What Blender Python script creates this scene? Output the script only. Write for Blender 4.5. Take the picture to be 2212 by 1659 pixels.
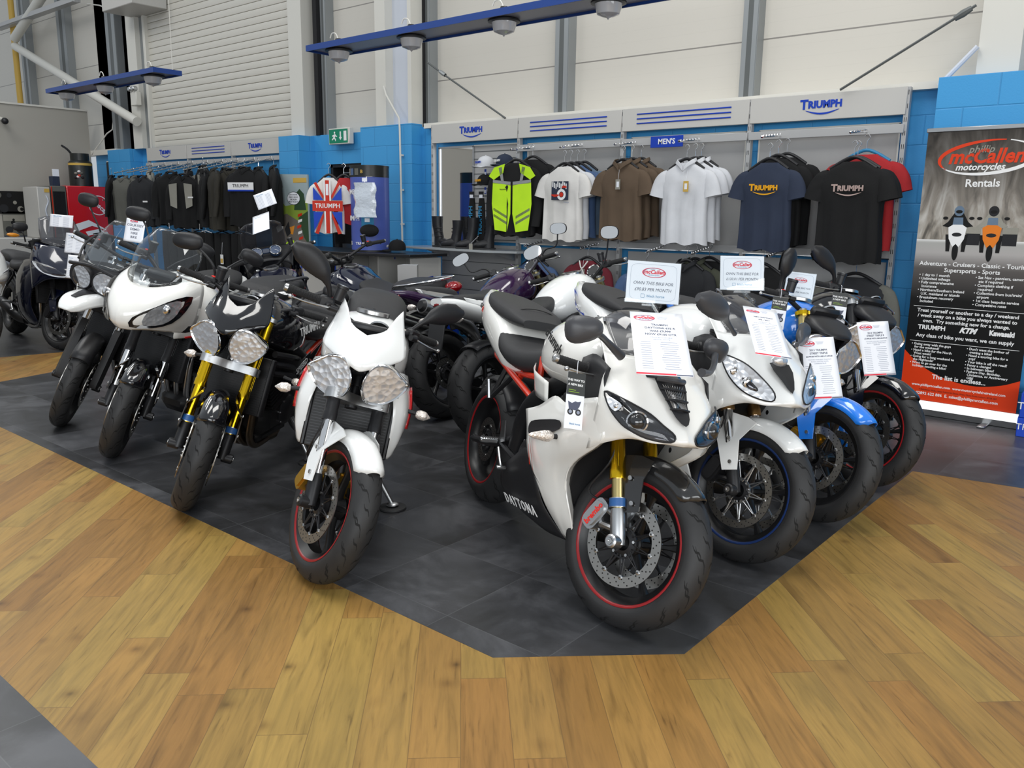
import bpy, bmesh, math, random
from math import sin, cos, pi, radians, sqrt, atan2, tan
from mathutils import Vector, Matrix

for o in list(bpy.data.objects):
    bpy.data.objects.remove(o, do_unlink=True)
SC = bpy.context.scene
COL = SC.collection
random.seed(7)

# ------------------------------------------------------------------ camera
YAW, PIT, ROL = -0.69662, 0.20118, -0.01324
fw = Vector((sin(YAW)*cos(PIT), cos(YAW)*cos(PIT), -sin(PIT)))
rt = Vector((cos(YAW), -sin(YAW), 0))
dn = fw.cross(rt)
r2 = rt*cos(ROL) + dn*sin(ROL)
d2 = -rt*sin(ROL) + dn*cos(ROL)
cam = bpy.data.cameras.new('camera')
cam.sensor_width = 36.0
cam.lens = 36.0*1795.5/2212
cam.clip_start = 0.05
cam.clip_end = 200
camo = bpy.data.objects.new('camera', cam)
COL.objects.link(camo)
camo.matrix_world = Matrix(((r2.x, -d2.x, -fw.x, 0), (r2.y, -d2.y, -fw.y, 0), (r2.z, -d2.z, -fw.z, 1.43), (0, 0, 0, 1)))
SC.camera = camo

# ------------------------------------------------------------------ light
SC.view_settings.view_transform = 'Standard'
SC.view_settings.look = 'None'
SC.view_settings.gamma = 1.0
SC.view_settings.use_curve_mapping = False
SC.view_settings.exposure = 0.0
wd = bpy.data.worlds.new('world')
SC.world = wd
wd.use_nodes = True
bg = wd.node_tree.nodes['Background']
bg.inputs[0].default_value = (0.86, 0.93, 1.0, 1)
bg.inputs[1].default_value = 0.55

def area(name, loc, rot, sx, sy, power, color=(1, 1, 1), spread=180):
    l = bpy.data.lights.new(name, 'AREA')
    l.shape = 'RECTANGLE'
    l.size = sx
    l.size_y = sy
    l.energy = power
    l.color = color
    l.spread = radians(spread)
    o = bpy.data.objects.new(name, l)
    COL.objects.link(o)
    o.location = loc
    o.rotation_euler = rot
    return o
# daylight through the showroom glazing behind the camera, and overhead fill lamps, added and unseen
area('window_daylight', (3.0, -5.5, 2.6), (radians(80), 0, radians(25)), 7.0, 3.2, 420, (0.93, 0.97, 1.0))
area('window_daylight', (5.5, 1.0, 2.4), (radians(82), 0, radians(88)), 5.0, 2.8, 190, (0.93, 0.97, 1.0))
for lx, ly in ((-1.0, 1.5), (-5.0, 1.5), (-9.5, 1.8), (-13.5, 2.5), (-3.0, 4.6)):
    area('overhead_fill', (lx, ly, 6.6), (0, 0, 0), 1.3, 3.0, 105, (1.0, 0.985, 0.95))

# ------------------------------------------------------------------ materials
MATS = {}
def mat(key, color=(0.8, 0.8, 0.8), rough=0.5, metal=0.0, coat=0.0, trans=0.0, alpha=1.0, emit=None, es=1.0, ior=1.45, noise=0.0, nscale=8.0, bump=0.0, bscale=200.0, sheen=0.0):
    if key in MATS:
        return MATS[key]
    m = bpy.data.materials.new(key)
    m.use_nodes = True
    nt = m.node_tree
    b = nt.nodes['Principled BSDF']
    b.inputs['Base Color'].default_value = (*color, 1)
    b.inputs['Roughness'].default_value = rough
    b.inputs['Metallic'].default_value = metal
    b.inputs['Coat Weight'].default_value = coat
    b.inputs['Coat Roughness'].default_value = 0.03
    b.inputs['Transmission Weight'].default_value = trans
    b.inputs['Alpha'].default_value = alpha
    b.inputs['IOR'].default_value = ior
    b.inputs['Sheen Weight'].default_value = sheen
    if emit:
        b.inputs['Emission Color'].default_value = (*emit, 1)
        b.inputs['Emission Strength'].default_value = es
    tc = nt.nodes.new('ShaderNodeTexCoord')
    if noise > 0:
        n = nt.nodes.new('ShaderNodeTexNoise')
        n.inputs['Scale'].default_value = nscale
        n.inputs['Detail'].default_value = 5
        mx = nt.nodes.new('ShaderNodeMix')
        mx.data_type = 'RGBA'
        mx.inputs['A'].default_value = (*[c*(1-noise) for c in color], 1)
        mx.inputs['B'].default_value = (*[min(1, c*(1+noise)) for c in color], 1)
        nt.links.new(tc.outputs['Object'], n.inputs['Vector'])
        nt.links.new(n.outputs['Fac'], mx.inputs['Factor'])
        nt.links.new(mx.outputs['Result'], b.inputs['Base Color'])
    if bump > 0:
        n2 = nt.nodes.new('ShaderNodeTexNoise')
        n2.inputs['Scale'].default_value = bscale
        n2.inputs['Detail'].default_value = 3
        bp = nt.nodes.new('ShaderNodeBump')
        bp.inputs['Strength'].default_value = bump
        bp.inputs['Distance'].default_value = 0.01
        nt.links.new(tc.outputs['Object'], n2.inputs['Vector'])
        nt.links.new(n2.outputs['Fac'], bp.inputs['Height'])
        nt.links.new(bp.outputs['Normal'], b.inputs['Normal'])
    MATS[key] = m
    return m

def thin_glass(key, ior=1.5, tint=(1, 1, 1)):
    m = mat(key)
    nt = m.node_tree
    nt.nodes.clear()
    out = nt.nodes.new('ShaderNodeOutputMaterial'); mx = nt.nodes.new('ShaderNodeMixShader'); fr = nt.nodes.new('ShaderNodeLayerWeight'); pw = nt.nodes.new('ShaderNodeMath'); pw.operation = 'POWER'; ml = nt.nodes.new('ShaderNodeMath'); ml.operation = 'MULTIPLY_ADD'
    tr = nt.nodes.new('ShaderNodeBsdfTransparent'); gl = nt.nodes.new('ShaderNodeBsdfGlossy')
    fr.inputs['Blend'].default_value = .5; pw.inputs[1].default_value = 4.0; ml.inputs[1].default_value = .8; ml.inputs[2].default_value = ((ior-1)/(ior+1))**2*1.2; tr.inputs['Color'].default_value = (*tint, 1); gl.inputs['Roughness'].default_value = .015
    nt.links.new(fr.outputs['Facing'], pw.inputs[0]); nt.links.new(pw.outputs[0], ml.inputs[0]); nt.links.new(ml.outputs[0], mx.inputs[0]); nt.links.new(tr.outputs[0], mx.inputs[1]); nt.links.new(gl.outputs[0], mx.inputs[2]); nt.links.new(mx.outputs[0], out.inputs[0])
    return m

mat('white_paint', (0.88, 0.87, 0.83), 0.22, coat=1.0)
mat('white_paint_cool', (0.88, 0.89, 0.88), 0.22, coat=1.0)
mat('black_gloss', (0.006, 0.006, 0.008), 0.12, coat=1.0)
mat('navy_gloss', (0.004, 0.006, 0.022), 0.15, coat=1.0)
mat('blue_gloss', (0.015, 0.20, 0.78), 0.18, coat=1.0)
mat('purple_gloss', (0.030, 0.008, 0.045), 0.15, coat=1.0)
mat('rim_black', (0.010, 0.010, 0.011), 0.36)
mat('black_plastic', (0.016, 0.016, 0.018), 0.42)
mat('matt_grey', (0.055, 0.056, 0.062), 0.38)
mat('dark_metal', (0.02, 0.02, 0.022), 0.38, metal=0.3)
mat('engine_black', (0.012, 0.012, 0.013), 0.45, metal=0.2, noise=0.4, nscale=30)
mat('rubber', (0.022, 0.022, 0.023), 0.55, noise=0.25, nscale=20)
mat('groove', (0.004, 0.004, 0.004), 0.8)
mat('grip_rubber', (0.014, 0.014, 0.015), 0.6, bump=0.6, bscale=400)
mat('seat_vinyl', (0.028, 0.028, 0.030), 0.48, bump=0.3, bscale=900)
mat('seat_seam', (0.008, 0.008, 0.008), 0.6)
mat('chrome', (0.85, 0.85, 0.86), 0.08, metal=1.0)
mat('steel', (0.55, 0.55, 0.55), 0.28, metal=1.0)
mat('alu', (0.52, 0.53, 0.54), 0.35, metal=1.0)
mat('gold', (0.86, 0.55, 0.02), 0.22, metal=1.0)
mat('pale_gold', (0.62, 0.50, 0.22), 0.28, metal=1.0)
mat('bronze', (0.50, 0.28, 0.10), 0.3, metal=1.0)
mat('gold_caliper', (0.62, 0.36, 0.05), 0.35, metal=0.85)
mat('disc_steel', (0.42, 0.41, 0.39), 0.33, metal=1.0)
mat('hole', (0.01, 0.01, 0.01), 0.8)
mat('red_stripe', (0.30, 0.012, 0.015), 0.3)
mat('navy_stripe', (0.01, 0.03, 0.12), 0.3)
mat('red_frame', (0.62, 0.035, 0.012), 0.25, coat=0.8)
mat('red_gloss', (0.62, 0.01, 0.012), 0.2, coat=0.8)
mat('tail_lens', (0.25, 0.003, 0.006), 0.08, coat=1.0)
mat('switch_red', (0.8, 0.02, 0.01), 0.4)
mat('brown_pipe', (0.16, 0.12, 0.08), 0.35, metal=0.9)
m_ = mat('reflector', (0.86, 0.88, 0.92), 0.28, metal=0.75)
_nt = m_.node_tree
_w = _nt.nodes.new('ShaderNodeTexVoronoi'); _w.inputs['Scale'].default_value = 42
_t = _nt.nodes.new('ShaderNodeTexCoord'); _b = _nt.nodes.new('ShaderNodeBump'); _b.inputs['Strength'].default_value = 0.42; _b.inputs['Distance'].default_value = 0.008
_nt.links.new(_t.outputs['Object'], _w.inputs['Vector']); _nt.links.new(_w.outputs['Distance'], _b.inputs['Height']); _nt.links.new(_b.outputs["Normal"], _nt.nodes['Principled BSDF'].inputs['Normal'])
mat('dark_reflector', (0.10, 0.10, 0.11), 0.15, metal=1.0)
thin_glass('lens_glass', 1.5)
mat('projector', (0.02, 0.02, 0.022), 0.02, coat=1.0)
mat('amber', (0.75, 0.28, 0.02), 0.15)
mat('indicator_lens', (0.85, 0.78, 0.72), 0.08, metal=0.6, bump=0.5, bscale=120)
thin_glass('clear_screen', 1.55, (.93, .95, .96))
mat('smoke_screen', (0.06, 0.06, 0.07), 0.03, coat=1.0, alpha=0.55)
thin_glass('acrylic', 1.45, (.97, .985, .99))
mat('mirror_glass', (0.9, 0.9, 0.9), 0.02, metal=1.0)
mat('radiator', (0.010, 0.010, 0.011), 0.5)
mat('dial_face', (0.02, 0.05, 0.12), 0.2)
mat('carbon', (0.018, 0.018, 0.019), 0.22, coat=1.0, noise=0.5, nscale=300)
mat('paper', (0.86, 0.88, 0.94), 0.5)
mat('paper_gloss', (0.90, 0.92, 0.98), 0.18, coat=0.7)
mat('ink', (0.08, 0.09, 0.14), 0.6)
mat('ink_soft', (0.30, 0.33, 0.42), 0.6)
mat('ink_red', (0.75, 0.02, 0.05), 0.5)
mat('ink_blue', (0.03, 0.22, 0.42), 0.5)
mat('ink_white', (0.85, 0.85, 0.85), 0.5)
mat('ink_black', (0.01, 0.01, 0.01), 0.5)
mat('card_black', (0.015, 0.017, 0.016), 0.35)
mat('card_green', (0.25, 0.42, 0.02), 0.5)
mat('decal_red', (0.60, 0.03, 0.01), 0.3)
mat('decal_black', (0.012, 0.012, 0.012), 0.3)
mat('decal_blue', (0.01, 0.06, 0.50), 0.3)
mat('brembo_red', (0.8, 0.03, 0.02), 0.4)
mat('sticker_blue', (0.03, 0.12, 0.35), 0.4)

# ------------------------------------------------------------------ mesh tools
def V(*a):
    return Vector(a if len(a) > 1 else a[0])

def crom(pts, k=4, closed=False):
    """Catmull-Rom through points, k samples per span"""
    P = [Vector(p) for p in pts]
    n = len(P)
    out = []
    for i in range(n if closed else n-1):
        if closed:
            a, b, c, d = P[(i-1) % n], P[i], P[(i+1) % n], P[(i+2) % n]
        else:
            b, c = P[i], P[i+1]
            a = P[i-1] if i > 0 else b*2-c
            d = P[i+2] if i+2 < n else c*2-b
        for j in range(k):
            t = j/k
            out.append(0.5*((2*b)+(c-a)*t+(2*a-5*b+4*c-d)*t*t+(3*b-a-3*c+d)*t**3))
    if not closed:
        out.append(P[-1])
    return out

class MB:
    def __init__(s, T=None):
        s.v = []; s.f = []; s.m = []; s.keys = []; s.T = T
    def mi(s, key):
        if key not in s.keys:
            s.keys.append(key)
        return s.keys.index(key)
    def add(s, vs, fs, m):
        b = len(s.v)
        T = s.T
        s.v += [(T @ Vector(v)) if T else Vector(v) for v in vs]
        k = s.mi(m)
        for f in fs:
            s.f.append([b+i for i in f]); s.m.append(k)
        return s
    def tube(s, pts, r, m, n=10, cap=True, k=0, flat=1.0):
        P = crom(pts, k) if k else [Vector(p) for p in pts]
        N = len(P)
        if isinstance(r, (int, float)):
            R = [r]*N
        else:
            R = []
            for i in range(N):
                t = i/(N-1)*(len(r)-1); j = min(int(t), len(r)-2)
                R.append(r[j]+(r[j+1]-r[j])*(t-j))
        tg = [(P[min(i+1, N-1)]-P[max(i-1, 0)]).normalized() for i in range(N)]
        ref = Vector((0, 0, 1)) if abs(tg[0].z) < 0.9 else Vector((0, 1, 0))
        u = tg[0].cross(ref).normalized()
        vs = []; fs = []
        for i in range(N):
            u = (u - tg[i]*u.dot(tg[i])).normalized()
            w = tg[i].cross(u)
            for j in range(n):
                a = 2*pi*j/n
                vs.append(P[i]+(u*cos(a)+w*sin(a)*flat)*R[i])
        for i in range(N-1):
            for j in range(n):
                fs.append((i*n+j, i*n+(j+1) % n, (i+1)*n+(j+1) % n, (i+1)*n+j))
        if cap:
            fs.append(tuple(range(n))[::-1]); fs.append(tuple((N-1)*n+j for j in range(n)))
        return s.add(vs, fs, m)
    def box(s, c, sz, m, R=None, b=0.0):
        hx, hy, hz = sz[0]/2, sz[1]/2, sz[2]/2
        b = min(b, hx*0.9, hy*0.9, hz*0.9)
        if b <= 0:
            vs = [(x, y, z) for x in (-hx, hx) for y in (-hy, hy) for z in (-hz, hz)]
            fs = [(0, 1, 3, 2), (4, 6, 7, 5), (0, 4, 5, 1), (2, 3, 7, 6), (0, 2, 6, 4), (1, 5, 7, 3)]
        else:
            vs = []; idx = {}
            for sx in (-1, 1):
                for sy in (-1, 1):
                    for sz_ in (-1, 1):
                        for ax in range(3):
                            h = [hx-b, hy-b, hz-b]
                            h[ax] += b
                            idx[(sx, sy, sz_, ax)] = len(vs)
                            vs.append((sx*h[0], sy*h[1], sz_*h[2]))
            fs = []
            I = idx
            for q in (-1, 1):
                fs.append([I[(q, a, c2, 0)] for a, c2 in ((-1, -1), (1, -1), (1, 1), (-1, 1))][::q])
                fs.append([I[(a, q, c2, 1)] for a, c2 in ((-1, -1), (1, -1), (1, 1), (-1, 1))][::-q])
                fs.append([I[(a, c2, q, 2)] for a, c2 in ((-1, -1), (1, -1), (1, 1), (-1, 1))][::q])
            for p in (-1, 1):
                for q in (-1, 1):
                    fs.append([I[(p, q, -1, 0)], I[(p, q, 1, 0)], I[(p, q, 1, 1)], I[(p, q, -1, 1)]])
                    fs.append([I[(p, -1, q, 0)], I[(p, 1, q, 0)], I[(p, 1, q, 2)], I[(p, -1, q, 2)]])
                    fs.append([I[(-1, p, q, 1)], I[(1, p, q, 1)], I[(1, p, q, 2)], I[(-1, p, q, 2)]])
                    for r in (-1, 1):
                        fs.append([I[(p, q, r, 0)], I[(p, q, r, 1)], I[(p, q, r, 2)]])
        vs = [Vector(v) for v in vs]
        if R is not None:
            vs = [R @ v for v in vs]
        c = Vector(c)
        return s.add([v+c for v in vs], fs, m)
    def lathe(s, prof, o, ax, m, n=32, arc=None, k=0):
        """prof: (radius, height along ax)"""
        if k:
            prof = [(p.x, p.y) for p in crom([(a, b, 0) for a, b in prof], k)]
        o = Vector(o); ax = Vector(ax).normalized()
        ref = Vector((0, 0, 1)) if abs(ax.z) < 0.9 else Vector((1, 0, 0))
        u = ax.cross(ref).normalized(); w = ax.cross(u)
        vs = []; fs = []
        a0, a1 = arc if arc else (0, 2*pi)
        nn = n if not arc else n+1
        for (r, h) in prof:
            for j in range(nn):
                a = a0+(a1-a0)*j/n
                vs.append(o+ax*h+(u*cos(a)+w*sin(a))*max(r, 1e-5))
        for i in range(len(prof)-1):
            for j in range(n):
                j2 = (j+1) % nn if not arc else j+1
                fs.append((i*nn+j, i*nn+j2, (i+1)*nn+j2, (i+1)*nn+j))
        return s.add(vs, fs, m)
    def prism(s, out, h0, h1, m, M=None):
        """outline in local xy, extruded along local z"""
        n = len(out)
        vs = [Vector((p[0], p[1], h0)) for p in out]+[Vector((p[0], p[1], h1)) for p in out]
        if M is not None:
            vs = [M @ v for v in vs]
        fs = [tuple(range(n))[::-1], tuple(range(n, 2*n))]+[(i, (i+1) % n, n+(i+1) % n, n+i) for i in range(n)]
        return s.add(vs, fs, m)
    def loft(s, rings, m, caps=True, closed=True):
        n = len(rings[0]); vs = [p for r in rings for p in r]; fs = []
        for i in range(len(rings)-1):
            for j in range(n if closed else n-1):
                fs.append((i*n+j, i*n+(j+1) % n, (i+1)*n+(j+1) % n, (i+1)*n+j))
        if caps and closed:
            fs.append(tuple(range(n))[::-1]); fs.append(tuple((len(rings)-1)*n+j for j in range(n)))
        return s.add(vs, fs, m)
    def patch(s, ctrl, m, k=4, mirror=False):
        rows = [crom(r, k) for r in ctrl]
        nc = len(rows[0])
        cols = [crom([rows[i][j] for i in range(len(rows))], k) for j in range(nc)]
        nr = len(cols[0])
        for sg in ((1, -1) if mirror else (1,)):
            vs = [Vector((cols[j][i].x, cols[j][i].y*sg, cols[j][i].z)) for i in range(nr) for j in range(nc)]
            fs = [(i*nc+j, i*nc+j+1, (i+1)*nc+j+1, (i+1)*nc+j) for i in range(nr-1) for j in range(nc-1)]
            if sg < 0:
                fs = [f[::-1] for f in fs]
            s.add(vs, fs, m)
        return s
    def ball(s, c, r, m, sc=(1, 1, 1), n=14, R=None):
        c = Vector(c); vs = []; fs = []
        h = n//2
        for i in range(h+1):
            t = pi*i/h
            for j in range(n):
                a = 2*pi*j/n
                v = Vector((sin(t)*cos(a)*sc[0], sin(t)*sin(a)*sc[1], cos(t)*sc[2]))*r
                if R is not None:
                    v = R @ v
                vs.append(c+v)
        for i in range(h):
            for j in range(n):
                fs.append((i*n+j, (i+1)*n+j, (i+1)*n+(j+1) % n, i*n+(j+1) % n))
        return s.add(vs, fs, m)
    def text(s, body, size, M, m, ext=0.0008, align='CENTER', bold=0.0, shear=0.0, sx=1.0, space=1.0):
        vs, fs = text_mesh(body, size, ext, align, bold, shear, space)
        return s.add([M @ Vector((v[0]*sx, v[1], v[2])) for v in vs], fs, m)

TEXTS = {}
TSC = {}
def text_mesh(body, size, ext, align, bold, shear, space):
    key = (body, size, ext, align, bold, shear, space)
    if key in TEXTS:
        return TEXTS[key]
    c = bpy.data.curves.new('t', 'FONT')
    c.body = body; c.size = size; c.extrude = ext; c.align_x = align; c.align_y = 'CENTER'
    c.offset = bold; c.shear = shear; c.space_character = space; c.resolution_u = 2
    o = bpy.data.objects.new('t', c)
    if 'scene' not in TSC:
        TSC['scene'] = bpy.data.scenes.new('lettering')
    ts = TSC['scene']
    ts.collection.objects.link(o)
    vl = ts.view_layers[0]
    vl.update()
    dg = vl.depsgraph
    me = bpy.data.meshes.new_from_object(o.evaluated_get(dg))
    r = ([tuple(v.co) for v in me.vertices], [tuple(p.vertices) for p in me.polygons])
    bpy.data.objects.remove(o, do_unlink=True)
    bpy.data.curves.remove(c); bpy.data.meshes.remove(me)
    TEXTS[key] = r
    return r

def build_pair(name, mb, parent=None, **k):
    """one object per side of the local xz plane"""
    for sg in (1, -1):
        h = MB()
        h.keys = list(mb.keys)
        idx = {}
        for f, m in zip(mb.f, mb.m):
            if sum(mb.v[i].y for i in f)*sg > 0:
                nf = []
                for i in f:
                    if i not in idx:
                        idx[i] = len(h.v); h.v.append(mb.v[i])
                    nf.append(idx[i])
                h.f.append(nf); h.m.append(m)
        o = build(name, h, parent, **k)
    return o

def build(name, mb, parent=None, label=None, solid=0.0, bevel=0.0, angle=38, sub=0, flat=False, off=-1.0):
    me = bpy.data.meshes.new(name)
    me.from_pydata([tuple(v) for v in mb.v], [], mb.f)
    for k in mb.keys:
        me.materials.append(MATS[k])
    me.polygons.foreach_set('material_index', mb.m)
    me.polygons.foreach_set('use_smooth', [not flat]*len(me.polygons))
    me.update()
    bm = bmesh.new(); bm.from_mesh(me)
    bmesh.ops.remove_doubles(bm, verts=bm.verts, dist=1e-5)
    bmesh.ops.recalc_face_normals(bm, faces=bm.faces)
    bm.to_mesh(me); bm.free()
    if not flat:
        me.set_sharp_from_angle(angle=radians(angle))
    o = bpy.data.objects.new(name, me)
    COL.objects.link(o)
    if solid:
        md = o.modifiers.new('s', 'SOLIDIFY'); md.thickness = solid; md.offset = off
    if sub:
        md = o.modifiers.new('u', 'SUBSURF'); md.levels = sub; md.render_levels = sub
    if bevel:
        md = o.modifiers.new('b', 'BEVEL'); md.width = bevel; md.segments = 2; md.limit_method = 'ANGLE'
    if parent is not None:
        o.parent = parent
    if label:
        o['label'] = label
    return o

def tag(o, label, cat, group=None):
    o['label'] = label; o['category'] = cat
    if group:
        o['group'] = group
    return o
def empty(name, loc=(0, 0, 0), rz=0.0):
    o = bpy.data.objects.new(name, None)
    COL.objects.link(o)
    o.location = loc; o.rotation_euler = (0, 0, rz)
    o.empty_display_size = 0.1
    return o
def struct(o):
    o['kind'] = 'structure'
    return o
def basis(o, ex, ey):
    """matrix with local x=ex, y=ey, z=ex x ey at origin o"""
    ex = Vector(ex).normalized(); ey = Vector(ey); ey = (ey-ex*ey.dot(ex)).normalized(); ez = ex.cross(ey)
    return Matrix(((ex.x, ey.x, ez.x, o[0]), (ex.y, ey.y, ez.y, o[1]), (ex.z, ey.z, ez.z, o[2]), (0, 0, 0, 1)))
def sring(cx, cy, cz, hw, zt, zb, n=20, e=2.6, x=None):
    """superellipse section in the yz plane at x"""
    out = []
    for j in range(n):
        a = 2*pi*j/n
        c, s_ = cos(a), sin(a)
        y = hw*math.copysign(abs(c)**(2/e), c)
        z = (zt-cz if s_ > 0 else cz-zb)*math.copysign(abs(s_)**(2/e), s_)
        out.append(Vector((cx, cy+y, cz+z)))
    return out
# ================================================================== room materials
def nodes(key, rough=0.5):
    m = mat(key, rough=rough)
    nt = m.node_tree
    return m, nt, nt.nodes['Principled BSDF']
def N(nt, t, **k):
    n = nt.nodes.new(t)
    for a, b in k.items():
        if a.startswith('i_'):
            n.inputs[a[2:].replace('_', ' ')].default_value = b
        else:
            setattr(n, a, b)
    return n
def mth(nt, op, a, b=None, c=None):
    n = nt.nodes.new('ShaderNodeMath'); n.operation = op
    for i, x in enumerate((a, b, c)):
        if x is None:
            continue
        if isinstance(x, (int, float)):
            n.inputs[i].default_value = x
        else:
            nt.links.new(x, n.inputs[i])
    return n.outputs[0]
def ramp(nt, fac, stops):
    r = nt.nodes.new('ShaderNodeValToRGB')
    e = r.color_ramp.elements
    while len(e) < len(stops):
        e.new(0.5)
    for el, (p, c) in zip(e, stops):
        el.position = p; el.color = (*c, 1)
    nt.links.new(fac, r.inputs[0])
    return r.outputs[0]
def mixc(nt, fac, a, b, blend='MIX'):
    n = nt.nodes.new('ShaderNodeMix'); n.data_type = 'RGBA'; n.blend_type = blend
    for nm, x in (('Factor', fac), ('A', a), ('B', b)):
        s = n.inputs[nm]
        if isinstance(x, (int, float)):
            s.default_value = x
        elif isinstance(x, tuple):
            s.default_value = (*x, 1)
        else:
            nt.links.new(x, s)
    return n.outputs['Result']

# wooden plank floor, planks laid at 45 degrees
m, nt, b = nodes('wood_floor', 0.38)
geo = N(nt, 'ShaderNodeNewGeometry')
mp = N(nt, 'ShaderNodeMapping')
mp.inputs['Rotation'].default_value = (0, 0, radians(46.5))
nt.links.new(geo.outputs['Position'], mp.inputs['Vector'])
sx = N(nt, 'ShaderNodeSeparateXYZ')
nt.links.new(mp.outputs['Vector'], sx.inputs[0])
PW, PL = 0.142, 0.92
row = mth(nt, 'FLOOR', mth(nt, 'DIVIDE', sx.outputs['Y'], PW))
wn = N(nt, 'ShaderNodeTexWhiteNoise', noise_dimensions='1D'); nt.links.new(row, wn.inputs['W'])
uu = mth(nt, 'ADD', mth(nt, 'DIVIDE', sx.outputs['X'], PL), wn.outputs['Value'])
colm = mth(nt, 'FLOOR', uu)
cb = N(nt, 'ShaderNodeCombineXYZ'); nt.links.new(row, cb.inputs[0]); nt.links.new(colm, cb.inputs[1])
w2 = N(nt, 'ShaderNodeTexWhiteNoise', noise_dimensions='2D'); nt.links.new(cb.outputs[0], w2.inputs['Vector'])
base = ramp(nt, w2.outputs['Value'], [(0.0, (.275, .145, .042)), (.3, (.325, .175, .050)), (.55, (.335, .200, .058)), (.8, (.350, .232, .066)), (1.0, (.29, .155, .045))])
# grain: noise stretched along the plank, shifted per plank
off = N(nt, 'ShaderNodeVectorMath', operation='MULTIPLY_ADD')
nt.links.new(w2.outputs['Color'], off.inputs[0]); off.inputs[1].default_value = (13, 17, 5); nt.links.new(mp.outputs['Vector'], off.inputs[2])
sc = N(nt, 'ShaderNodeVectorMath', operation='MULTIPLY'); nt.links.new(off.outputs[0], sc.inputs[0]); sc.inputs[1].default_value = (1.8, 22, 1)
n1 = N(nt, 'ShaderNodeTexNoise', i_Scale=1.0, i_Detail=7.0, i_Distortion=1.2); nt.links.new(sc.outputs[0], n1.inputs['Vector'])
g1 = ramp(nt, n1.outputs['Fac'], [(.28, (.62, .60, .60)), (.42, (.88, .88, .88)), (.58, (1.10, 1.08, 1.04)), (.75, (.94, .91, .90))])
sc2 = N(nt, 'ShaderNodeVectorMath', operation='MULTIPLY'); nt.links.new(off.outputs[0], sc2.inputs[0]); sc2.inputs[1].default_value = (7, 75, 1)
n2 = N(nt, 'ShaderNodeTexNoise', i_Scale=1.0, i_Detail=5.0, i_Distortion=.6); nt.links.new(sc2.outputs[0], n2.inputs['Vector'])
g1 = mixc(nt, 1.0, g1, ramp(nt, n2.outputs['Fac'], [(.24, (.45, .42, .42)), (.37, (.90, .89, .88)), (.55, (1.06, 1.05, 1.03)), (.8, (.96, .95, .93))]), 'MULTIPLY')
c1 = mixc(nt, 0.80, base, g1, 'MULTIPLY')
n3 = N(nt, 'ShaderNodeTexNoise', i_Scale=1.3, i_Detail=3.0); nt.links.new(off.outputs[0], n3.inputs['Vector'])
g3 = ramp(nt, n3.outputs['Fac'], [(.35, (.80, .80, .74)), (.6, (1.08, 1.06, 1.0))])
c1 = mixc(nt, 0.6, c1, g3, 'MULTIPLY')
# knots
vo = N(nt, 'ShaderNodeTexVoronoi', i_Scale=4.6, i_Randomness=1.0); nt.links.new(off.outputs[0], vo.inputs['Vector'])
kn = ramp(nt, vo.outputs['Distance'], [(.015, (.28, .25, .25)), (.06, (.62, .58, .56)), (.13, (.88, .86, .85)), (.22, (1, 1, 1))])
c1 = mixc(nt, 0.8, c1, kn, 'MULTIPLY')
fy = mth(nt, 'FRACT', mth(nt, 'DIVIDE', sx.outputs['Y'], PW)); fx = mth(nt, 'FRACT', uu)
s1 = mth(nt, 'LESS_THAN', mth(nt, 'MINIMUM', fy, mth(nt, 'SUBTRACT', 1.0, fy)), 0.009)
s2 = mth(nt, 'LESS_THAN', mth(nt, 'MINIMUM', fx, mth(nt, 'SUBTRACT', 1.0, fx)), 0.0016)
seam = mth(nt, 'MAXIMUM', s1, s2)
c1 = mixc(nt, mth(nt, 'MULTIPLY', seam, .6), c1, (.14, .08, .03))
nt.links.new(c1, b.inputs['Base Color'])
rr = N(nt, 'ShaderNodeMapRange'); rr.inputs['To Min'].default_value = .30; rr.inputs['To Max'].default_value = .5
nt.links.new(n1.outputs['Fac'], rr.inputs[0]); nt.links.new(rr.outputs[0], b.inputs['Roughness'])
b.inputs['Specular IOR Level'].default_value = 0.4

# dark vinyl tile, 0.45 m squares
m, nt, b = nodes('dark_tile', 0.28)
geo = N(nt, 'ShaderNodeNewGeometry')
sx = N(nt, 'ShaderNodeSeparateXYZ'); nt.links.new(geo.outputs['Position'], sx.inputs[0])
tx = mth(nt, 'DIVIDE', mth(nt, 'ADD', sx.outputs['X'], 1.207+45), 0.4515)
ty = mth(nt, 'DIVIDE', mth(nt, 'SUBTRACT', sx.outputs['Y'], 1.895-45.0), 0.451)
cb = N(nt, 'ShaderNodeCombineXYZ'); nt.links.new(mth(nt, 'FLOOR', tx), cb.inputs[0]); nt.links.new(mth(nt, 'FLOOR', ty), cb.inputs[1])
w2 = N(nt, 'ShaderNodeTexWhiteNoise', noise_dimensions='2D'); nt.links.new(cb.outputs[0], w2.inputs['Vector'])
off = N(nt, 'ShaderNodeVectorMath', operation='MULTIPLY_ADD')
nt.links.new(w2.outputs['Color'], off.inputs[0]); off.inputs[1].default_value = (9, 11, 5); nt.links.new(geo.outputs['Position'], off.inputs[2])
n1 = N(nt, 'ShaderNodeTexNoise', i_Scale=2.6, i_Detail=8.0, i_Roughness=.62, i_Distortion=.5); nt.links.new(off.outputs[0], n1.inputs['Vector'])
c = ramp(nt, n1.outputs['Fac'], [(.30, (.026, .026, .026)), (.50, (.050, .051, .055)), (.70, (.110, .112, .120))])
c = mixc(nt, .35, c, ramp(nt, w2.outputs['Value'], [(0, (.6, .6, .6)), (1, (1.25, 1.25, 1.25))]), 'MULTIPLY')
gx = mth(nt, 'FRACT', tx); gy = mth(nt, 'FRACT', ty)
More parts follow.
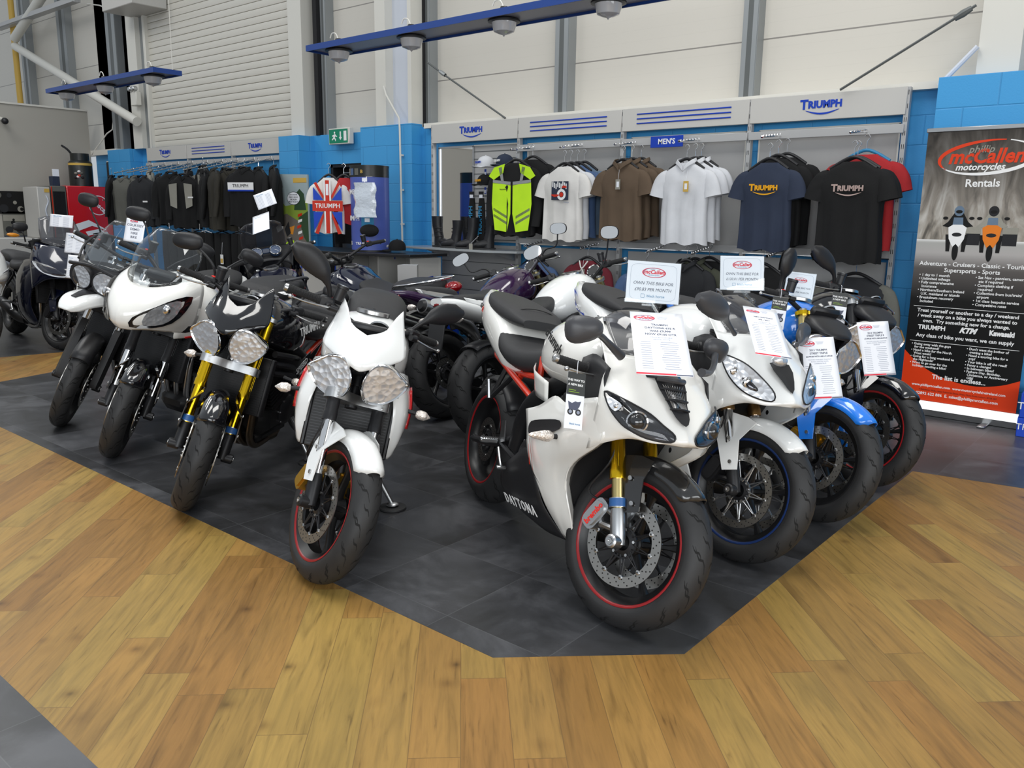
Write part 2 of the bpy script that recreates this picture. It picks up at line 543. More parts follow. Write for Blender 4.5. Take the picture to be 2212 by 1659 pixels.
e1 = mth(nt, 'MINIMUM', gx, mth(nt, 'SUBTRACT', 1.0, gx)); e2 = mth(nt, 'MINIMUM', gy, mth(nt, 'SUBTRACT', 1.0, gy))
gr = mth(nt, 'LESS_THAN', mth(nt, 'MINIMUM', e1, e2), .0035)
c = mixc(nt, mth(nt, 'MULTIPLY', gr, .35), c, (.16, .165, .17))
nt.links.new(c, b.inputs['Base Color'])
rr = N(nt, 'ShaderNodeMapRange'); rr.inputs['To Min'].default_value = .24; rr.inputs['To Max'].default_value = .42
nt.links.new(n1.outputs['Fac'], rr.inputs[0]); nt.links.new(rr.outputs[0], b.inputs['Roughness'])

# blue painted blockwork
m, nt, b = nodes('blue_block', 0.45)
tc = N(nt, 'ShaderNodeNewGeometry')
sx = N(nt, 'ShaderNodeSeparateXYZ'); nt.links.new(tc.outputs['Position'], sx.inputs[0])
cb = N(nt, 'ShaderNodeCombineXYZ'); nt.links.new(mth(nt, 'ADD', sx.outputs['X'], sx.outputs['Y']), cb.inputs[0]); nt.links.new(sx.outputs['Z'], cb.inputs[1])
br = N(nt, 'ShaderNodeTexBrick')
br.inputs['Scale'].default_value = 1.0; br.inputs['Brick Width'].default_value = .44; br.inputs['Row Height'].default_value = .222
br.inputs['Mortar Size'].default_value = .006; br.inputs['Mortar Smooth'].default_value = .6
br.inputs['Color1'].default_value = (.050, .31, .64, 1); br.inputs['Color2'].default_value = (.055, .33, .68, 1); br.inputs['Mortar'].default_value = (.042, .27, .58, 1)
nt.links.new(cb.outputs[0], br.inputs['Vector']); nt.links.new(br.outputs['Color'], b.inputs['Base Color'])
nz = N(nt, 'ShaderNodeTexNoise', i_Scale=90.0, i_Detail=4.0); nt.links.new(tc.outputs['Position'], nz.inputs['Vector'])
hh = mth(nt, 'ADD', mth(nt, 'MULTIPLY', br.outputs['Fac'], -1.0), mth(nt, 'MULTIPLY', nz.outputs['Fac'], .25))
bp = N(nt, 'ShaderNodeBump'); bp.inputs['Strength'].default_value = .5; bp.inputs['Distance'].default_value = .006
nt.links.new(hh, bp.inputs['Height']); nt.links.new(bp.outputs['Normal'], b.inputs['Normal'])

# insulated cladding with faint horizontal ribs
m, nt, b = nodes('cladding', 0.42)
tc = N(nt, 'ShaderNodeNewGeometry')
sx = N(nt, 'ShaderNodeSeparateXYZ'); nt.links.new(tc.outputs['Position'], sx.inputs[0])
zf = mth(nt, 'FRACT', mth(nt, 'DIVIDE', mth(nt, 'SUBTRACT', sx.outputs['Z'], 2.960-1.03*4), 1.03))
jt = mth(nt, 'LESS_THAN', mth(nt, 'MINIMUM', zf, mth(nt, 'SUBTRACT', 1.0, zf)), .006)
rb = mth(nt, 'FRACT', mth(nt, 'DIVIDE', sx.outputs['Z'], .103))
rbl = mth(nt, 'LESS_THAN', rb, .05)
c = mixc(nt, mth(nt, 'MULTIPLY', rbl, .10), (.60, .575, .52), (.42, .40, .36))
c = mixc(nt, mth(nt, 'MULTIPLY', jt, .8), c, (.16, .15, .14))
nt.links.new(c, b.inputs['Base Color'])

mat('plaster', (.40, .385, .345), .7)
mat('cream_steel', (.66, .65, .60), .45)
mat('pale_steel', (.60, .64, .72), .4)
mat('galv', (.30, .32, .33), .45, metal=.4)
mat('galv_dark', (.12, .13, .13), .5, metal=.3)
mat('dark_gap', (.01, .01, .012), .8)
mat('shutter', (.62, .60, .54), .30, coat=.25)
mat('yellow_pipe', (.62, .40, .08), .5)
mat('panel_grey', (.42, .415, .41), .5)
mat('header_grey', (.52, .51, .485), .45)
mat('panel_edge', (.72, .70, .64), .5)
mat('rail_grey', (.46, .46, .46), .35, metal=.2)
mat('logo_blue', (.005, .045, .42), .4)
mat('fin_blue', (.012, .05, .24), .35)
mat('fin_under', (.34, .35, .42), .4)
mat('shelf_glass', (.35, .37, .38), .2)
mat('sign_green', (0, .22, .12), .4)
mat('door_black', (.010, .010, .011), .4)
mat('lamp_glass', (.5, .5, .52), .1, coat=.5)

# ------------------------------------------------------------------ floor
def flat(name, pts, z, m):
    mb = MB()
    mb.prism(pts, z-.02, z, m)
    o = build(name, mb, flat=True)
    return struct(o)
flat('floor', [(-22, -8), (8, -8), (8, 7.4), (-22, 7.4)], 0, 'wood_floor')
flat('floor', [(-1.644, 1.885), (-1.179, 2.325), (-1.185, 5.05), (-.55, 5.14), (8, 6.3), (8, 7.39), (-21.9, 7.39), (-21.9, 6.1), (-8.4, 6.1), (-7.86, 3.1), (-7.62, 2.35), (-7.25, 1.935)], .0008, 'dark_tile')
flat('floor', [(-21.9, 1.4), (-9.1, 2.2), (-8.86, 3.4), (-8.9, 6.09), (-21.9, 6.09)], .0008, 'dark_tile')
flat('floor', [(-14, .79), (-.8, .79), (-.8, -6), (-14, -6)], .0008, 'dark_tile')

# ------------------------------------------------------------------ walls
def wbox(name, x0, x1, y0, y1, z0, z1, m, bev=0.0):
    mb = MB(); mb.box(((x0+x1)/2, (y0+y1)/2, (z0+z1)/2), (x1-x0, y1-y0, z1-z0), m, b=bev)
    return struct(build(name, mb, flat=True))
wbox('wall_back', -16, -9.20, 7.15, 7.4, 0, 2.43, 'blue_block')
wbox('wall_back', -8.40, 8, 7.15, 7.4, 0, 2.43, 'blue_block')
wbox('wall_back', -9.20, -8.40, 7.15, 7.4, 2.05, 2.43, 'blue_block')
wbox('wall_pier', -15.05, -14.25, 6.93, 7.15, 0, 2.43, 'blue_block')
wbox('wall_pier', -9.95, -9.50, 6.90, 7.15, 0, 2.42, 'blue_block')
wbox('wall_pier', -8.34, -7.42, 6.98, 7.15, 0, 2.46, 'blue_block')
wbox('wall_pier', -1.72, -.35, 6.82, 7.15, 0, 2.44, 'blue_block')
mb = MB()
for z0, z1 in ((2.44, 7.0),):
    mb.box((-13, 7.36, 4.7), (6.0, .06, 4.6), 'cladding')
mb.box((-4, 7.36, 4.7), (24, .06, 4.6), 'cladding')
mb.box((-19, 7.36, 4.7), (6.0, .06, 4.6), 'cladding')
struct(build('wall_upper', mb, flat=True))
wbox('trim_1', -7.30, -1.74, 7.06, 7.36, 2.40, 2.455, 'panel_edge')
wbox('trim_2', -16.0, -15.0, 7.06, 7.36, 2.38, 2.47, 'panel_edge')
wbox('wall_left', -16.15, -16.0, -8, 7.06, 0, 3.15, 'plaster')
wbox('trim_3', -16.17, -15.98, -8, 7.06, 3.15, 3.18, 'cream_steel')
wbox('wall_right', 8, 8.2, -8, 7.4, 0, 7, 'plaster')
# steel posts and columns
def post(name, x, w, d, y, m, z0=2.43, z1=7.0, parts=None):
    mb = MB()
    mb.box((x, y, (z0+z1)/2), (w, .012, z1-z0), m)
    mb.box((x-w/2, y+d/2, (z0+z1)/2), (.012, d, z1-z0), m)
    mb.box((x+w/2, y+d/2, (z0+z1)/2), (.012, d, z1-z0), m)
    mb.box((x, y-.001, (z0+z1)/2), (w*.35, .012, z1-z0), 'galv_dark' if m == 'galv' else m)
    return struct(build(name, mb, flat=True))
for i, (x, w) in enumerate(((-5.42, .16), (-3.38, .13), (-7.38, .08), (-9.30, .10), (-15.17, .34), (-17.1, .36), (-18.9, .30), (-14.7, .02))):
    if i < 7:
        post('wall_post', x, w, .14, 7.20, 'galv')
wbox('column', -7.50, -7.44, 7.0, 7.34, 2.43, 7, 'cream_steel')
wbox('column', -8.04, -7.86, 6.98, 7.34, 2.46, 7, 'cream_steel')
wbox('column', -7.86, -7.50, 7.10, 7.34, 2.46, 7, 'pale_steel')
wbox('column', -7.44, -7.40, 7.18, 7.34, 2.43, 7, 'dark_gap')  # no steel here: near-black strip paints the shade of the gap
wbox('column', -1.52, -1.25, 6.98, 7.34, 2.44, 7, 'cream_steel')
wbox('column', -9.44, -9.36, 7.14, 7.34, 2.43, 7, 'dark_gap')  # gap strip beside the column, its shade put into the colour
wbox('column', -9.86, -9.58, 7.06, 7.34, 2.42, 7, 'cream_steel')
wbox('column', -14.25, -13.95, 7.02, 7.34, 2.43, 7, 'cream_steel')
wbox('column', -13.98, -13.86, 7.10, 7.34, 2.43, 7, 'galv')
# roller shutter
sh = empty('roller_shutter', (-11.8, 7.14, 2.4)); sh['kind'] = 'structure'
mb = MB()
x0, x1 = -13.74, -9.88
rows = []
zz = 2.44
prof = []
n = 0
while zz < 5.6:
    for k, (dz, dy) in enumerate(((0, .018), (.003, .0), (.015, -.003), (.080, -.003), (.0905, .0), (.0935, .018))):
        prof.append((zz+dz, 7.13+dy))
    zz += .0965
vs = []
for z, y in prof:
    vs += [Vector((x0, y, z)), Vector((x1, y, z))]
vs = [v-Vector((-11.8, 7.14, 2.4)) for v in vs]
mb.add(vs, [(2*i, 2*i+1, 2*i+3, 2*i+2) for i in range(len(prof)-1)], 'shutter')
build('slats', mb, sh, angle=25)
for x in (x0-.03, x1+.03):
    mb = MB(); mb.box((x+11.8, -.03, 1.25), (.07, .09, 2.5 if x < -12 else 3.2), 'cream_steel', b=.01)
    build('guide_rail', mb, sh)
mb = MB()
for x in (-13.55,):
    mb.box((x+11.8, -.30, 2.36), (1.0, .55, .55), 'header_grey', b=.01)
build('shutter_box', mb, sh)
mb = MB()
mb.box((-11.8, 7.17, 4), (3.9, .02, 3.4), 'dark_gap')
struct(build('trim_4', mb, flat=True))
# exit door
mb = MB()
mb.box((-8.80, 7.36, 1.02), (.80, .04, 2.05), 'door_black', b=.003)
d = struct(build('door_1', mb))
for nm, bx in (('door_frame', [((-9.17, 7.26, 1.02), (.05, .18, 2.05)), ((-8.43, 7.26, 1.02), (.05, .18, 2.05)), ((-8.80, 7.26, 2.03), (.78, .18, .05))]), ('panic_bar', [((-8.80, 7.29, .98), (.62, .05, .07))]), ('door_closer', [((-8.92, 7.30, 1.86), (.24, .06, .07)), ((-8.86, 7.24, 1.94), (.30, .02, .015))])):
    mb = MB()
    for c, s_ in bx:
        mb.box(c, s_, 'door_black' if nm == 'door_frame' else 'alu', b=.003)
    build(nm, mb, d)
# emergency exit sign
t = empty('exit_sign', (-8.83, 7.10, 2.385)); tag(t, 'green running man emergency exit sign with an arrow above the black door', 'sign')
mb = MB(); mb.box((0, -.03, 0), (.42, .07, .20), 'cream_steel', b=.006); build('sign_box', mb, t)
mb = MB(); mb.box((-.01, -.0665, 0), (.37, .004, .17), 'sign_green'); pl = build('sign_panel', mb, t)
mb = MB()
Mx = basis((0, -.0695, 0), (1, 0, 0), (0, 0, 1))
mb.prism([(-.012, .055), (.012, .055), (.012, -.015), (.03, -.015), (0, -.05), (-.03, -.015), (-.012, -.015)], 0, .001, 'ink_white', Matrix.Translation((.035, 0, 0)) @ Mx)
mb.prism([(.10, -.06), (.155, -.06), (.155, .06), (.10, .06)], 0, .001, 'ink_white', Mx)
mb.prism([(-.10, .02), (-.07, .03), (-.055, .01), (-.03, .0), (-.035, -.01), (-.065, -.0), (-.08, -.02), (-.055, -.035), (-.06, -.06), (-.072, -.06), (-.072, -.042), (-.10, -.03), (-.13, -.05), (-.14, -.04), (-.11, -.015), (-.105, .0), (-.125, -.005), (-.13, .01)], 0, .001, 'ink_white', Mx)
mb.lathe([(.0, 0), (.014, 0), (.014, .001), (0, .001)], (-.082, -.0695, .045), (0, -1, 0), 'ink_white', 14)
build('pictogram', mb, pl)

# ------------------------------------------------------------------ roof steel and pipes at upper left
def steel(name, pts, r, m, label, cat, n=14, group=None):
    mb = MB(); mb.tube(pts, r, m, n)
    return tag(build(name, mb), label, cat, group)
# ================================================================== motorcycles
def wheel(b, name, c, R, W, T, rim_m='rim_black', stripe=None, discs=(), spoke_n=5, hub=0.045, spoke_w=0.030, groove='sport', tyre_name='tyre', twin=False):
    """spoked cast wheel around the y axis at c; discs: (y, r_in, r_out, carrier material)"""
    c = Vector(c)
    yax = (0, 1, 0)
    w = W*0.44
    mb = MB(T)
    mb.lathe([(.2245, w), (.217, w), (.199, w-.016), (.186, w*.5), (.183, 0), (.186, -w*.5), (.199, -w+.016), (.217, -w), (.2245, -w)], c, yax, rim_m, 48, k=0)
    mb.lathe([(.001, .052), (.022, .052), (.030, .046), (hub, .03), (hub-.004, 0), (hub, -.03), (.030, -.046), (.022, -.052), (.001, -.052)], c, yax, rim_m, 24)
    for i in range(spoke_n):
        a0 = 2*pi*i/spoke_n+0.3
        for da in ((-.16, .16) if twin else (0,)):
            a1 = a0+da*0.2
            p0 = Vector((cos(a1), 0, sin(a1)))*(hub-.008)
            p1 = Vector((cos(a0+da), 0, sin(a0+da)))*.19
            d = (p1-p0).normalized(); nrm = d.cross(Vector(yax))
            rings = []
            for t, ww, th in ((0, .8, .020), (.25, .62, .015), (.7, .6, .014), (1, 1.1, .024)):
                q = c+p0+(p1-p0)*t
                hw = spoke_w*.5*ww*(.8 if twin else 1)
                rings.append([q+nrm*hw*x+Vector(yax)*th*y for x, y in ((-1, -.6), (-.6, -1), (.6, -1), (1, -.6), (1, .6), (.6, 1), (-.6, 1), (-1, .6))])
            mb.loft(rings, rim_m)
    if stripe:
        for s in (1, -1):
            mb.lathe([(.2120, s*(w-.003)), (.2160, s*(w+.0012)), (.2190, s*(w+.0018)), (.2225, s*(w+.0012))], c, yax, stripe, 48)
    wo = build(name, mb, b.root)
    # tyre
    h = W*.52
    prof = []
    for i in range(17):
        a = radians(-100+200*i/16)
        prof.append((R-h+h*cos(a), W/2*sin(a)))
    lo = [(.2185, -W*.40), (.224, -W*.445), (.236, -W*.487)]
    prof = lo+[p for p in prof if p[0] > .24]+[(r, -y) for r, y in lo[::-1]]
    mt = MB(T)
    mt.lathe(prof, c, yax, 'rubber', 72)
    # tread grooves
    N = 14
    def tp(th, a, e=.0007):
        r = R-h+h*cos(a)+e
        return c+Vector((cos(th)*r, W/2*sin(a)*(1+e/W), sin(th)*r))
    gl = {'sport': ((.12, .25, 1.0, .30), (.45, .62, 1.15, .16), (.75, .10, .55, .14)), 'road': ((.02, .05, .6, .35), (.30, .6, 1.15, .25), (.62, .55, 1.25, .15)), 'trail': ((.0, .0, 1.15, .30), (.22, .1, 1.2, .30), (.5, .35, 1.2, .12))}[groove]
    for i in range(N):
        for s in (1, -1):
            for (off, a0, a1, dt) in gl:
                th0 = 2*pi*(i+off+(.5 if s > 0 else 0))/N
                vs = []
                n = 7
                for q in range(n):
                    t = q/(n-1)
                    th = th0+dt*(t+.18*sin(t*pi*2)); a = s*(a0+(a1-a0)*t)
                    wd_ = .0022+.0022*sin(pi*t)
                    vs += [tp(th-wd_/R, a), tp(th+wd_/R, a)]
                mt.add(vs, [(2*q, 2*q+1, 2*q+3, 2*q+2) for q in range(n-1)], 'groove')
    build(tyre_name, mt, wo)
    for (y, ri, ro, cm) in discs:
        md = MB(T)
        s = 1 if y > 0 else -1
        md.lathe([(ri, y-.0022), (ro, y-.0022), (ro, y+.0022), (ri, y+.0022), (ri, y-.0022)], c, yax, 'disc_steel', 56)
        nh = 26
        for i in range(nh):
            for rr, ph in ((ri+(ro-ri)*.2, 0), (ri+(ro-ri)*.5, .33), (ri+(ro-ri)*.8, .66)):
                a = 2*pi*(i+ph)/nh
                q = c+Vector((cos(a)*rr, y, sin(a)*rr))
                for sg in (1, -1):
                    md.add([q+Vector((cos(k*pi/3)*.0030, sg*.0026, sin(k*pi/3)*.0030)) for k in range(6)], [tuple(range(6))], 'hole')
        na = 10 if ro > .13 else 5
        for i in range(na):
            a = 2*pi*i/na
            if ri > .075:
                for da in (-.22, .22):
                    p0 = c+Vector((cos(a+da)*.042, y, sin(a+da)*.042)); p1 = c+Vector((cos(a)*(ri+.002), y, sin(a)*(ri+.002)))
                    md.tube([p0, p1], .0042, cm, 6, flat=.6)
            q = c+Vector((cos(a)*(ri+.001), y, sin(a)*(ri+.001)))
            md.lathe([(.0085, -.004), (.0085, .004), (.005, .0055), (.0, .0055)], q, (0, s, 0), 'steel', 10)
            md.lathe([(.003, .0056), (.0, .0057)], q, (0, s, 0), 'hole', 8)
        md.lathe([(.050, y-.003), (.056, y-.003), (.056, y+.003), (.050, y+.003), (.050, y-.003)], c, yax, cm, 24)
        md.lathe([(.001, y*.6), (.045, y*.6), (.050, y-.003*s), (.028, y+.004*s), (.028, y*.6)], c, yax, 'dark_metal', 20)
        for i in range(5):
            a = 2*pi*i/5+.4
            q = c+Vector((cos(a)*.046, y, sin(a)*.046))
            md.lathe([(.0055, 0), (.0055, .008), (0, .008)], q, (0, s, 0), 'steel', 8)
        build('brake_disc', md, wo)
    return wo

class Bike:
    def __init__(s, label, pose, steer, wb=1.39, rake=24, fr=.300, rr=.315, name='motorcycle', group=None, fork_z=0.96, fy=.105):
        s.wb, s.rake, s.fr, s.rr = wb, radians(rake), fr, rr
        s.ax = Vector((-sin(s.rake), 0, cos(s.rake)))
        A = Vector((wb+.095, 0, 0))
        s.A = A
        s.S = Matrix.Translation(A) @ Matrix.Rotation(radians(steer), 4, s.ax) @ Matrix.Translation(-A)
        s.root = empty(name)
        x, y, h, l = pose
        M0 = Matrix.Rotation(radians(h), 4, 'Z') @ Matrix.Rotation(-radians(l), 4, 'X')
        # lowest point of the steered front tyre
        lo = 1e9
        cc = Vector((wb, 0, fr))
        hw = .062
        for i in range(60):
            th = radians(180+180*i/60)
            for a in (-.5, -.35, -.2, -.1, 0, .1, .2, .35, .5):
                r = fr-hw+hw*cos(a)
                p = M0 @ (s.S @ (cc+Vector((cos(th)*r, .06*sin(a), sin(th)*r))))
                lo = min(lo, p.z)
        s.pitch = lo/(wb)
        s.root.matrix_world = Matrix.Translation((x, y, .0015)) @ M0 @ Matrix.Rotation(s.pitch, 4, 'Y')
        s.root['label'] = label; s.root['category'] = 'motorcycle'
        if group:
            s.root['group'] = group
        s.fy = fy
        s.axle = Vector((wb, 0, fr))
    def fk(s, t, y=0, off=0.0):
        """point on the fork line, t metres above the axle"""
        return s.axle+s.ax*t+Vector((cos(s.rake), 0, sin(s.rake)))*off+Vector((0, y, 0))
    def B(s, name, mb, **k):
        return build(name, mb, s.root, **k)

    def front(s, up='dark_metal', lo='chrome', foot='dark_metal', tsplit=.33, ttop=.73, ru=.0275, rl=.0215, clamp='alu', cal='gold_caliper', cal_text=None, discs=True, carrier='dark_metal', stripe='red_stripe', rim='rim_black', W=.12, groove='sport', twin=False, disc_r=.155, gaiter=None, disc_in=.118, radial=True, sticker=None, lowclamp=.44):
        dl = [(.072, disc_in, disc_r, carrier), (-.072, disc_in, disc_r, carrier)] if discs else []
        wheel(s, 'front_wheel', s.axle, s.fr, W, s.S, rim, stripe, dl, groove=groove, twin=twin)
        for sg in (1, -1):
            y = sg*s.fy
            mb = MB(s.S)
            mb.tube([s.fk(.06, y), s.fk(tsplit+.02, y)], rl, lo, 18)
            mb.tube([s.fk(tsplit, y), s.fk(tsplit+.03, y), s.fk(tsplit+.035, y), s.fk(ttop, y)], [ru+.002, ru+.002, ru, ru], up, 20)
            for a in range(3):
                an = a*.5+.3
                mb.tube([s.fk(tsplit+.05, y)+Vector((cos(an), sg*sin(an), 0))*ru, s.fk(ttop-.12, y)+Vector((cos(an), sg*sin(an), 0))*ru], .0016, up, 5)
            # axle foot
            mb.tube([s.fk(-.012, y), s.fk(.03, y), s.fk(.09, y), s.fk(.115, y)], [.026, .028, .027, .024], foot, 16)
            mb.lathe([(.0, -.004), (.018, -.004), (.024, .0), (.024, .045), (.018, .05), (.012, .05), (.012, .042), (0, .042)], s.axle+Vector((0, y+sg*.0, 0)), (0, sg, 0), foot, 18)
            mb.lathe([(.011, .045), (.011, .052), (.006, .052), (.006, .049), (0, .049)], s.axle+Vector((0, y, 0)), (0, sg, 0), 'steel', 14)
            mb.lathe([(.018, 0), (.018, .012), (.010, .015), (0, .015)], s.fk(ttop, y), s.ax, 'sticker_blue' if up == 'gold' else 'alu', 14)
            leg = s.B('fork_leg', mb)
            if sticker:
                ms = MB(s.S)
                ms.lathe([(.0305, -.014), (.0305, .014)], s.fk(.135, y), s.ax, 'sticker_blue', 16)
                ms.lathe([(.0300, -.017), (.0300, .017)], s.fk(.135, y), s.ax, 'alu', 16)
                M = basis(s.S @ (s.fk(.135, y)+Vector((-.012, sg*.0285, -.004))), s.S.to_3x3() @ Vector((sg*-1.0, -.3 if sg < 0 else -.3, 0)), s.S.to_3x3() @ s.ax)
                build('label', ms, leg)
            # caliper
            mc = MB(s.S)
            a = radians(155)
            cx = s.axle+Vector((cos(a)*.135, y*.82, sin(a)*.135))
            tang = Vector((sin(a), 0, -cos(a)))
            rad = Vector((cos(a), 0, sin(a)))
            out = []
            L, Hh = .062, .033
            for q in range(16):
                t = 2*pi*q/16
                out.append((L*math.copysign(abs(cos(t))**.5, cos(t)), Hh*math.copysign(abs(sin(t))**.6, sin(t))))
            M = Matrix(((tang.x, rad.x, 0, cx.x), (0, 0, 1, cx.y), (tang.z, rad.z, 0, cx.z), (0, 0, 0, 1)))
            mc.prism(out, -.034, .034, cal, M)
            mc.prism([(p[0]*.8, p[1]*.72) for p in out], -.042, .042, cal, M)
            for q in (-.035, .035):
                mc.tube([cx+tang*q+rad*.02-Vector((0, .05*sg, 0)), cx+tang*q+rad*.02+Vector((0, .04*sg, 0))], .008, cal, 10)
                mc.tube([cx+tang*q+rad*.0, s.fk(.06+q*.6, y)], .013, cal if cal != 'gold_caliper' else 'dark_metal', 8)
            co = s.B('brake_caliper', mc)
            if cal_text and sg < 0:
                mt = MB(s.S)
                Mt = basis(cx+Vector((0, sg*.0425, 0))+rad*.0, tang*-1 if sg < 0 else tang, rad)
                Mt = basis(cx+Vector((0, sg*.043, 0)), tang, rad*1) if Mt.col[2].y*sg > 0 else Mt
                ey = rad; ex = tang
                if ex.cross(ey).y*sg < 0:
                    ex = -ex
                mt.text(cal_text, .030, basis(cx+Vector((0, sg*.043, 0)), ex, ey), 'brembo_red', bold=.0008)
                build('caliper_lettering', mt, co)
            mh = MB(s.S)
            mh.tube([cx+tang*.05, cx+tang*.03+rad*.09+Vector((0, sg*.02, 0)), s.fk(.30, y*1.25), s.fk(.50, y*.8), s.fk(.62, y*.3)], .0042, 'black_plastic', 7, k=5)
            s.B('brake_hose', mh)
        # yokes
        for nm, t, th in (('lower_clamp', lowclamp, .040), ('top_clamp', ttop-.015, .020)):
            mb = MB(s.S)
            out = []
            f = s.fy
            pts = [(-.035, -f-.012), (-.02, -f-.036), (.012, -f-.038), (.036, -f-.018), (.030, -f*.6), (.012, 0), (.030, f*.6), (.036, f+.018), (.012, f+.038), (-.02, f+.036), (-.035, f+.012), (-.06, f*.4), (-.07, 0), (-.06, -f*.4)]
            pts = [(p.x, p.y) for p in crom([(a, b_, 0) for a, b_ in pts], 3, True)]
            o = s.fk(t)
            fwdv = Vector((cos(s.rake), 0, sin(s.rake)))
            M = Matrix(((fwdv.x, 0, s.ax.x, o.x), (0, 1, 0, 0), (fwdv.z, 0, s.ax.z, o.z), (0, 0, 0, 1)))
            mb.prism(pts, -th/2, th/2, clamp, M)
            for q in (-1, 1):
                for e in (-1, 1):
                    mb.lathe([(.006, 0), (.006, .006), (0, .006)], o+fwdv*.036+Vector((0, q*f*.98, 0))+s.ax*e*th*.25, fwdv, 'steel', 8)
            s.B(nm, mb)
        mb = MB(s.S)
        mb.tube([s.fk(lowclamp-.03, 0, -.045), s.fk(ttop, 0, -.045)], .026, 'dark_metal', 14)
        mb.lathe([(.0, .02), (.017, .02), (.017, .0)], s.fk(ttop-.01, 0, -.045), s.ax, 'alu', 6)
        s.B('steering_stem', mb)

    def mudguard(s, m, plate=True, w=.068, a0=50, a1=128, plate_m=None, gap=.014, outer=True):
        mb = MB(s.S)
        R = s.fr+gap
        rows = []
        n = 16
        for i in range(n+1):
            t = i/n
            a = radians(a0+(a1-a0)*t)
            tip = min(1, .50+1.9*sqrt(t)) if t < .25 else 1
            tip = min(tip, min(1, (1-t)*4+.45))
            ww = w*tip
            row = []
            for q in range(13):
                u = -1+2*q/12
                rr = R-.055*(abs(u)**3.0)*(1 if tip > .9 else .6)+.004*(1-abs(u))
                row.append(s.axle+Vector((cos(a)*rr, u*ww, sin(a)*rr)))
            rows.append(row)
        mb.add([p for r in rows for p in r], [(i*13+j, i*13+j+1, (i+1)*13+j+1, (i+1)*13+j) for i in range(n) for j in range(12)], m)
        o = s.B('front_mudguard', mb, solid=.004)
        if plate:
            mp = MB(s.S)
            pm = plate_m or m
            for sg in (1, -1):
                f = Vector((cos(s.rake), 0, sin(s.rake)))
                yy = sg*(s.fy-.026)
                P = lambda t, off, dy=0: s.fk(t, yy+sg*dy, off)
                if outer:
                    outl = [P(.085, -.030, .056), P(.078, .040, .056), P(.20, .058, .050), P(.27, .115, -.006), P(.30, .075, -.010), P(.335, .0, .0), P(.315, -.075, -.010), P(.24, -.060, .030), P(.17, -.038, .054)]
                else:
                    outl = [P(.10, .030, .020), P(.10, .085, .020), P(.21, .100, .012), P(.275, .13, -.012), P(.30, .08, -.012), P(.31, .0, -.005), P(.295, -.06, -.012), P(.21, .02, .016)]
                outl = [Vector(p) for p in outl]
                o2 = [p+Vector((0, sg*.005, 0)) for p in outl]
                nn = len(outl)
                mp.add(outl+o2, [tuple(range(nn)), tuple(range(2*nn-1, nn-1, -1))]+[(i, (i+1) % nn, nn+(i+1) % nn, nn+i) for i in range(nn)], pm)
                for (t, off, dy) in (((.115, .012, .057), (.215, .012, .050)) if outer else ((.13, .058, .024), (.22, .050, .018))):
                    mp.lathe([(.0085, .0), (.0085, .004), (.004, .005), (0, .004)], P(t, off, dy)+Vector((0, sg*.004, 0)), (0, sg, 0), 'steel', 12)
            build('fork_guard', mp, o, bevel=0)
        return o

    def bars(s, gx, gy, gz, root, mirror='paddle', bar_m='dark_metal', clip=False, mir=None, rise=None, lever=True, end='steel', S=None, mir_m='black_plastic', mir_sides=(1, -1)):
        T = S or s.S
        mb = MB(T)
        rootv = Vector(root)
        g = Vector((gx, gy, gz))
        ins = Vector((.045, -.13, .004))  # grip direction inboard
        gi = g+ins
        mid = rootv+Vector((0, .05, 0))
        fl = lambda v, q: Vector((v.x, v.y*q, v.z))
        if clip:
            for q in (1, -1):
                mb.tube([fl(g, q), fl(gi, q), fl(rootv, q)], .011, bar_m, 12)
                mb.lathe([(.03, -.016), (.037, -.016), (.037, .016), (.03, .016)], fl(rootv, q), s.ax, 'dark_metal', 18)
        else:
            pts = [fl(g, 1), fl(gi, 1), fl(gi+ins*.35, 1), mid+Vector((0, .03, .0)), mid, fl(mid, -1), fl(mid+Vector((0, .03, 0)), -1), fl(gi+ins*.35, -1), fl(gi, -1), fl(g, -1)]
            mb.tube(pts, .0125, bar_m, 12, k=5)
            for q in (1, -1):
                mb.box(fl(mid, q)-Vector((0, 0, .014)), (.05, .026, .045), 'dark_metal' if bar_m == 'dark_metal' else 'alu', b=.006)
        hb = s.B('handlebar', mb)
        for q in (1, -1):
            mg = MB(T)
            d = (fl(gi, q)-fl(g, q))
            mg.tube([fl(g, q), fl(g, q)+d*.03, fl(g, q)+d*.9, fl(g, q)+d*.92, fl(g, q)+d], [.016, .0165, .0165, .0195, .0195], 'grip_rubber', 16)
            for k in range(11):
                t = .08+.075*k
                mg.lathe([(.0168, -.0012), (.0176, 0), (.0168, .0012)], fl(g, q)+d*t, d, 'grip_rubber', 14)
            mg.tube([fl(g, q)-d*.10, fl(g, q)-d*.07, fl(g, q)+d*.02], [.009, .0155, .0165], end, 14)
            s.B('grip', mg)
            sw = MB(T)
            c = fl(gi, q)+d*.18
            R = d.to_track_quat('X', 'Z').to_matrix()
            sw.box(c+Vector((0, 0, .002)), (.062, .042, .048), 'black_plastic', R=R, b=.008)
            sw.box(c+d*.06+Vector((-.008, 0, .024)), (.020, .018, .012), 'switch_red' if q < 0 else 'black_plastic', R=R, b=.003)
            sw.tube([c+Vector((.03, 0, -.005)), c+Vector((.055, 0, -.008))], .014, 'black_plastic', 10)
            s.B('switch_pod', sw)
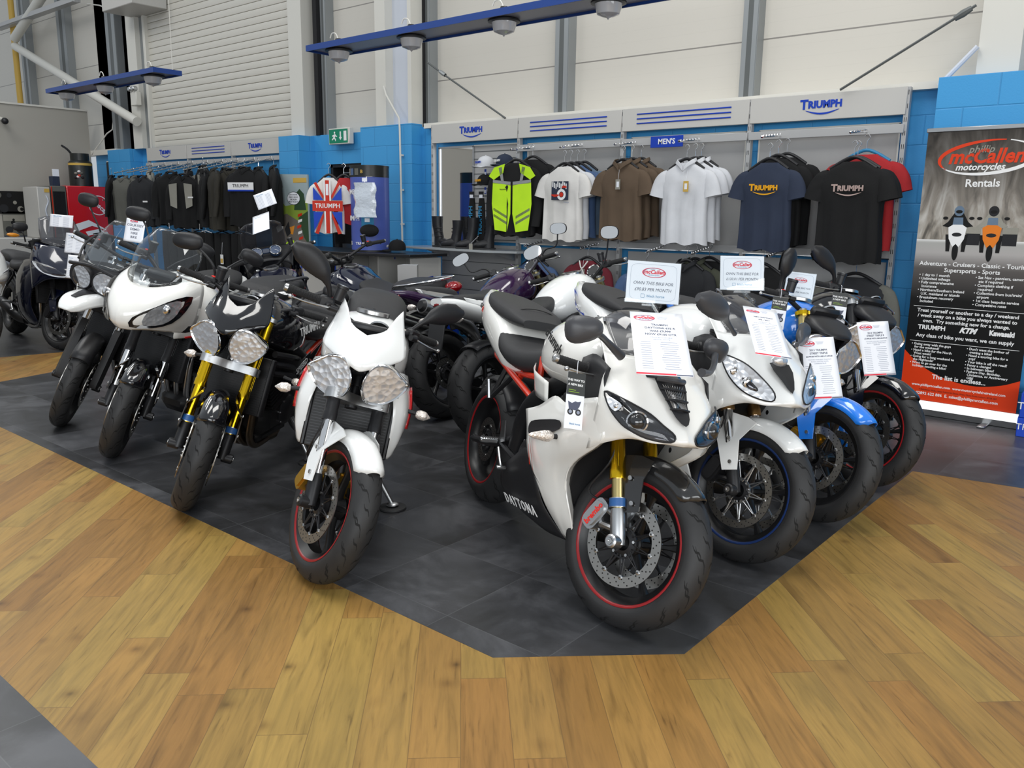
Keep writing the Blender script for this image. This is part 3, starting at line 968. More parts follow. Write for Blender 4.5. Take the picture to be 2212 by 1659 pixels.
            if lever:
                ml = MB(T)
                p0 = c+Vector((.050, 0, -.008))
                p1 = fl(gi, q)+Vector((.060, 0, -.012))
                p2 = fl(g, q)+d*.45+Vector((.070, 0, -.020))
                p3 = fl(g, q)+d*.02+Vector((.058, 0, -.022))
                ml.tube([p0+d*.15, p0, p1, p2, p3], [.008, .0085, .0068, .006, .0055], 'steel', 10, k=5, flat=.7)
                ml.ball(p3, .0095, 'steel', n=10)
                ml.tube([p0+d*.25, p0+d*.02], .013, 'dark_metal', 10)
                s.B('brake_lever' if q < 0 else 'clutch_lever', ml)
        # fluid reservoir
        mr = MB(T)
        c = fl(gi, -1)+Vector((.02, .06, .055))
        mr.tube([c-Vector((0, 0, .028)), c+Vector((0, 0, .022)), c+Vector((0, 0, .024)), c+Vector((0, 0, .036))], [.021, .023, .026, .026], 'black_plastic', 16)
        mr.tube([c+Vector((0, 0, .0362)), c+Vector((0, 0, .0372))], .020, 'alu', 14)
        s.B('brake_fluid_reservoir', mr)
        if mir:
            for q in mir_sides:
                s.mirror(T, [Vector((p[0], p[1]*q, p[2])) for p in mir], q, mirror, mir_m)

    def mirror(s, T, pts, q, style, m='black_plastic'):
        mb = MB(T)
        P = [Vector(p) for p in pts]
        if style == 'paddle':
            path = crom(P, 6)
            n = len(path)
            rings = []
            for i, p in enumerate(path):
                t = i/(n-1)
                w = [.010, .0095, .010, .012, .020, .036, .046, .050, .045, .018]
                x = t*(len(w)-1); j = min(int(x), len(w)-2); ww = w[j]+(w[j+1]-w[j])*(x-j)
                tg = (path[min(i+1, n-1)]-path[max(i-1, 0)]).normalized()
                side = tg.cross(Vector((1, 0, 0))).normalized()
                nor = tg.cross(side).normalized()
                th = min(ww*.55, .017)+.004
                rings.append([p+side*cos(a)*ww+nor*sin(a)*th for a in [2*pi*k/14 for k in range(14)]])
            mb.loft(rings, m)
            mo = s.B('mirror', mb)
            g = MB(T)
            i0 = int(n*.56)
            vs = []
            for i in range(i0, n-1):
                c0 = sum(rings[i], Vector())/14
                ext = max(rings[i], key=lambda v: -v.x)
                wv = (rings[i][0]-rings[i][7])*.43
                vs += [Vector((ext.x-.0012, c0.y, c0.z))+wv, Vector((ext.x-.0012, c0.y, c0.z))-wv]
            g.add(vs, [(2*k, 2*k+1, 2*k+3, 2*k+2) for k in range(len(vs)//2-1)], 'mirror_glass')
            build('mirror_glass', g, mo)
        else:
            # thin stalk with an oval head at the last point
            hd = P[-1]
            stalk = P[:-1]
            rad = .0055 if style != 'pod' else .011
            mb.tube(stalk+[hd+(stalk[-1]-hd)*.35], [rad*1.5, rad, rad, rad*1.3], m, 10, k=5)
            A = {'oval': (.026, .075, .043), 'round': (.024, .068, .046), 'pod': (.034, .064, .044), 'hex': (.024, .072, .046)}[style]
            Rz = Matrix.Rotation(radians(12*q), 3, 'Z') @ Matrix.Rotation(radians(-14*q), 3, 'X')
            vs = []; fs = []
            nn = 22; hh = 9
            for i in range(hh+1):
                t = (pi*.5)*i/hh
                for j in range(nn):
                    a = 2*pi*j/nn
                    e = 2.6
                    cy = math.copysign(abs(cos(a))**(2/e), cos(a)); cz = math.copysign(abs(sin(a))**(2/e), sin(a))
                    pt = Vector((sin(pi/2-t)*0+cos(pi/2-t)*0, 0, 0))
                    r = cos(t)
                    x = sin(t)
                    taper = 1-.22*cy*q*-1 if style == 'pod' else 1
                    vs.append(hd+Rz @ Vector((x*A[0], cy*A[1]*r, cz*A[2]*r*taper)))
            for i in range(hh):
                for j in range(nn):
                    fs.append((i*nn+j, i*nn+(j+1) % nn, (i+1)*nn+(j+1) % nn, (i+1)*nn+j))
            # rim
            b0 = len(vs)
            for j in range(nn):
                c = vs[j]-hd
                vs.append(hd+c+Rz @ Vector((-.008, 0, 0)))
            for j in range(nn):
                fs.append((j, b0+j, b0+(j+1) % nn, (j+1) % nn))
            mb.add(vs, fs, m)
            mo = s.B('mirror', mb)
            g = MB(T)
            g.add([hd+(v-hd)*.95 for v in vs[b0:]], [tuple(range(nn))], 'mirror_glass')
            build('mirror_glass', g, mo)

    def tank(s, st, m, cap=None, capm='steel', e=2.4, text=None):
        """st: stations (x, half width, z top, z bottom)"""
        mb = MB()
        xs = crom([(a[0], a[1], a[2]) for a in st], 4)
        zb = crom([(a[3], 0, 0) for a in st], 4)
        rings = []
        for p, q in zip(xs, zb):
            cz = q.x+(p.z-q.x)*.45
            rings.append(sring(p.x, 0, cz, p.y, p.z, q.x, 28, e))
        mb.loft(rings, m)
        o = s.B('fuel_tank', mb, angle=60)
        if cap:
            mc = MB()
            c = Vector(cap)
            nrm = Vector((-.12, 0, 1)).normalized()
            mc.lathe([(.072, -.012), (.072, .002), (.064, .006), (.052, .005), (.050, .002)], c, nrm, capm, 30)
            mc.lathe([(.050, .002), (.047, .007), (.030, .009), (0, .009)], c, nrm, 'dark_metal', 26)
            for i in range(6):
                a = i*pi/3
                mc.lathe([(.0045, .005), (.0045, .008), (0, .008)], c+Vector((cos(a)*.06, sin(a)*.06, .0)), nrm, 'dark_metal', 6)
            build('filler_cap', mc, o)
        return o

    def loftpart(s, name, st, m, e=2.6, parent=None, S=None, label=None, k=4):
        """st: (x, half width, z top, z bottom)"""
        mb = MB(S)
        xs = crom([(a[0], a[1], a[2]) for a in st], k)
        zb = crom([(a[3], 0, 0) for a in st], k)
        rings = [sring(p.x, 0, q.x+(p.z-q.x)*.5, max(p.y, .002), p.z, q.x, 24, e) for p, q in zip(xs, zb)]
        mb.loft(rings, m)
        return build(name, mb, parent or s.root, angle=60, label=label)

    def seat(s, st, seams=True, name='seat', e=3.2):
        o = s.loftpart(name, st, 'seat_vinyl', e=e)
        return o

    def lamp_outline(s, c, out, q, yaw=12, tilt=0, shell='black_gloss', depth=.13, bez='chrome', size=1.0, T=None, style='clear'):
        T = T
        mb = MB(T)
        c = Vector(c)
        R = Matrix.Rotation(radians(yaw*q), 3, 'Z') @ Matrix.Rotation(radians(tilt), 3, 'Y')
        pts = crom([(0, a*q*size, b_*size) for a, b_ in out], 4, True)
        if q < 0:
            pts = pts[::-1]
        def ring(sc, x):
            return [c+R @ Vector((x, p.y*sc, p.z*sc)) for p in pts]
        mb.loft([ring(.97, -.004), ring(1.04, -.006), ring(1.05, -.028), ring(.95, -.06), ring(.72, -depth*.8), ring(.35, -depth)], shell, caps=True)
        mb.loft([ring(1.05, -.010), ring(1.055, .002), ring(1.0, .010), ring(.92, .004)], bez, caps=False)
        o = s.B('headlight', mb)
        mi_ = MB(T)
        mi_.loft([ring(.93, .003), ring(.8, -.012), ring(.45, -.034), ring(.12, -.04)], 'reflector', caps=True)
        mi_.ball(c+R @ Vector((-.018, 0, 0)), .013, 'chrome', n=10)
        build('reflector', mi_, o)
        mg = MB(T)
        mg.loft([ring(.94, .005), ring(.75, .016), ring(.4, .024), ring(.02, .026)], 'lens_glass', caps=True)
        build('headlight_lens', mg, o, angle=80)
        return o

    def indicator(s, p0, p1, T=None, lens='indicator_lens', L=.07):
        mb = MB(T)
        p0 = Vector(p0); p1 = Vector(p1)
        mb.tube([p0, p1], [.011, .008], 'black_plastic', 8)
        o = s.B('indicator', mb)
        d = (p1-p0).normalized()
        ml = MB(T)
        ml.tube([p1-d*.004, p1+d*.012, p1+d*.035, p1+d*L*.8, p1+d*L], [.012, .019, .018, .010, .002], lens, 12, k=3, flat=1.15)
        build('indicator_lens', ml, o)

    def chassis(s, frame_m='dark_metal', sub_m='dark_metal', eng_x=.0, pipes='steel', rad=True, pegs=True, stand=True, swing='dark_metal', rearW=.18, rear_stripe='red_stripe', rim='rim_black', rear_discs=True, sub=None, puck=False, silencer='belly', groove='sport', stand_a=0.0, rw=True):
        wb = s.wb
        if rw:
            wheel(s, 'rear_wheel', (0, 0, s.rr), s.rr, rearW, None, rim, rear_stripe, [(-.062, .075, .11, 'dark_metal')] if rear_discs else [], spoke_w=.036, groove=groove)
        # swingarm
        mb = MB()
        for q in (1, -1):
            mb.tube([(-.02, q*.125, s.rr-.003), (.10, q*.125, s.rr+.015), (.30, q*.115, s.rr+.06), (.50, q*.08, .43)], [.020, .026, .034, .040], swing, 12, k=4, flat=.75)
            mb.lathe([(.0, 0), (.020, 0), (.020, .012), (.012, .016), (0, .016)], (0, q*.125, s.rr), (0, q, 0), 'steel', 12)
        mb.tube([(.30, -.11, .375), (.30, .11, .375)], .028, swing, 10)
        mb.tube([(.50, -.12, .43), (.50, .12, .43)], .03, swing, 10)
        s.B('swingarm', mb)
        mc = MB()
        # chain and sprocket on the left
        mc.lathe([(.0, .0), (.085, .0), (.088, .004), (.085, .008), (0, .008)], (0, .085, s.rr), (0, 1, 0), 'dark_metal', 30)
        for dz, z1 in ((.088, .49), (-.088, .39)):
            mc.tube([(0, .089, s.rr+dz), (.55, .089, z1)], .007, 'steel', 6)
        s.B('drive_chain', mc)
        # frame
        mb = MB()
        hx = wb-.33
        for q in (1, -1):
            mb.tube([(hx, q*.035, .86), (hx-.10, q*.11, .82), (.72, q*.145, .69), (.56, q*.135, .56), (.50, q*.12, .40)], [.034, .033, .033, .034, .034], frame_m, 12, k=4, flat=1.25)
        mb.tube([s.fk(.50, 0, -.05), s.fk(.70, 0, -.05)], .042, frame_m, 16)
        s.B('frame', mb)
        mb = MB()
        if sub is None:
            sub = [[(.60, .125, .66), (.25, .11, .76), (-.12, .06, .86)], [(.55, .13, .52), (.22, .11, .74)], [(.60, .125, .66), (.42, .12, .58)]]
        for path in sub:
            for q in (1, -1):
                mb.tube([(x, y*q, z) for x, y, z in path], .0145, sub_m, 10)
        s.B('subframe', mb)
        # engine
        mb = MB()
        e = eng_x
        mb.box((.80+e, 0, .38), (.46, .30, .20), 'engine_black', b=.05)
        mb.box((.73+e, 0, .47), (.30, .26, .16), 'engine_black', b=.04)
        Rr = Matrix.Rotation(radians(22), 3, 'Y')
        mb.box((.93+e, 0, .56), (.20, .31, .26), 'engine_black', R=Rr, b=.02)
        for k in range(6):
            mb.box((.915+.013*k+e, 0, .50+.022*k), (.225, .325, .006), 'engine_black', R=Rr)
        mb.box((.985+e, 0, .695), (.16, .33, .08), 'dark_metal', R=Rr, b=.02)
        mb.box((.80+e, 0, .255), (.34, .20, .08), 'engine_black', b=.03)
        eo = s.B('engine', mb)
        for q, nm, rr_ in ((-1, 'clutch_cover', .085), (1, 'generator_cover', .070)):
            mb = MB()
            c = Vector((.72+e if q < 0 else .80+e, q*.14, .40))
            mb.lathe([(rr_+.02, -.02), (rr_+.02, .010), (rr_+.006, .026), (rr_-.02, .034), (.03, .036), (0, .036)], c, (0, q, 0), 'dark_metal', 26)
            for i in range(8):
                a = i*pi/4
                mb.lathe([(.007, .0), (.007, .018), (.004, .02), (0, .02)], c+Vector((cos(a)*(rr_+.012), 0, sin(a)*(rr_+.012))), (0, q, 0), 'steel', 8)
            build(nm, mb, eo)
        if rad:
            mb = MB()
            Rr = Matrix.Rotation(radians(-14), 3, 'Y')
            c = Vector((wb-.285, 0, .60))
            mb.box(c, (.028, .34, .30), 'radiator', R=Rr, b=.004)
            for k in range(24):
                mb.box(c+Rr @ Vector((.0155, 0, -.138+.012*k)), (.003, .315, .0035), 'dark_metal', R=Rr)
            mb.box(c+Rr @ Vector((0, .172, 0)), (.045, .018, .30), 'black_plastic', R=Rr, b=.005)
            mb.box(c+Rr @ Vector((0, -.172, 0)), (.045, .018, .30), 'black_plastic', R=Rr, b=.005)
            s.B('radiator', mb)
        # headers
        mb = MB()
        for q in (-.09, 0, .09):
            mb.tube([(.99+e, q, .60), (1.06+e, q, .55), (1.06+e, q*.9, .42), (1.02+e, q*.7, .27), (.90+e, q*.5, .185), (.72+e, q*.3, .165)], .0195, pipes, 12, k=5)
        mb.tube([(.74+e, 0, .165), (.60, .0, .17), (.50, -.02, .19)], [.03, .045, .04], pipes, 14)
        s.B('exhaust_header', mb)
        if silencer == 'belly':
            ms = MB()
            ms.tube([(.62, -.06, .22), (.42, -.09, .24), (.30, -.13, .30), (.10, -.165, .37), (.04, -.170, .39)], [.05, .06, .058, .055, .045], 'dark_metal', 16, k=4)
            ms.tube([(.06, -.169, .382), (.02, -.172, .40)], [.030, .030], 'steel', 14)
            s.B('silencer', ms)
        elif silencer == 'high':
            for q in (1, -1):
                ms = MB()
                ms.tube([(.35, q*.10, .50), (.20, q*.17, .60), (.05, q*.19, .68), (-.28, q*.20, .80)], [.025, .045, .055, .052], 'steel', 18, k=4)
                ms.tube([(-.27, q*.20, .797), (-.30, q*.20, .808)], [.05, .03], 'dark_metal', 18)
                s.B('silencer', ms)
        # shock
        ms = MB()
        ms.tube([(.42, 0, .42), (.50, 0, .68)], .018, 'steel', 12)
        for k in range(9):
            ms.lathe([(.034, -.005), (.040, 0), (.034, .005)], Vector((.435+.007*k, 0, .47+.023*k)), (.3, 0, 1), 'red_frame' if sub_m == 'red_frame' else 'dark_metal', 16)
        s.B('shock_absorber', ms)
        # rear hugger
        mh = MB()
        rows = []
        R = s.rr+.018
        for i in range(9):
            a = radians(40+75*i/8)
            rows.append([Vector((cos(a)*(R-.03*abs(u)**3), u*rearW*.46, s.rr+sin(a)*(R-.03*abs(u)**3))) for u in [-1+2*k/8 for k in range(9)]])
        mh.add([p for r in rows for p in r], [(i*9+j, i*9+j+1, (i+1)*9+j+1, (i+1)*9+j) for i in range(8) for j in range(8)], 'black_plastic')
        s.B('hugger', mh, solid=.004)
        if pegs:
            for q in (1, -1):
                mp = MB()
                mp.tube([(.52, q*.13, .46), (.40, q*.16, .40)], [.014, .012], 'dark_metal', 8)
                mp.tube([(.58, q*.14, .36), (.40, q*.16, .40)], [.014, .012], 'dark_metal', 8)
                mp.prism([(-.0, 0), (.05, .02), (.02, .11), (-.015, .10)], -.003, .003, 'alu', Matrix(((1, 0, 0, .41), (0, 0, q, q*.165), (0, 1, 0, .395), (0, 0, 0, 1))))
                mp.box((.40, q*.215, .40), (.026, .085, .022), 'alu', b=.005)
                for k in range(7):
                    mp.box((.40, q*(.182+.011*k), .413), (.026, .004, .006), 'alu')
                s.B('footpeg', mp)
                if q < 0:
                    ml = MB()
                    ml.tube([(.42, -.17, .375), (.50, -.175, .31), (.545, -.18, .315)], .008, 'alu', 8, k=3)
                    ml.box((.55, -.195, .318), (.022, .045, .014), 'alu', b=.004)
                    s.B('brake_pedal', ml)
                else:
                    ml = MB()
                    ml.tube([(.42, .17, .375), (.56, .18, .37)], .006, 'alu', 8)
                    ml.tube([(.56, .18, .37), (.56, .215, .37)], .008, 'grip_rubber', 8)
                    s.B('gear_lever', ml)
                mq = MB()
                mq.tube([(.33, q*.125, .70), (.18, q*.155, .56)], [.013, .011], 'dark_metal', 8)
                mq.tube([(.22, q*.12, .72), (.18, q*.155, .56)], [.013, .011], 'dark_metal', 8)
                mq.tube([(.18, q*.165, .555), (.155, q*.175, .64)], [.011, .009], 'alu', 8)
                s.B('pillion_peg', mq)
        if stand:
            ms = MB()
            # side stand foot on the ground, left side
            Mi = s.root.matrix_world.inverted()
            p0 = Vector((.60, .10, .30))
            foot_w = s.root.matrix_world @ Vector((.64, .30, 0.0))
            foot_w.z = .0215 if puck else .006
            ft = Mi @ foot_w
            ms.tube([p0, p0+(ft-p0)*.3, ft], [.017, .013, .011], 'alu', 12)
            ms.lathe([(.0, .012), (.018, .010), (.030, .004), (.032, 0), (0, 0)], ft, Mi.to_3x3() @ Vector((0, 0, 1)), 'alu', 16)
            ms.tube([p0+Vector((.05, .01, .02)), p0+(ft-p0)*.45], .005, 'steel', 8)
            s.B('side_stand', ms)
            s.stand_world = foot_w
# ------------------------------------------------------------------ the individual machines
LAMP = [(-.060, .040), (-.030, .074), (.020, .072), (.066, .040), (.092, .012), (.060, -.040), (.010, -.070), (-.044, -.066), (-.068, -.018)]

def panel3(mb, out, m, centre=None, bulge=0.0, k=3, inner=None, dirv=(1, 0, 0)):
    """closed 3D outline filled towards its centre, bulging along dirv"""
    P = crom(out, k, True)
    c = sum(P, Vector())/len(P)
    d = Vector(dirv)
    rings = []
    for sc, b_ in ((1, 0), (.8, .55), (.5, .85), (.02, 1)):
        rings.append([c+(p-c)*sc+d*bulge*b_ for p in P])
    mb.loft(rings, m, caps=False)
    n = len(P)
    mb.add(rings[-1], [tuple(range(n))], m)

def naked(label, pose, steer, body='white_paint', wb=1.39, rake=24, up='dark_metal', lo='chrome', cal='gold_caliper', guard='white_paint', guard_plate=True, fly='white_paint', cowl=None, sub_m='dark_metal', stripe='red_stripe', mirror='paddle', mir=None, mirm='matt_grey', clampm='alu', seat_cover=None, sil='belly', tail=None, rim='rim_black', cap=True, group=None, grip=(.42, .365, 1.01), sticker=None, cal_text=None, bar_m='dark_metal', puck=False, pipes='steel', lamps=True, frame='dark_metal', fy=.105, mir_sides=(1, -1), lamp_z=0.0, ends='steel'):
    b = Bike(label, pose, steer, wb=wb, rake=rake, group=group, fy=fy)
    tail = tail or body
    b.front(up=up, lo=lo, cal=cal, stripe=stripe, clamp=clampm, sticker=sticker, cal_text=cal_text, rim=rim, tsplit=.33 if up != 'gold' else .30)
    b.mudguard(guard, plate=guard_plate, plate_m=guard if up != 'gold' else 'black_gloss')
    b.chassis(frame_m=frame, sub_m=sub_m, rear_stripe=stripe, silencer=sil, puck=puck, pipes=pipes, rim=rim)
    gx = wb-grip[0]
    root = b.fk(.755, 0, -.035)
    b.bars(gx, grip[1], grip[2], root, mirror=mirror, bar_m=bar_m, mir=mir or [(gx+.05, .20, 1.03), (gx+.06, .235, 1.085), (gx+.05, .30, 1.14), (gx+.03, .42, 1.185)], mir_m=mirm, end=ends, mir_sides=mir_sides)
    d = wb-1.39
    b.tank([(.58+d, .10, .85, .74), (.66+d, .155, .925, .70), (.78+d, .185, .995, .69), (.90+d, .190, 1.03, .70), (1.00+d, .170, 1.025, .74), (1.08+d, .12, .985, .79), (1.12+d, .05, .94, .84)], body, cap=(.93+d, 0, 1.036) if cap else None)
    b.seat([(.64, .10, .885, .78), (.52, .14, .845, .735), (.36, .155, .83, .73), (.22, .155, .845, .75), (.17, .13, .865, .78)])
    b.seat([(.20, .11, .87, .80), (.14, .135, .91, .80), (-.02, .13, .935, .84), (-.16, .11, .945, .87), (-.26, .06, .945, .89)], name='pillion_seat') if seat_cover is None else b.loftpart('pillion_seat', [(.24, .12, .90, .80), (.16, .150, .995, .80), (.02, .155, 1.035, .84), (-.16, .12, 1.03, .88), (-.27, .05, .98, .90)], seat_cover, e=3.0)
    t = b.loftpart('tail_fairing', [(.34, .13, .78, .70), (.15, .14, .84, .73), (-.08, .13, .89, .79), (-.24, .10, .925, .85), (-.36, .05, .935, .89)], tail)
    mb = MB()
    mb.ball((-.335, 0, .895), .04, 'tail_lens', (.7, 1.5, .6), 14)
    b.B('tail_light', mb)
    mb = MB()
    mb.box((-.38, 0, .74), (.012, .14, .26), 'black_plastic', R=Matrix.Rotation(radians(18), 3, 'Y'), b=.004)
    mb.tube([(-.25, 0, .86), (-.36, 0, .82)], .03, 'black_plastic', 8)
    b.B('plate_hanger', mb)
    for q in (1, -1):
        b.indicator((-.34, q*.05, .80), (-.34, q*.13, .80))
        b.indicator((wb-.36, q*.22, .66), (wb-.355, q*.275, .655), L=.06)
    if lamps:
        for q in (1, -1):
            b.lamp_outline((wb-.12, q*.098, .795+lamp_z), LAMP, q, yaw=14, tilt=8, size=1.13)
        mb = MB()
        mb.box((wb-.19, 0, .86+lamp_z), (.09, .13, .10), 'black_plastic', b=.02)
        mb.box((wb-.235, 0, .985+lamp_z), (.035, .17, .07), 'black_plastic', R=Matrix.Rotation(radians(35), 3, 'Y'), b=.014)
        mb.lathe([(.040, 0), (.043, .006), (.036, .010), (.034, .006), (0, .006)], (wb-.26, .04, .995+lamp_z), (-.8, 0, .6), 'alu', 20)
        b.B('instrument_panel', mb)
    if not fly and lamps:
        b.loftpart('instrument_cowl', [(wb-.30, .06, .955, .93), (wb-.26, .10, .975, .90), (wb-.19, .115, .970, .875), (wb-.12, .10, .930, .872), (wb-.07, .05, .895, .875)], 'black_plastic')
    if fly:
        mb = MB()
        z0 = lamp_z
        rows = [
            [(1.315, 0, .842), (1.312, .015, .845), (1.300, .032, .850), (1.285, .055, .860)],
            [(1.312, 0, .875), (1.300, .05, .877), (1.262, .110, .885), (1.215, .158, .900)],
            [(1.270, 0, .930), (1.262, .055, .934), (1.225, .115, .940), (1.180, .165, .942)],
            [(1.222, 0, .968), (1.205, .060, .982), (1.165, .108, 1.004), (1.140, .148, .998)],
            [(1.212, 0, .974), (1.182, .066, 1.002), (1.130, .100, 1.058), (1.095, .123, 1.088)]]
        rows = [[(x+d, y, z+z0) for x, y, z in r] for r in rows]
        mb.patch(rows, fly, 4, mirror=True)
        b.B('flyscreen', mb, solid=.004, angle=60)
    # side panels of the radiator
    if cowl:
        mb = MB()
        rows = [[(1.03+d, .10, .815), (.99+d, .17, .81), (.93+d, .205, .79)],
                [(1.10+d, .150, .74), (1.06+d, .205, .725), (.96+d, .235, .71)],
                [(1.135+d, .172, .66), (1.095+d, .222, .65), (1.0+d, .245, .64)],
                [(1.14+d, .178, .58), (1.10+d, .222, .575), (1.04+d, .238, .58)],
                [(1.135+d, .176, .52), (1.11+d, .210, .51), (1.07+d, .225, .53)],
                [(1.12+d, .172, .46), (1.105+d, .19, .45), (1.085+d, .205, .46)]]
        mb.patch(rows[:4], cowl[0], 4, mirror=True)
        mb.patch(rows[3:], cowl[1], 4, mirror=True)
        mb2 = MB()
        mb2.patch([[(.96+d, .237, .735), (.90+d, .235, .74)], [(1.0+d, .248, .66), (.95+d, .255, .66)], [(1.035+d, .242, .58), (1.02+d, .25, .575)]], cowl[2], 4, mirror=True)
        build_pair('radiator_cowl', mb, b.root, solid=.004)
        build_pair('cowl_side', mb2, b.root, solid=.012)
    mb = MB()
    for q in (1, -1):
        mb.patch([[(.70, q*.17, .70), (.88, q*.20, .71), (1.02+d, q*.16, .76)], [(.68, q*.15, .60), (.84, q*.17, .58), (1.0+d, q*.15, .66)]], 'black_plastic', 4)
        for zz in (.64, .69, .74):
            mb.tube([(1.05+d, q*.16, zz+.03), (.92+d, q*.185, zz), (.78, q*.16, zz-.05)], .018, 'black_plastic', 8, k=3)
    build_pair('side_panel', mb, b.root)
    return b

def rub_disc(b, label):
    if getattr(b, 'stand_world', None) is None:
        return
    mb = MB()
    mb.lathe([(0, 0), (.062, 0), (.068, .003), (.066, .010), (.060, .012), (0, .012)], (0, 0, 0), (0, 0, 1), 'rubber', 36)
    mb.text('S', .02, Matrix.Translation((0, 0, .0122)), 'groove')
    o = build('stand_puck', mb)
    o.location = (b.stand_world.x, b.stand_world.y, .001)
    tag(o, label, 'stand pad')

# --- white naked street bike, front centre-left
wh = naked('white naked motorcycle with twin silver headlights, white flyscreen and red radiator trim', (-3.612, 2.841, -43.2, 13.0), 28,
           body='white_paint_cool', up='dark_metal', lo='chrome', guard='white_paint_cool', fly='white_paint_cool', cowl=('white_paint_cool', 'white_paint_cool', 'red_gloss'), seat_cover='seat_vinyl', puck=True, mirm='black_plastic')
rub_disc(wh, 'black round rubber pad under the side stand of the white naked bike')
mb = MB()
mb.text('triumph', .05, basis((.86, -.214, .93), (1, 0, 0), (0, .2, 1)), 'decal_black', sx=1.0)
build('tank_lettering', mb, wh.root)

# --- black speed bike with gold forks
sp = naked('black naked motorcycle with gold forks, twin headlights and glossy black flyscreen', (-4.446, 3.211, -59.5, 12.6), 25.5,
           body='black_gloss', wb=1.435, rake=23, up='gold', lo='gold', cal='alu', guard='black_gloss', fly='black_gloss', sub_m='red_frame', cowl=None, puck=True, mirror='oval', stripe=None,
           mir=[(1.01, .20, 1.03), (1.02, .235, 1.10), (1.0, .30, 1.14), (.985, .345, 1.15), (.985, .385, 1.165)], mirm='black_plastic', grip=(.44, .375, 1.02), sil='high', pipes='brown_pipe', sticker=True, lamp_z=.03, seat_cover=None)
rub_disc(sp, 'black round rubber pad under the side stand of the black gold-forked bike')
mb = MB()
mb.prism([(0, 0), (.19, .10), (.20, .16), (.11, .135), (.02, .05)], -.003, .003, 'black_gloss', basis((.86, .178, .56), (-1, 0, 0), (0, 0, 1)))
mb.text('SPEED', .052, basis((.77, .186, .655), (-1, 0, .38), (.3, 0, 1)), 'ink_white', bold=.001)
mb.text('TRIPLE', .018, basis((.76, .186, .615), (-1, 0, .38), (.3, 0, 1)), 'ink_white')
build('side_badge', mb, sp.root)
mb = MB()
mb.text('R', .10, basis((.86, .06, 1.043), (0, .9, -.1), (1, 0, .05)), 'ink_white', bold=.002)
build('tank_lettering', mb, sp.root)
mb = MB()
mb.text('TRIUMPH', .06, basis((.85, .226, .89), (-1, 0, .05), (0, -.25, 1)), 'ink_white', bold=.001)
build('tank_lettering', mb, sp.root)

# --- blue street bike and black street bike on the right
bl = naked('blue naked motorcycle third from the front in the right-hand row, blue front mudguard', (-2.535, 4.592, -31.5, 10.5), 14,
           body='blue_gloss', up='pale_gold', lo='chrome', guard='blue_gloss', fly=None, stripe=None, mirm='black_plastic', clampm='gold', ends='pale_gold', mir=[(.99, .19, 1.03), (.99, .20, 1.09), (1.0, .205, 1.16), (1.0, .21, 1.25)], mir_sides=(-1,))
bk = naked('black naked motorcycle with red wheel stripe at the far end of the right-hand row', (-2.52, 5.317, -32.0, 10.0), 12,
           body='black_gloss', up='dark_metal', lo='chrome', guard='black_gloss', fly=None, stripe='red_stripe', mirm='black_plastic', clampm='alu', ends='pale_gold', mir_sides=(-1,))

# --- two bikes facing the wall
wbk = naked('white naked motorcycle seen from behind, pale gold forks, beyond the two white sports bikes', (-3.433, 3.90, 88, 8.0), 20,
            body='white_paint_cool', wb=1.435, rake=23, up='pale_gold', lo='chrome', guard='white_paint_cool', fly=None, tail='white_paint_cool', mirror='hex', grip=(.44, .37, 1.04), stripe=None, mirm='black_plastic', bar_m='dark_metal', puck=False,
            mir=[(1.03, .20, 1.05), (1.02, .24, 1.12), (1.0, .27, 1.19), (.99, .30, 1.25)], lamps=False)
pu = naked('purple naked motorcycle with its tail to the viewer, silver handlebar, parked facing the wall', (-4.05, 4.13, 92, 12.0), 16,
           body='purple_gloss', wb=1.435, rake=23, up='pale_gold', lo='chrome', guard='purple_gloss', fly='purple_gloss', tail='purple_gloss', mirror='oval', grip=(.44, .37, 1.04), stripe=None, mirm='black_plastic', bar_m='alu', sil='high', puck=False,
           mir=[(1.03, .22, 1.05), (1.03, .28, 1.10), (1.0, .38, 1.10), (.99, .42, 1.18), (.985, .44, 1.22)], lamps=False)
for b_, m_ in ((wbk, 'dark_metal'), (pu, 'black_plastic')):
    mb = MB()
    for q in (1, -1):
        mb.ball((1.34, q*.095, .80), .085, m_, (.8, 1, 1), 18)
    build_pair('headlight', mb, b_.root)
    mb = MB()
    mb.lathe([(.0, .006), (.044, .006), (.047, .010), (.052, .006), (.052, -.05), (0, -.05)], (1.20, -.03, 1.04), (-.8, 0, .6), 'black_plastic', 24)
    mb.lathe([(.044, .007), (.048, .012), (.052, .007)], (1.20, -.03, 1.04), (-.8, 0, .6), 'chrome', 24)
    b_.B('instrument_panel', mb)
    mb = MB()
    for q in (1, -1):
        mb.patch([[(.30, q*.145, .815), (.05, q*.145, .865), (-.22, q*.10, .925)], [(.26, q*.150, .775), (.02, q*.148, .825), (-.20, q*.105, .895)]], 'white_paint_cool' if b_ is wbk else 'steel', 4)
    build_pair('tail_trim', mb, b_.root, solid=.004)

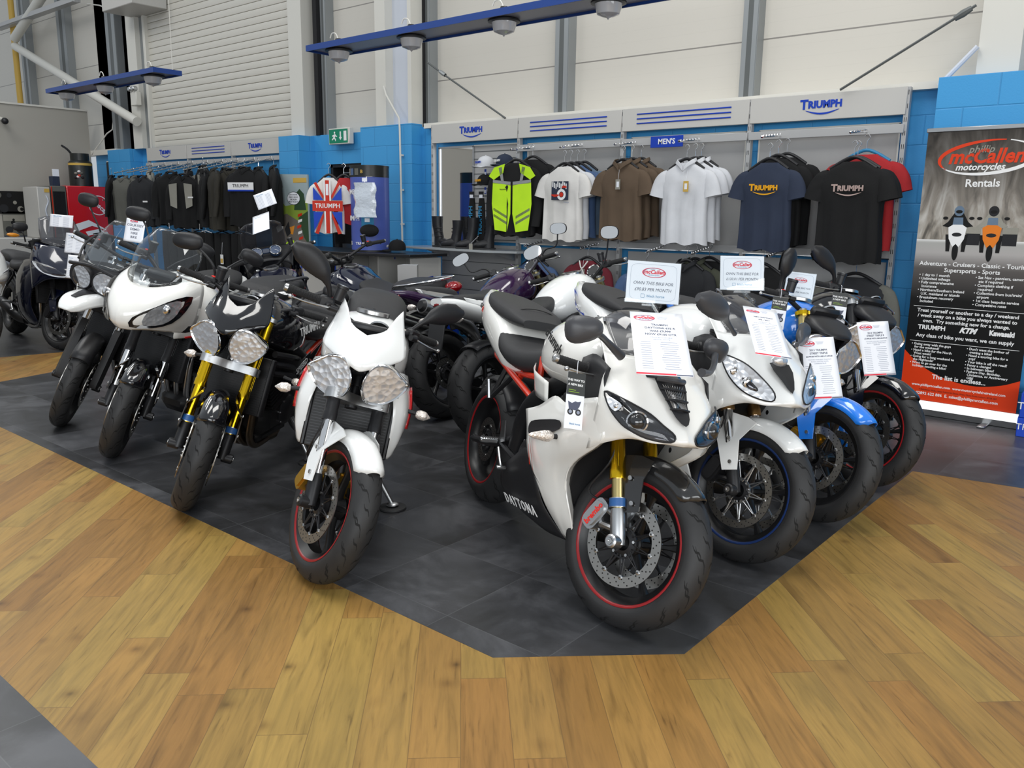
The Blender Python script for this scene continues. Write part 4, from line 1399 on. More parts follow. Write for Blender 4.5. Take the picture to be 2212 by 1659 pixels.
# ------------------------------------------------------------------ sports bikes
def sport(label, pose, steer, variant, body='white_paint', group=None, S=1.0):
    v1 = variant == 'new'
    b = Bike(label, pose, steer, wb=1.375, rake=24, group=group, fy=.105)
    if v1:
        b.front(up='gold', lo='pale_gold', foot='alu', cal='alu', cal_text='brembo', stripe='red_stripe', sticker=True, tsplit=.22, ttop=.66, twin=False, clamp='dark_metal')
        b.mudguard('carbon', plate=True, plate_m='carbon', outer=False)
    else:
        b.front(up='bronze', lo='chrome', foot='dark_metal', cal='black_plastic', stripe='navy_stripe', carrier='alu', rim='rim_black', tsplit=.34, ttop=.66, clamp='dark_metal', disc_in=.125)
        b.mudguard(body, plate=True)
    sub = [[(.67, .155, .645), (.40, .150, .700), (.08, .125, .750), (-.15, .06, .85)], [(.60, .135, .74), (.35, .12, .715)], [(.62, .13, .735), (.60, .125, .83)], [(.40, .125, .70), (.46, .115, .80)]]
    b.chassis(frame_m='dark_metal', sub_m='red_frame' if v1 else 'dark_metal', sub=sub, rad=False, rear_stripe='red_stripe' if v1 else 'navy_stripe', silencer=None)
    g = b.bars(1.037, .345, .83, (1.13, .10, .885), mirror='pod', clip=True, mir=None)
    # front cowl: from the nose underside up to the screen
    nose = [
        [(1.545, 0, .700), (1.532, .05, .700), (1.502, .10, .695), (1.455, .16, .690), (1.39, .205, .655), (1.31, .225, .61)],
        [(1.560, 0, .722), (1.545, .045, .715), (1.512, .10, .703), (1.470, .165, .718), (1.405, .212, .745), (1.33, .232, .770)],
        [(1.535, 0, .752), (1.522, .045, .748), (1.488, .095, .770), (1.448, .145, .790), (1.392, .195, .808), (1.320, .228, .822)],
        [(1.452, 0, .820), (1.442, .05, .820), (1.420, .10, .828), (1.390, .15, .838), (1.352, .190, .850), (1.300, .216, .862)],
        [(1.365, 0, .890), (1.358, .05, .890), (1.345, .10, .890), (1.325, .145, .890), (1.305, .178, .892), (1.292, .205, .900)],
        [(1.290, 0, .958), (1.286, .05, .956), (1.275, .095, .952), (1.258, .135, .948), (1.235, .165, .948), (1.215, .188, .952)]]
    mb = MB()
    mb.patch(nose, body, 5, mirror=True)
    nz = b.B('front_cowl', mb, solid=.006, angle=60)
    # shoulder wings running back to the screen edge
    mb = MB()
    mb.patch([[(1.292, .205, .900), (1.215, .188, .952), (1.14, .178, 1.00), (1.085, .168, 1.043)],
              [(1.262, .172, .925), (1.19, .165, .968), (1.13, .160, 1.012), (1.080, .155, 1.050)],
              [(1.235, .140, .955), (1.165, .142, .998), (1.11, .145, 1.030), (1.070, .140, 1.058)]], body, 4, mirror=True)
    build_pair('cowl_wing', mb, nz, solid=.005)
    # screen
    mb = MB()
    mb.patch([[(1.295, 0, .960), (1.288, .05, .958), (1.27, .10, .953), (1.235, .142, .955)],
              [(1.215, 0, 1.035), (1.205, .055, 1.032), (1.185, .105, 1.018), (1.155, .142, 1.002)],
              [(1.14, 0, 1.082), (1.135, .055, 1.076), (1.12, .10, 1.062), (1.10, .138, 1.040)],
              [(1.075, 0, 1.108), (1.072, .05, 1.10), (1.066, .09, 1.088), (1.068, .128, 1.062)]], 'smoke_screen', 4, mirror=True)
    build('windscreen', mb, nz, solid=.003)
    # central intake
    mi_ = MB()
    if v1:
        out = [(1.372, .062, .8925), (1.450, .040, .823), (1.500, .028, .784), (1.528, 0, .762), (1.500, -.028, .784), (1.450, -.040, .823), (1.372, -.062, .8925), (1.378, 0, .893)]
        out = [Vector(p)+Vector((.006, 0, .006)) for p in out]
        panel3(mi_, out, 'black_plastic', k=2, bulge=.0, dirv=(1, 0, 1))
        for z in (.868, .838, .812):
            x = 1.372+(.8925-z)*1.17
            w = .060-(.8925-z)*.27
            mi_.tube([(x+.012, -w, z), (x+.022, 0, z+.004), (x+.012, w, z)], .0045, 'black_plastic', 6, k=4)
        mi_.tube([(1.385, -.055, .898), (1.412, 0, .900), (1.385, .055, .898)], .010, 'matt_grey', 8, k=4)
        for k in range(9):
            for sgn in (1, -1):
                t = -.04+.01*k
                p0 = Vector((1.392+.0, t, .872)); p1 = Vector((1.47, t*.2+sgn*.018, .806))
                mi_.tube([p0+Vector((.012, 0, .010)), p1+Vector((.010, 0, .008))], .0009, 'steel', 4)
        mi_.patch([[(1.315, 0, .944), (1.30, .05, .942), (1.288, .085, .937)], [(1.372, 0, .896), (1.365, .04, .895), (1.352, .075, .892)]], 'black_gloss', 3, mirror=True)
    else:
        out = [(1.42, .05, .850), (1.49, .032, .792), (1.530, .0, .748), (1.49, -.032, .792), (1.42, -.05, .850)]
        out = [Vector(p)+Vector((.008, 0, .008)) for p in out]
        panel3(mi_, out, 'black_plastic', k=2)
        mi_.ball((1.425, 0, .870), .034, 'reflector', (.6, 1.2, .8), 14)
        mi_.patch([[(1.50, 0, .722), (1.49, .06, .718), (1.45, .12, .712)], [(1.53, 0, .705), (1.51, .07, .700), (1.455, .14, .694)]], 'black_plastic', 3, mirror=True)
    build('air_intake', mi_, nz)
    # headlights
    for q in (1, -1):
        if v1:
            o2 = [(1.352, .226, .823), (1.402, .224, .778), (1.438, .198, .742), (1.466, .172, .724), (1.502, .118, .708), (1.540, .052, .712), (1.538, .040, .735), (1.508, .074, .760), (1.478, .110, .786), (1.436, .158, .806), (1.395, .200, .820)]
        else:
            o2 = [(1.345, .228, .862), (1.392, .224, .800), (1.440, .196, .752), (1.480, .150, .724), (1.522, .085, .716), (1.512, .070, .748), (1.472, .105, .795), (1.425, .150, .838), (1.385, .190, .858)]
        o2 = [Vector((x+.005, y*q*1.012, z)) for x, y, z in o2]
        dv = Vector((.8, q*.5, .1))
        mb = MB()
        if v1:
            panel3(mb, o2, 'black_gloss', bulge=.002, dirv=dv)
        else:
            panel3(mb, o2, 'reflector', bulge=.004, dirv=dv)
        c = sum(o2, Vector())/len(o2)
        rimp = crom(o2, 3, True)
        mb.tube(rimp+[rimp[0]], .0032, 'black_plastic', 6)
        ho = build('headlight', mb, b.root)
        mr = MB()
        if v1:
            pc = Vector((1.465, q*.145, .752))
            mr.lathe([(.036, .0), (.037, .010), (.032, .013), (.030, .008)], pc, dv, 'chrome', 26)
            mr.ball(pc+dv*.004, .030, 'projector', n=20)
            pr = [(1.365, .228, .812), (1.395, .228, .785), (1.415, .212, .772), (1.425, .198, .795), (1.395, .212, .808)]
            panel3(mr, [Vector((x+.010, y*q, z)) for x, y, z in pr], 'reflector', bulge=.002, dirv=dv)
            pr = [(1.500, .112, .716), (1.535, .055, .718), (1.528, .05, .735), (1.500, .085, .748), (1.485, .115, .735)]
            panel3(mr, [Vector((x+.010, y*q, z)) for x, y, z in pr], 'dark_reflector', bulge=.002, dirv=dv)
            mr.ball((1.415, q*.205, .788), .013, 'chrome', n=12)
        else:
            mr.ball(Vector((1.455, q*.160, .772)), .026, 'chrome', (.5, 1, 1), n=16)
            mr.ball(Vector((1.410, q*.200, .808)), .020, 'chrome', (.5, 1, 1), n=14)
            panel3(mr, [c+(p-c)*Vector((1, 1, 1)).x*.30+Vector((.02, 0, -.02)) for p in o2], 'dark_reflector', bulge=.012, dirv=dv)
        build('reflector', mr, ho)
        mg = MB()
        panel3(mg, [c+(p-c)*.97+dv*.004 for p in o2], 'lens_glass', bulge=.013, dirv=dv)
        build('headlight_lens', mg, ho, angle=80)
    # side fairings
    side = [
        [(.773, .236, .628), (.880, .230, .668), (.975, .218, .728), (1.10, .226, .725), (1.22, .236, .766), (1.325, .235, .795)],
        [(.835, .248, .580), (.94, .252, .602), (1.05, .252, .628), (1.16, .250, .660), (1.27, .242, .690), (1.385, .214, .700)],
        [(.890, .250, .490), (.96, .252, .512), (1.05, .250, .540), (1.14, .244, .566), (1.23, .232, .590), (1.365, .212, .640)],
        [(.935, .236, .430), (.985, .236, .448), (1.04, .232, .462), (1.085, .222, .474), (1.125, .212, .492), (1.20, .205, .525)],
        [(.985, .210, .360), (1.02, .207, .370), (1.05, .202, .382), (1.08, .195, .394), (1.105, .188, .405), (1.140, .182, .425)],
        [(1.010, .170, .290), (1.045, .168, .288), (1.08, .164, .286), (1.11, .156, .285), (1.14, .150, .286), (1.175, .143, .292)],
        [(1.085, .112, .205), (1.098, .112, .206), (1.11, .112, .207), (1.125, .111, .210), (1.14, .111, .213), (1.155, .114, .218)]]
    mb = MB()
    mb.patch(side, body, 5, mirror=True)
    if v1:
        # inner return of the fairing behind the wheel arch
        inner = [[r[-1], (r[-1][0]-.03, r[-1][1]-.035, r[-1][2]+.0)] for r in side[1:]]
        mb.patch(inner, body, 4, mirror=True)
    sf = build_pair('side_fairing', mb, b.root, solid=.005, angle=60)
    # white lug above the fairing
    lug = False
    mb = MB()
    for q in ((1, -1) if lug else ()):
        o2 = [(.945, .224, .690), (.945, .214, .735), (.965, .210, .758), (1.00, .213, .745), (1.07, .226, .705)]
        P = [Vector((x, y*q, z)) for x, y, z in o2]
        n = len(P)
        mb.add(P+[p+Vector((0, .006*q, 0)) for p in P], [tuple(range(n)), tuple(range(2*n-1, n-1, -1))]+[(i, (i+1) % n, n+(i+1) % n, n+i) for i in range(n)], body)
    # dark inner duct and infill panels
    mb = MB()
    mb.patch([[(1.32, .205, .90), (1.20, .205, .93), (1.08, .19, .90)], [(1.33, .218, .83), (1.22, .218, .80), (1.06, .20, .78)], [(1.34, .21, .76), (1.2, .21, .74), (1.0, .19, .70)]], 'black_plastic', 4, mirror=True)
    mb.patch([[(1.30, 0, .74), (1.28, .10, .74), (1.24, .18, .72)], [(1.17, 0, .62), (1.16, .10, .60), (1.15, .17, .56)], [(1.13, 0, .40), (1.12, .09, .38), (1.11, .16, .36)], [(1.14, 0, .22), (1.13, .06, .21), (1.12, .10, .21)]], 'radiator', 4, mirror=True)
    b.B('inner_panel', mb, solid=.003)
    # slot behind the indicator
    mb = MB()
    for q in (1, -1):
        so = [(.885, .258, .570), (.90, .258, .605), (1.02, .262, .640), (1.14, .261, .665), (1.15, .259, .635), (1.04, .263, .588), (.93, .263, .552)]
        panel3(mb, [Vector((x, (y+.002)*q, z)) for x, y, z in so], 'black_plastic', k=3, bulge=-.001, dirv=(0, q, 0))
    build_pair('side_vent', mb, b.root)
    # belly pan
    mb = MB()
    mb.patch([
        [(.40, .12, .30), (.60, .17, .38), (.78, .21, .47), (.90, .24, .48)],
        [(.40, .12, .24), (.62, .17, .29), (.82, .20, .34), (.97, .21, .37)],
        [(.40, .10, .19), (.62, .14, .20), (.82, .165, .22), (1.0, .172, .29)],
        [(.40, .05, .15), (.62, .06, .14), (.85, .07, .15), (1.09, .105, .20)]], 'black_plastic', 4, mirror=True)
    bp = b.B('belly_pan', mb, solid=.004)
    mb = MB()
    for q in (-1, 1):
        ex = Vector((1, .10*q, .17)) if q < 0 else Vector((-1, -.0, -.17))
        mb.text('DAYTONA', .062, basis((.80, q*.190, .235), ex, (0, .55*q, 1)), 'ink_white', bold=.0012, space=1.25, sx=1.15)
    build_pair('belly_lettering', mb, bp)
    # decals
    mb = MB()
    for q in (-1, 1):
        yy = lambda y: q*y
        def tri(pts, m):
            P = [Vector((x+.045, yy(y+.012), z)) for x, y, z in pts]
            mb.add(P, [tuple(range(len(P)))], m)
        if v1:
            tri([(.872, .252, .545), (.885, .254, .540), (.955, .246, .432), (.940, .243, .436)], 'decal_red')
            tri([(.876, .252, .520), (.881, .252, .517), (.918, .246, .445), (.908, .246, .447)], 'decal_red')
            tri([(.912, .245, .436), (.952, .240, .424), (1.005, .222, .385)], 'decal_black')
            M = basis((1.205, q*.262, .675), Vector((1, 0, .25)) if q < 0 else Vector((-1, 0, -.25)), (0, 0, 1))
            mb.text('675', .040, M, 'decal_black', bold=.001, shear=.3)
            M = basis((1.262, q*.258, .690), Vector((1, 0, .25)) if q < 0 else Vector((-1, 0, -.25)), (0, 0, 1))
            mb.text('R', .052, M, 'decal_red', bold=.001, shear=.3)
    if v1:
        build_pair('fairing_decal', mb, b.root)
    # tank
    t = b.tank([(.585, .09, .90, .80), (.64, .15, .975, .76), (.74, .20, 1.025, .74), (.86, .215, 1.04, .74), (.98, .205, 1.02, .76), (1.07, .16, .975, .80), (1.11, .06, .93, .84)], body, cap=(.90, 0, 1.046))
    mb = MB()
    for q in (-1, 1):
        M = basis((.865, q*.219, .925), Vector((1, 0, -.40)) if q < 0 else Vector((-1, 0, .40)), Vector((.4, -.12*q, 1)))
        mb.text('triumph', .055, M, 'decal_black', bold=.0012)
    build_pair('tank_lettering', mb, t)
    mb = MB()
    mb.patch([[(.60, .155, .80), (.70, .20, .78), (.86, .205, .76)], [(.62, .15, .70), (.72, .18, .68), (.88, .20, .68)]], body if v1 else 'black_plastic', 4, mirror=True)
    build_pair('tank_side_panel', mb, b.root, solid=.004)
    # seats and tail
    b.loftpart('seat', [(.64, .090, .890, .79), (.56, .140, .870, .745), (.44, .175, .850, .725), (.30, .182, .852, .735), (.17, .170, .885, .775), (.07, .12, .925, .85)], 'seat_vinyl', e=3.0)
    ps = b.loftpart('pillion_seat', [(.25, .095, .955, .915), (.15, .140, .995, .91), (-.03, .145, 1.022, .93), (-.20, .120, 1.042, .96), (-.32, .06, 1.045, .99)], 'seat_vinyl', e=3.4)
    mb = MB()
    mb.tube([(.16, -.112, .965), (.155, -.08, .992), (.15, 0, 1.003), (.155, .08, .992), (.16, .112, .965)], .0022, 'seat_seam', 6, k=3)
    build('seam', mb, ps)
    tl = b.loftpart('tail_fairing', [(.47, .125, .78, .735), (.36, .145, .80, .700), (.24, .160, .845, .690), (.12, .162, .94, .715), (-.02, .158, .985, .765), (-.17, .145, 1.01, .83), (-.32, .105, 1.03, .90), (-.45, .035, 1.045, .98)], body, e=3.0, k=5)
    mb = MB()
    for q in (-1, 1):
        if v1:
            M = basis((-.24, q*.132, .955), Vector((1, 0, -.25)) if q < 0 else Vector((-1, 0, .25)), (0, 0, 1))
            mb.text('675', .034, M, 'decal_black', bold=.001)
            M = basis((-.195, q*.143, .943), Vector((1, 0, -.25)) if q < 0 else Vector((-1, 0, .25)), (0, 0, 1))
            mb.text('R', .036, M, 'decal_red', bold=.001)
        else:
            P = [Vector((x, q*y, z)) for x, y, z in ((-.34, .103, 1.0), (-.24, .131, .975), (-.04, .160, .86), (-.20, .140, .89))]
            mb.add(P, [(0, 1, 2, 3)], 'decal_blue')
            M = basis((-.15, q*.154, .900), Vector((1, 0, -.25)) if q < 0 else Vector((-1, 0, .25)), (0, 0, 1))
            mb.text('675', .034, M, 'ink_white', bold=.001)
    build_pair('tail_decal', mb, tl)
    mb = MB()
    mb.ball((-.435, 0, 1.0), .035, 'tail_lens', (.5, 1.4, .6), 12)
    b.B('tail_light', mb)
    # mirrors on the cowl
    for q in (1, -1):
        if not v1:
            b.mirror(None, [(1.33, -.17, .95), (1.37, -.25, 1.0), (1.42, -.33, 1.045), (1.45, -.46, 1.08)] if q < 0 else [(1.31, .172, .935), (1.24, .25, .945), (1.17, .31, .965), (1.10, .40, 1.0)], q, 'paddle', 'matt_grey')
        else:
          b.mirror(None, [(1.318, q*.170, .945), (1.335, q*.25, .990), (1.37, q*.30, 1.008), (1.40, q*.375, 1.020)] if q < 0 else [(1.31, .172, .935), (1.25, .25, .935), (1.17, .32, .96), (1.09, .37, 1.015)], q, 'pod', 'matt_grey')
        b.indicator((1.12, q*.245, .60), (1.125, q*.275, .60), L=.10)
    return b

d1 = sport('white sports motorcycle at the front of the right-hand row, gold forks and red subframe', (-2.685, 3.016, -28.6, 11.2), 23.8, 'new')
d2s = sport('white sports motorcycle second in the right-hand row, bronze forks and navy wheel stripe', (-2.62, 3.835, -28.5, 8.0), 20, 'old', body='white_paint_cool')
# ------------------------------------------------------------------ tall touring and adventure bikes
def tourer_base(label, pose, steer, body, wb=1.54, rake=23, lo='chrome', up='dark_metal', guard='black_gloss', grip=(.50, .39, 1.10), mir=None, mirror='oval', seat_z=.84, W=.12, groove='road', fr=.300, stripe=None, tank_w=.20, rack=False, guard_plate=True, sil='belly', mir_sides=(1, -1), tz=0.0, lowc=.50, ttop=.78, rack_m='alu', tsplit=.33):
    b = Bike(label, pose, steer, wb=wb, rake=rake, fr=fr)
    b.front(up=up, lo=lo, cal='dark_metal', stripe=stripe, groove=groove, W=W, ttop=ttop, tsplit=tsplit, lowclamp=lowc, clamp='dark_metal')
    if guard:
        b.mudguard(guard, plate=guard_plate)
    b.chassis(rear_stripe=stripe, silencer=sil, groove=groove)
    gx = wb-grip[0]
    b.bars(gx, grip[1], grip[2], b.fk(ttop+.03, 0, -.035), mirror=mirror, mir=mir or [(gx+.05, .21, grip[2]+.02), (gx+.06, .24, grip[2]+.09), (gx+.03, .30, grip[2]+.15), (gx+.02, .345, grip[2]+.20)], mir_m='black_plastic', mir_sides=mir_sides)
    d = wb-1.39
    b.tank([(.60+d, .12, .88+tz*.3, .70), (.68+d, .17, .96+tz*.7, .68), (.80+d, tank_w, 1.04+tz, .67), (.92+d, tank_w+.03, 1.08+tz, .68), (1.02+d, tank_w+.02, 1.07+tz, .71), (1.10+d, .16, 1.02+tz, .75), (1.15+d, .06, .96+tz, .80)], body, cap=(.93+d, 0, 1.086+tz))
    z = seat_z
    b.seat([(.78, .12, z+.06, z-.06), (.64, .16, z+.02, z-.09), (.45, .17, z, z-.10), (.30, .165, z+.01, z-.09), (.22, .13, z+.04, z-.06)])
    b.seat([(.25, .12, z+.05, z-.03), (.18, .155, z+.10, z-.03), (-.02, .160, z+.115, z-.02), (-.18, .13, z+.12, z+.01), (-.28, .07, z+.125, z+.04)], name='pillion_seat')
    b.loftpart('tail_fairing', [(.36, .14, z-.03, z-.14), (.15, .165, z+.02, z-.12), (-.08, .16, z+.04, z-.09), (-.28, .12, z+.06, z-.04), (-.40, .06, z+.07, z+.01)], body)
    if rack:
        mb = MB()
        for q in (1, -1):
            mb.tube([(.15, q*.17, z+.0), (.10, q*.19, z+.07), (-.10, q*.185, z+.10), (-.30, q*.13, z+.13), (-.34, 0, z+.135)], .011, rack_m, 10, k=5)
        b.B('grab_rail', mb)
    mb = MB()
    mb.ball((-.39, 0, z+.035), .05, 'tail_lens', (.6, 1.5, .6), 14)
    b.B('tail_light', mb)
    mb = MB()
    mb.box((-.42, 0, z-.13), (.012, .15, .26), 'black_plastic', R=Matrix.Rotation(radians(18), 3, 'Y'), b=.004)
    b.B('plate_hanger', mb)
    return b

ti = tourer_base('white half-faired motorcycle with clear oval windscreen, second from left in the near row', (-5.544, 3.520, -63.0, 13.3), 27, 'white_paint',
                 mir=[(1.09, .20, 1.12), (1.10, .23, 1.19), (1.04, .28, 1.25), (1.01, .33, 1.29), (1.01, .35, 1.30)])
mb = MB()
rows = [[(1.665, 0, .805), (1.645, .055, .810), (1.575, .115, .815), (1.45, .165, .800), (1.30, .190, .775)],
        [(1.700, 0, .850), (1.675, .065, .852), (1.610, .135, .862), (1.46, .200, .865), (1.28, .220, .855)],
        [(1.695, 0, .915), (1.670, .070, .920), (1.600, .150, .945), (1.46, .222, .965), (1.28, .238, .965)],
        [(1.640, 0, .985), (1.620, .070, .990), (1.555, .150, 1.010), (1.43, .220, 1.040), (1.28, .236, 1.065)],
        [(1.545, 0, 1.045), (1.530, .070, 1.050), (1.475, .135, 1.070), (1.39, .190, 1.090), (1.29, .215, 1.105)]]
mb.patch(rows, 'white_paint', 5, mirror=True)
nz = ti.B('front_fairing', mb, solid=.006, angle=60)
mb = MB()
mb.patch([[(1.545, 0, 1.050), (1.50, .10, 1.062), (1.43, .158, 1.085), (1.36, .196, 1.105)],
          [(1.455, 0, 1.15), (1.43, .10, 1.155), (1.39, .170, 1.165), (1.33, .212, 1.18)],
          [(1.38, 0, 1.265), (1.36, .10, 1.262), (1.33, .162, 1.255), (1.29, .200, 1.245)],
          [(1.315, 0, 1.355), (1.30, .085, 1.348), (1.28, .135, 1.325), (1.26, .160, 1.295)]], 'clear_screen', 5, mirror=True)
build('windscreen', mb, nz, solid=.004, angle=70)
for q in (1, -1):
    o2 = [(1.672, q*.062, .835), (1.600, q*.150, .842), (1.50, q*.205, .872), (1.425, q*.235, .945), (1.39, q*.243, 1.028), (1.50, q*.212, 1.018), (1.60, q*.155, .965), (1.675, q*.075, .895)]
    o2 = [Vector(p)+Vector((.006, q*.004, 0)) for p in o2]
    mb = MB()
    panel3(mb, o2, 'black_gloss', k=2, bulge=.002, dirv=(.8, q*.5, 0))
    ho = build('headlight', mb, ti.root)
    mr = MB()
    i2 = [(1.640, q*.120, .860), (1.55, q*.185, .870), (1.48, q*.218, .930), (1.47, q*.222, 1.005), (1.56, q*.182, .985), (1.630, q*.135, .935)]
    i2 = [Vector(p)+Vector((.010, q*.006, 0)) for p in i2]
    panel3(mr, i2, 'reflector', k=3, bulge=.004, dirv=(.8, q*.5, 0))
    mr.ball(Vector((1.555, q*.192, .955)), .030, 'chrome', (.6, 1, 1), 14)
    build('reflector', mr, ho)
    mg = MB()
    c = sum(o2, Vector())/8
    panel3(mg, [c+(p-c)*.97+Vector((.005, q*.004, 0)) for p in o2], 'lens_glass', k=2, bulge=.016, dirv=(.8, q*.5, 0))
    build('headlight_lens', mg, ho, angle=80)
mb = MB()
mb.patch([[(1.41, .172, .800), (1.25, .215, .825), (1.05, .245, .865), (.95, .24, .90)], [(1.41, .170, .775), (1.24, .205, .775), (1.05, .235, .785), (.93, .225, .80)], [(1.40, .165, .752), (1.26, .19, .745), (1.12, .21, .742), (1.0, .21, .745)]], 'white_paint', 4, mirror=True)
mb.patch([[(1.33, .188, .758), (1.18, .212, .764)], [(1.32, .188, .748), (1.18, .212, .750)]], 'red_gloss', 3, mirror=True)
build_pair('side_fairing', mb, ti.root, solid=.006)
mb = MB()
mb.patch([[(1.45, .17, .86), (1.3, .215, .83), (1.1, .24, .88)], [(1.42, .165, .80), (1.3, .20, .79), (1.1, .235, .86)]], 'black_plastic', 4, mirror=True)
mb.box((1.33, 0, 1.08), (.10, .20, .06), 'black_plastic', b=.02)
ti.B('inner_panel', mb, solid=.003)
mb = MB()
mb.box((.86, 0, .23), (.42, .22, .14), 'black_plastic', b=.05)
ti.B('belly_pan', mb)

# --- adventure bike at the left end
t8 = tourer_base('white adventure motorcycle with a beak and twin round headlights, left end of near row', (-6.537, 3.605, -62.0, 16.0), 27, 'white_paint_cool', wb=1.53, rake=24, up='chrome', guard=None, fr=.325, groove='trail', W=.11, grip=(.50, .41, 1.13), ttop=.86, mirror='round', tsplit=.15,
                 mir=[(1.08, .22, 1.16), (1.10, .27, 1.24), (1.08, .34, 1.31), (1.07, .39, 1.37), (1.07, .40, 1.385)], mir_sides=(-1, 1))
mb = MB()
rows = [[(1.845, 0, .868), (1.84, .030, .866), (1.82, .052, .855)],
        [(1.815, 0, .905), (1.80, .065, .898), (1.78, .090, .865)],
        [(1.74, 0, .940), (1.735, .085, .932), (1.72, .118, .885)],
        [(1.64, 0, .955), (1.64, .092, .945), (1.63, .128, .890)],
        [(1.53, 0, .955), (1.53, .09, .945), (1.52, .125, .885)],
        [(1.42, 0, .94), (1.42, .08, .93), (1.41, .11, .87)]]
rows = [[(x-.10, y*.9, z-.015) for x, y, z in r_] for r_ in rows]
mb.patch(rows, 'white_paint_cool', 4, mirror=True)
bk8 = t8.B('beak', mb, solid=.008, angle=60)
mb = MB()
mb.patch([[(1.66, 0, .927), (1.66, .018, .925)], [(1.58, 0, .943), (1.58, .030, .941)], [(1.50, 0, .948), (1.50, .05, .944)]], 'black_plastic', 4, mirror=True)
build('beak_inlay', mb, bk8, solid=.003)
R8 = [(.070*cos(a)*1.05, .066*sin(a)) for a in [2*pi*i/10 for i in range(10)]]
for q in (1, -1):
    t8.lamp_outline((1.495, q*.088, 1.015), [(x, z) for x, z in R8], q, yaw=10, tilt=6, shell='black_plastic', bez='black_plastic', size=1.18)
mb = MB()
mb.loft([sring(1.49, 0, 1.025, .185, 1.105, .945, 24, 3), sring(1.42, 0, 1.03, .195, 1.12, .94, 24, 3), sring(1.30, 0, 1.02, .15, 1.11, .92, 24, 3)], 'black_plastic')
mb.tube([(1.52, -.17, 1.09), (1.535, 0, 1.115), (1.52, .17, 1.09)], .012, 'black_plastic', 8, k=4)
t8.B('headlight_surround', mb)
mb = MB()
mb.patch([[(1.49, 0, 1.110), (1.47, .09, 1.112), (1.43, .150, 1.108)],
          [(1.42, 0, 1.215), (1.405, .09, 1.215), (1.37, .150, 1.21)],
          [(1.35, 0, 1.325), (1.34, .085, 1.32), (1.31, .135, 1.305)],
          [(1.29, 0, 1.405), (1.285, .065, 1.398), (1.27, .095, 1.380)]], 'clear_screen', 5, mirror=True)
for q in (1, -1):
    mb.tube([(1.545, q*.05, 1.13), (1.455, q*.05, 1.26), (1.36, q*.048, 1.38)], .0035, 'lens_glass', 6, k=3)
t8.B('windscreen', mb, solid=.005, angle=70)
mb = MB()
mb.tube([(1.47, -.15, 1.12), (1.36, -.20, 1.20), (1.30, -.13, 1.28), (1.30, .13, 1.28), (1.36, .20, 1.20), (1.47, .15, 1.12)], .008, 'black_plastic', 8, k=4)
t8.B('screen_bracket', mb)
mb = MB()
mb.patch([[(1.50, .11, .96), (1.30, .20, .98), (1.10, .25, 1.02)], [(1.46, .13, .87), (1.30, .22, .86), (1.10, .25, .88)], [(1.40, .12, .78), (1.32, .19, .74), (1.2, .21, .76)]], 'white_paint_cool', 4, mirror=True)
build_pair('side_fairing', mb, t8.root, solid=.006)
for q in (1, -1):
    mb = MB(t8.S)
    f = lambda t, off, dy=0: t8.fk(t, q*(t8.fy+dy), off)
    mb.loft([[f(t, off, dy) for off, dy in ((.055*w, -.02), (.06*w, .022), (.01, .042), (-.045*w, .03), (-.05*w, -.015))] for t, w in ((-.01, .8), (.02, 1), (.25, 1), (.36, .95), (.41, .55))], 'black_plastic')
    t8.B('fork_guard', mb)
mb = MB(t8.S)
rows = []
for i in range(9):
    a = radians(48+85*i/8)
    rows.append([t8.axle+Vector((cos(a)*(t8.fr+.02-.05*abs(u)**3), u*.066, sin(a)*(t8.fr+.02-.05*abs(u)**3))) for u in [-1+2*k/8 for k in range(9)]])
mb.add([p for r in rows for p in r], [(i*9+j, i*9+j+1, (i+1)*9+j+1, (i+1)*9+j) for i in range(8) for j in range(8)], 'black_plastic')
t8.B('front_mudguard', mb, solid=.005)
mb = MB()
mb.tube([(1.30, -.27, .92), (1.12, -.30, .82), (1.05, -.26, .55), (1.10, -.15, .40)], .012, 'dark_metal', 8, k=4)
mb.tube([(1.30, .27, .92), (1.12, .30, .82), (1.05, .26, .55), (1.10, .15, .40)], .012, 'dark_metal', 8, k=4)
build_pair('crash_bar', mb, t8.root)

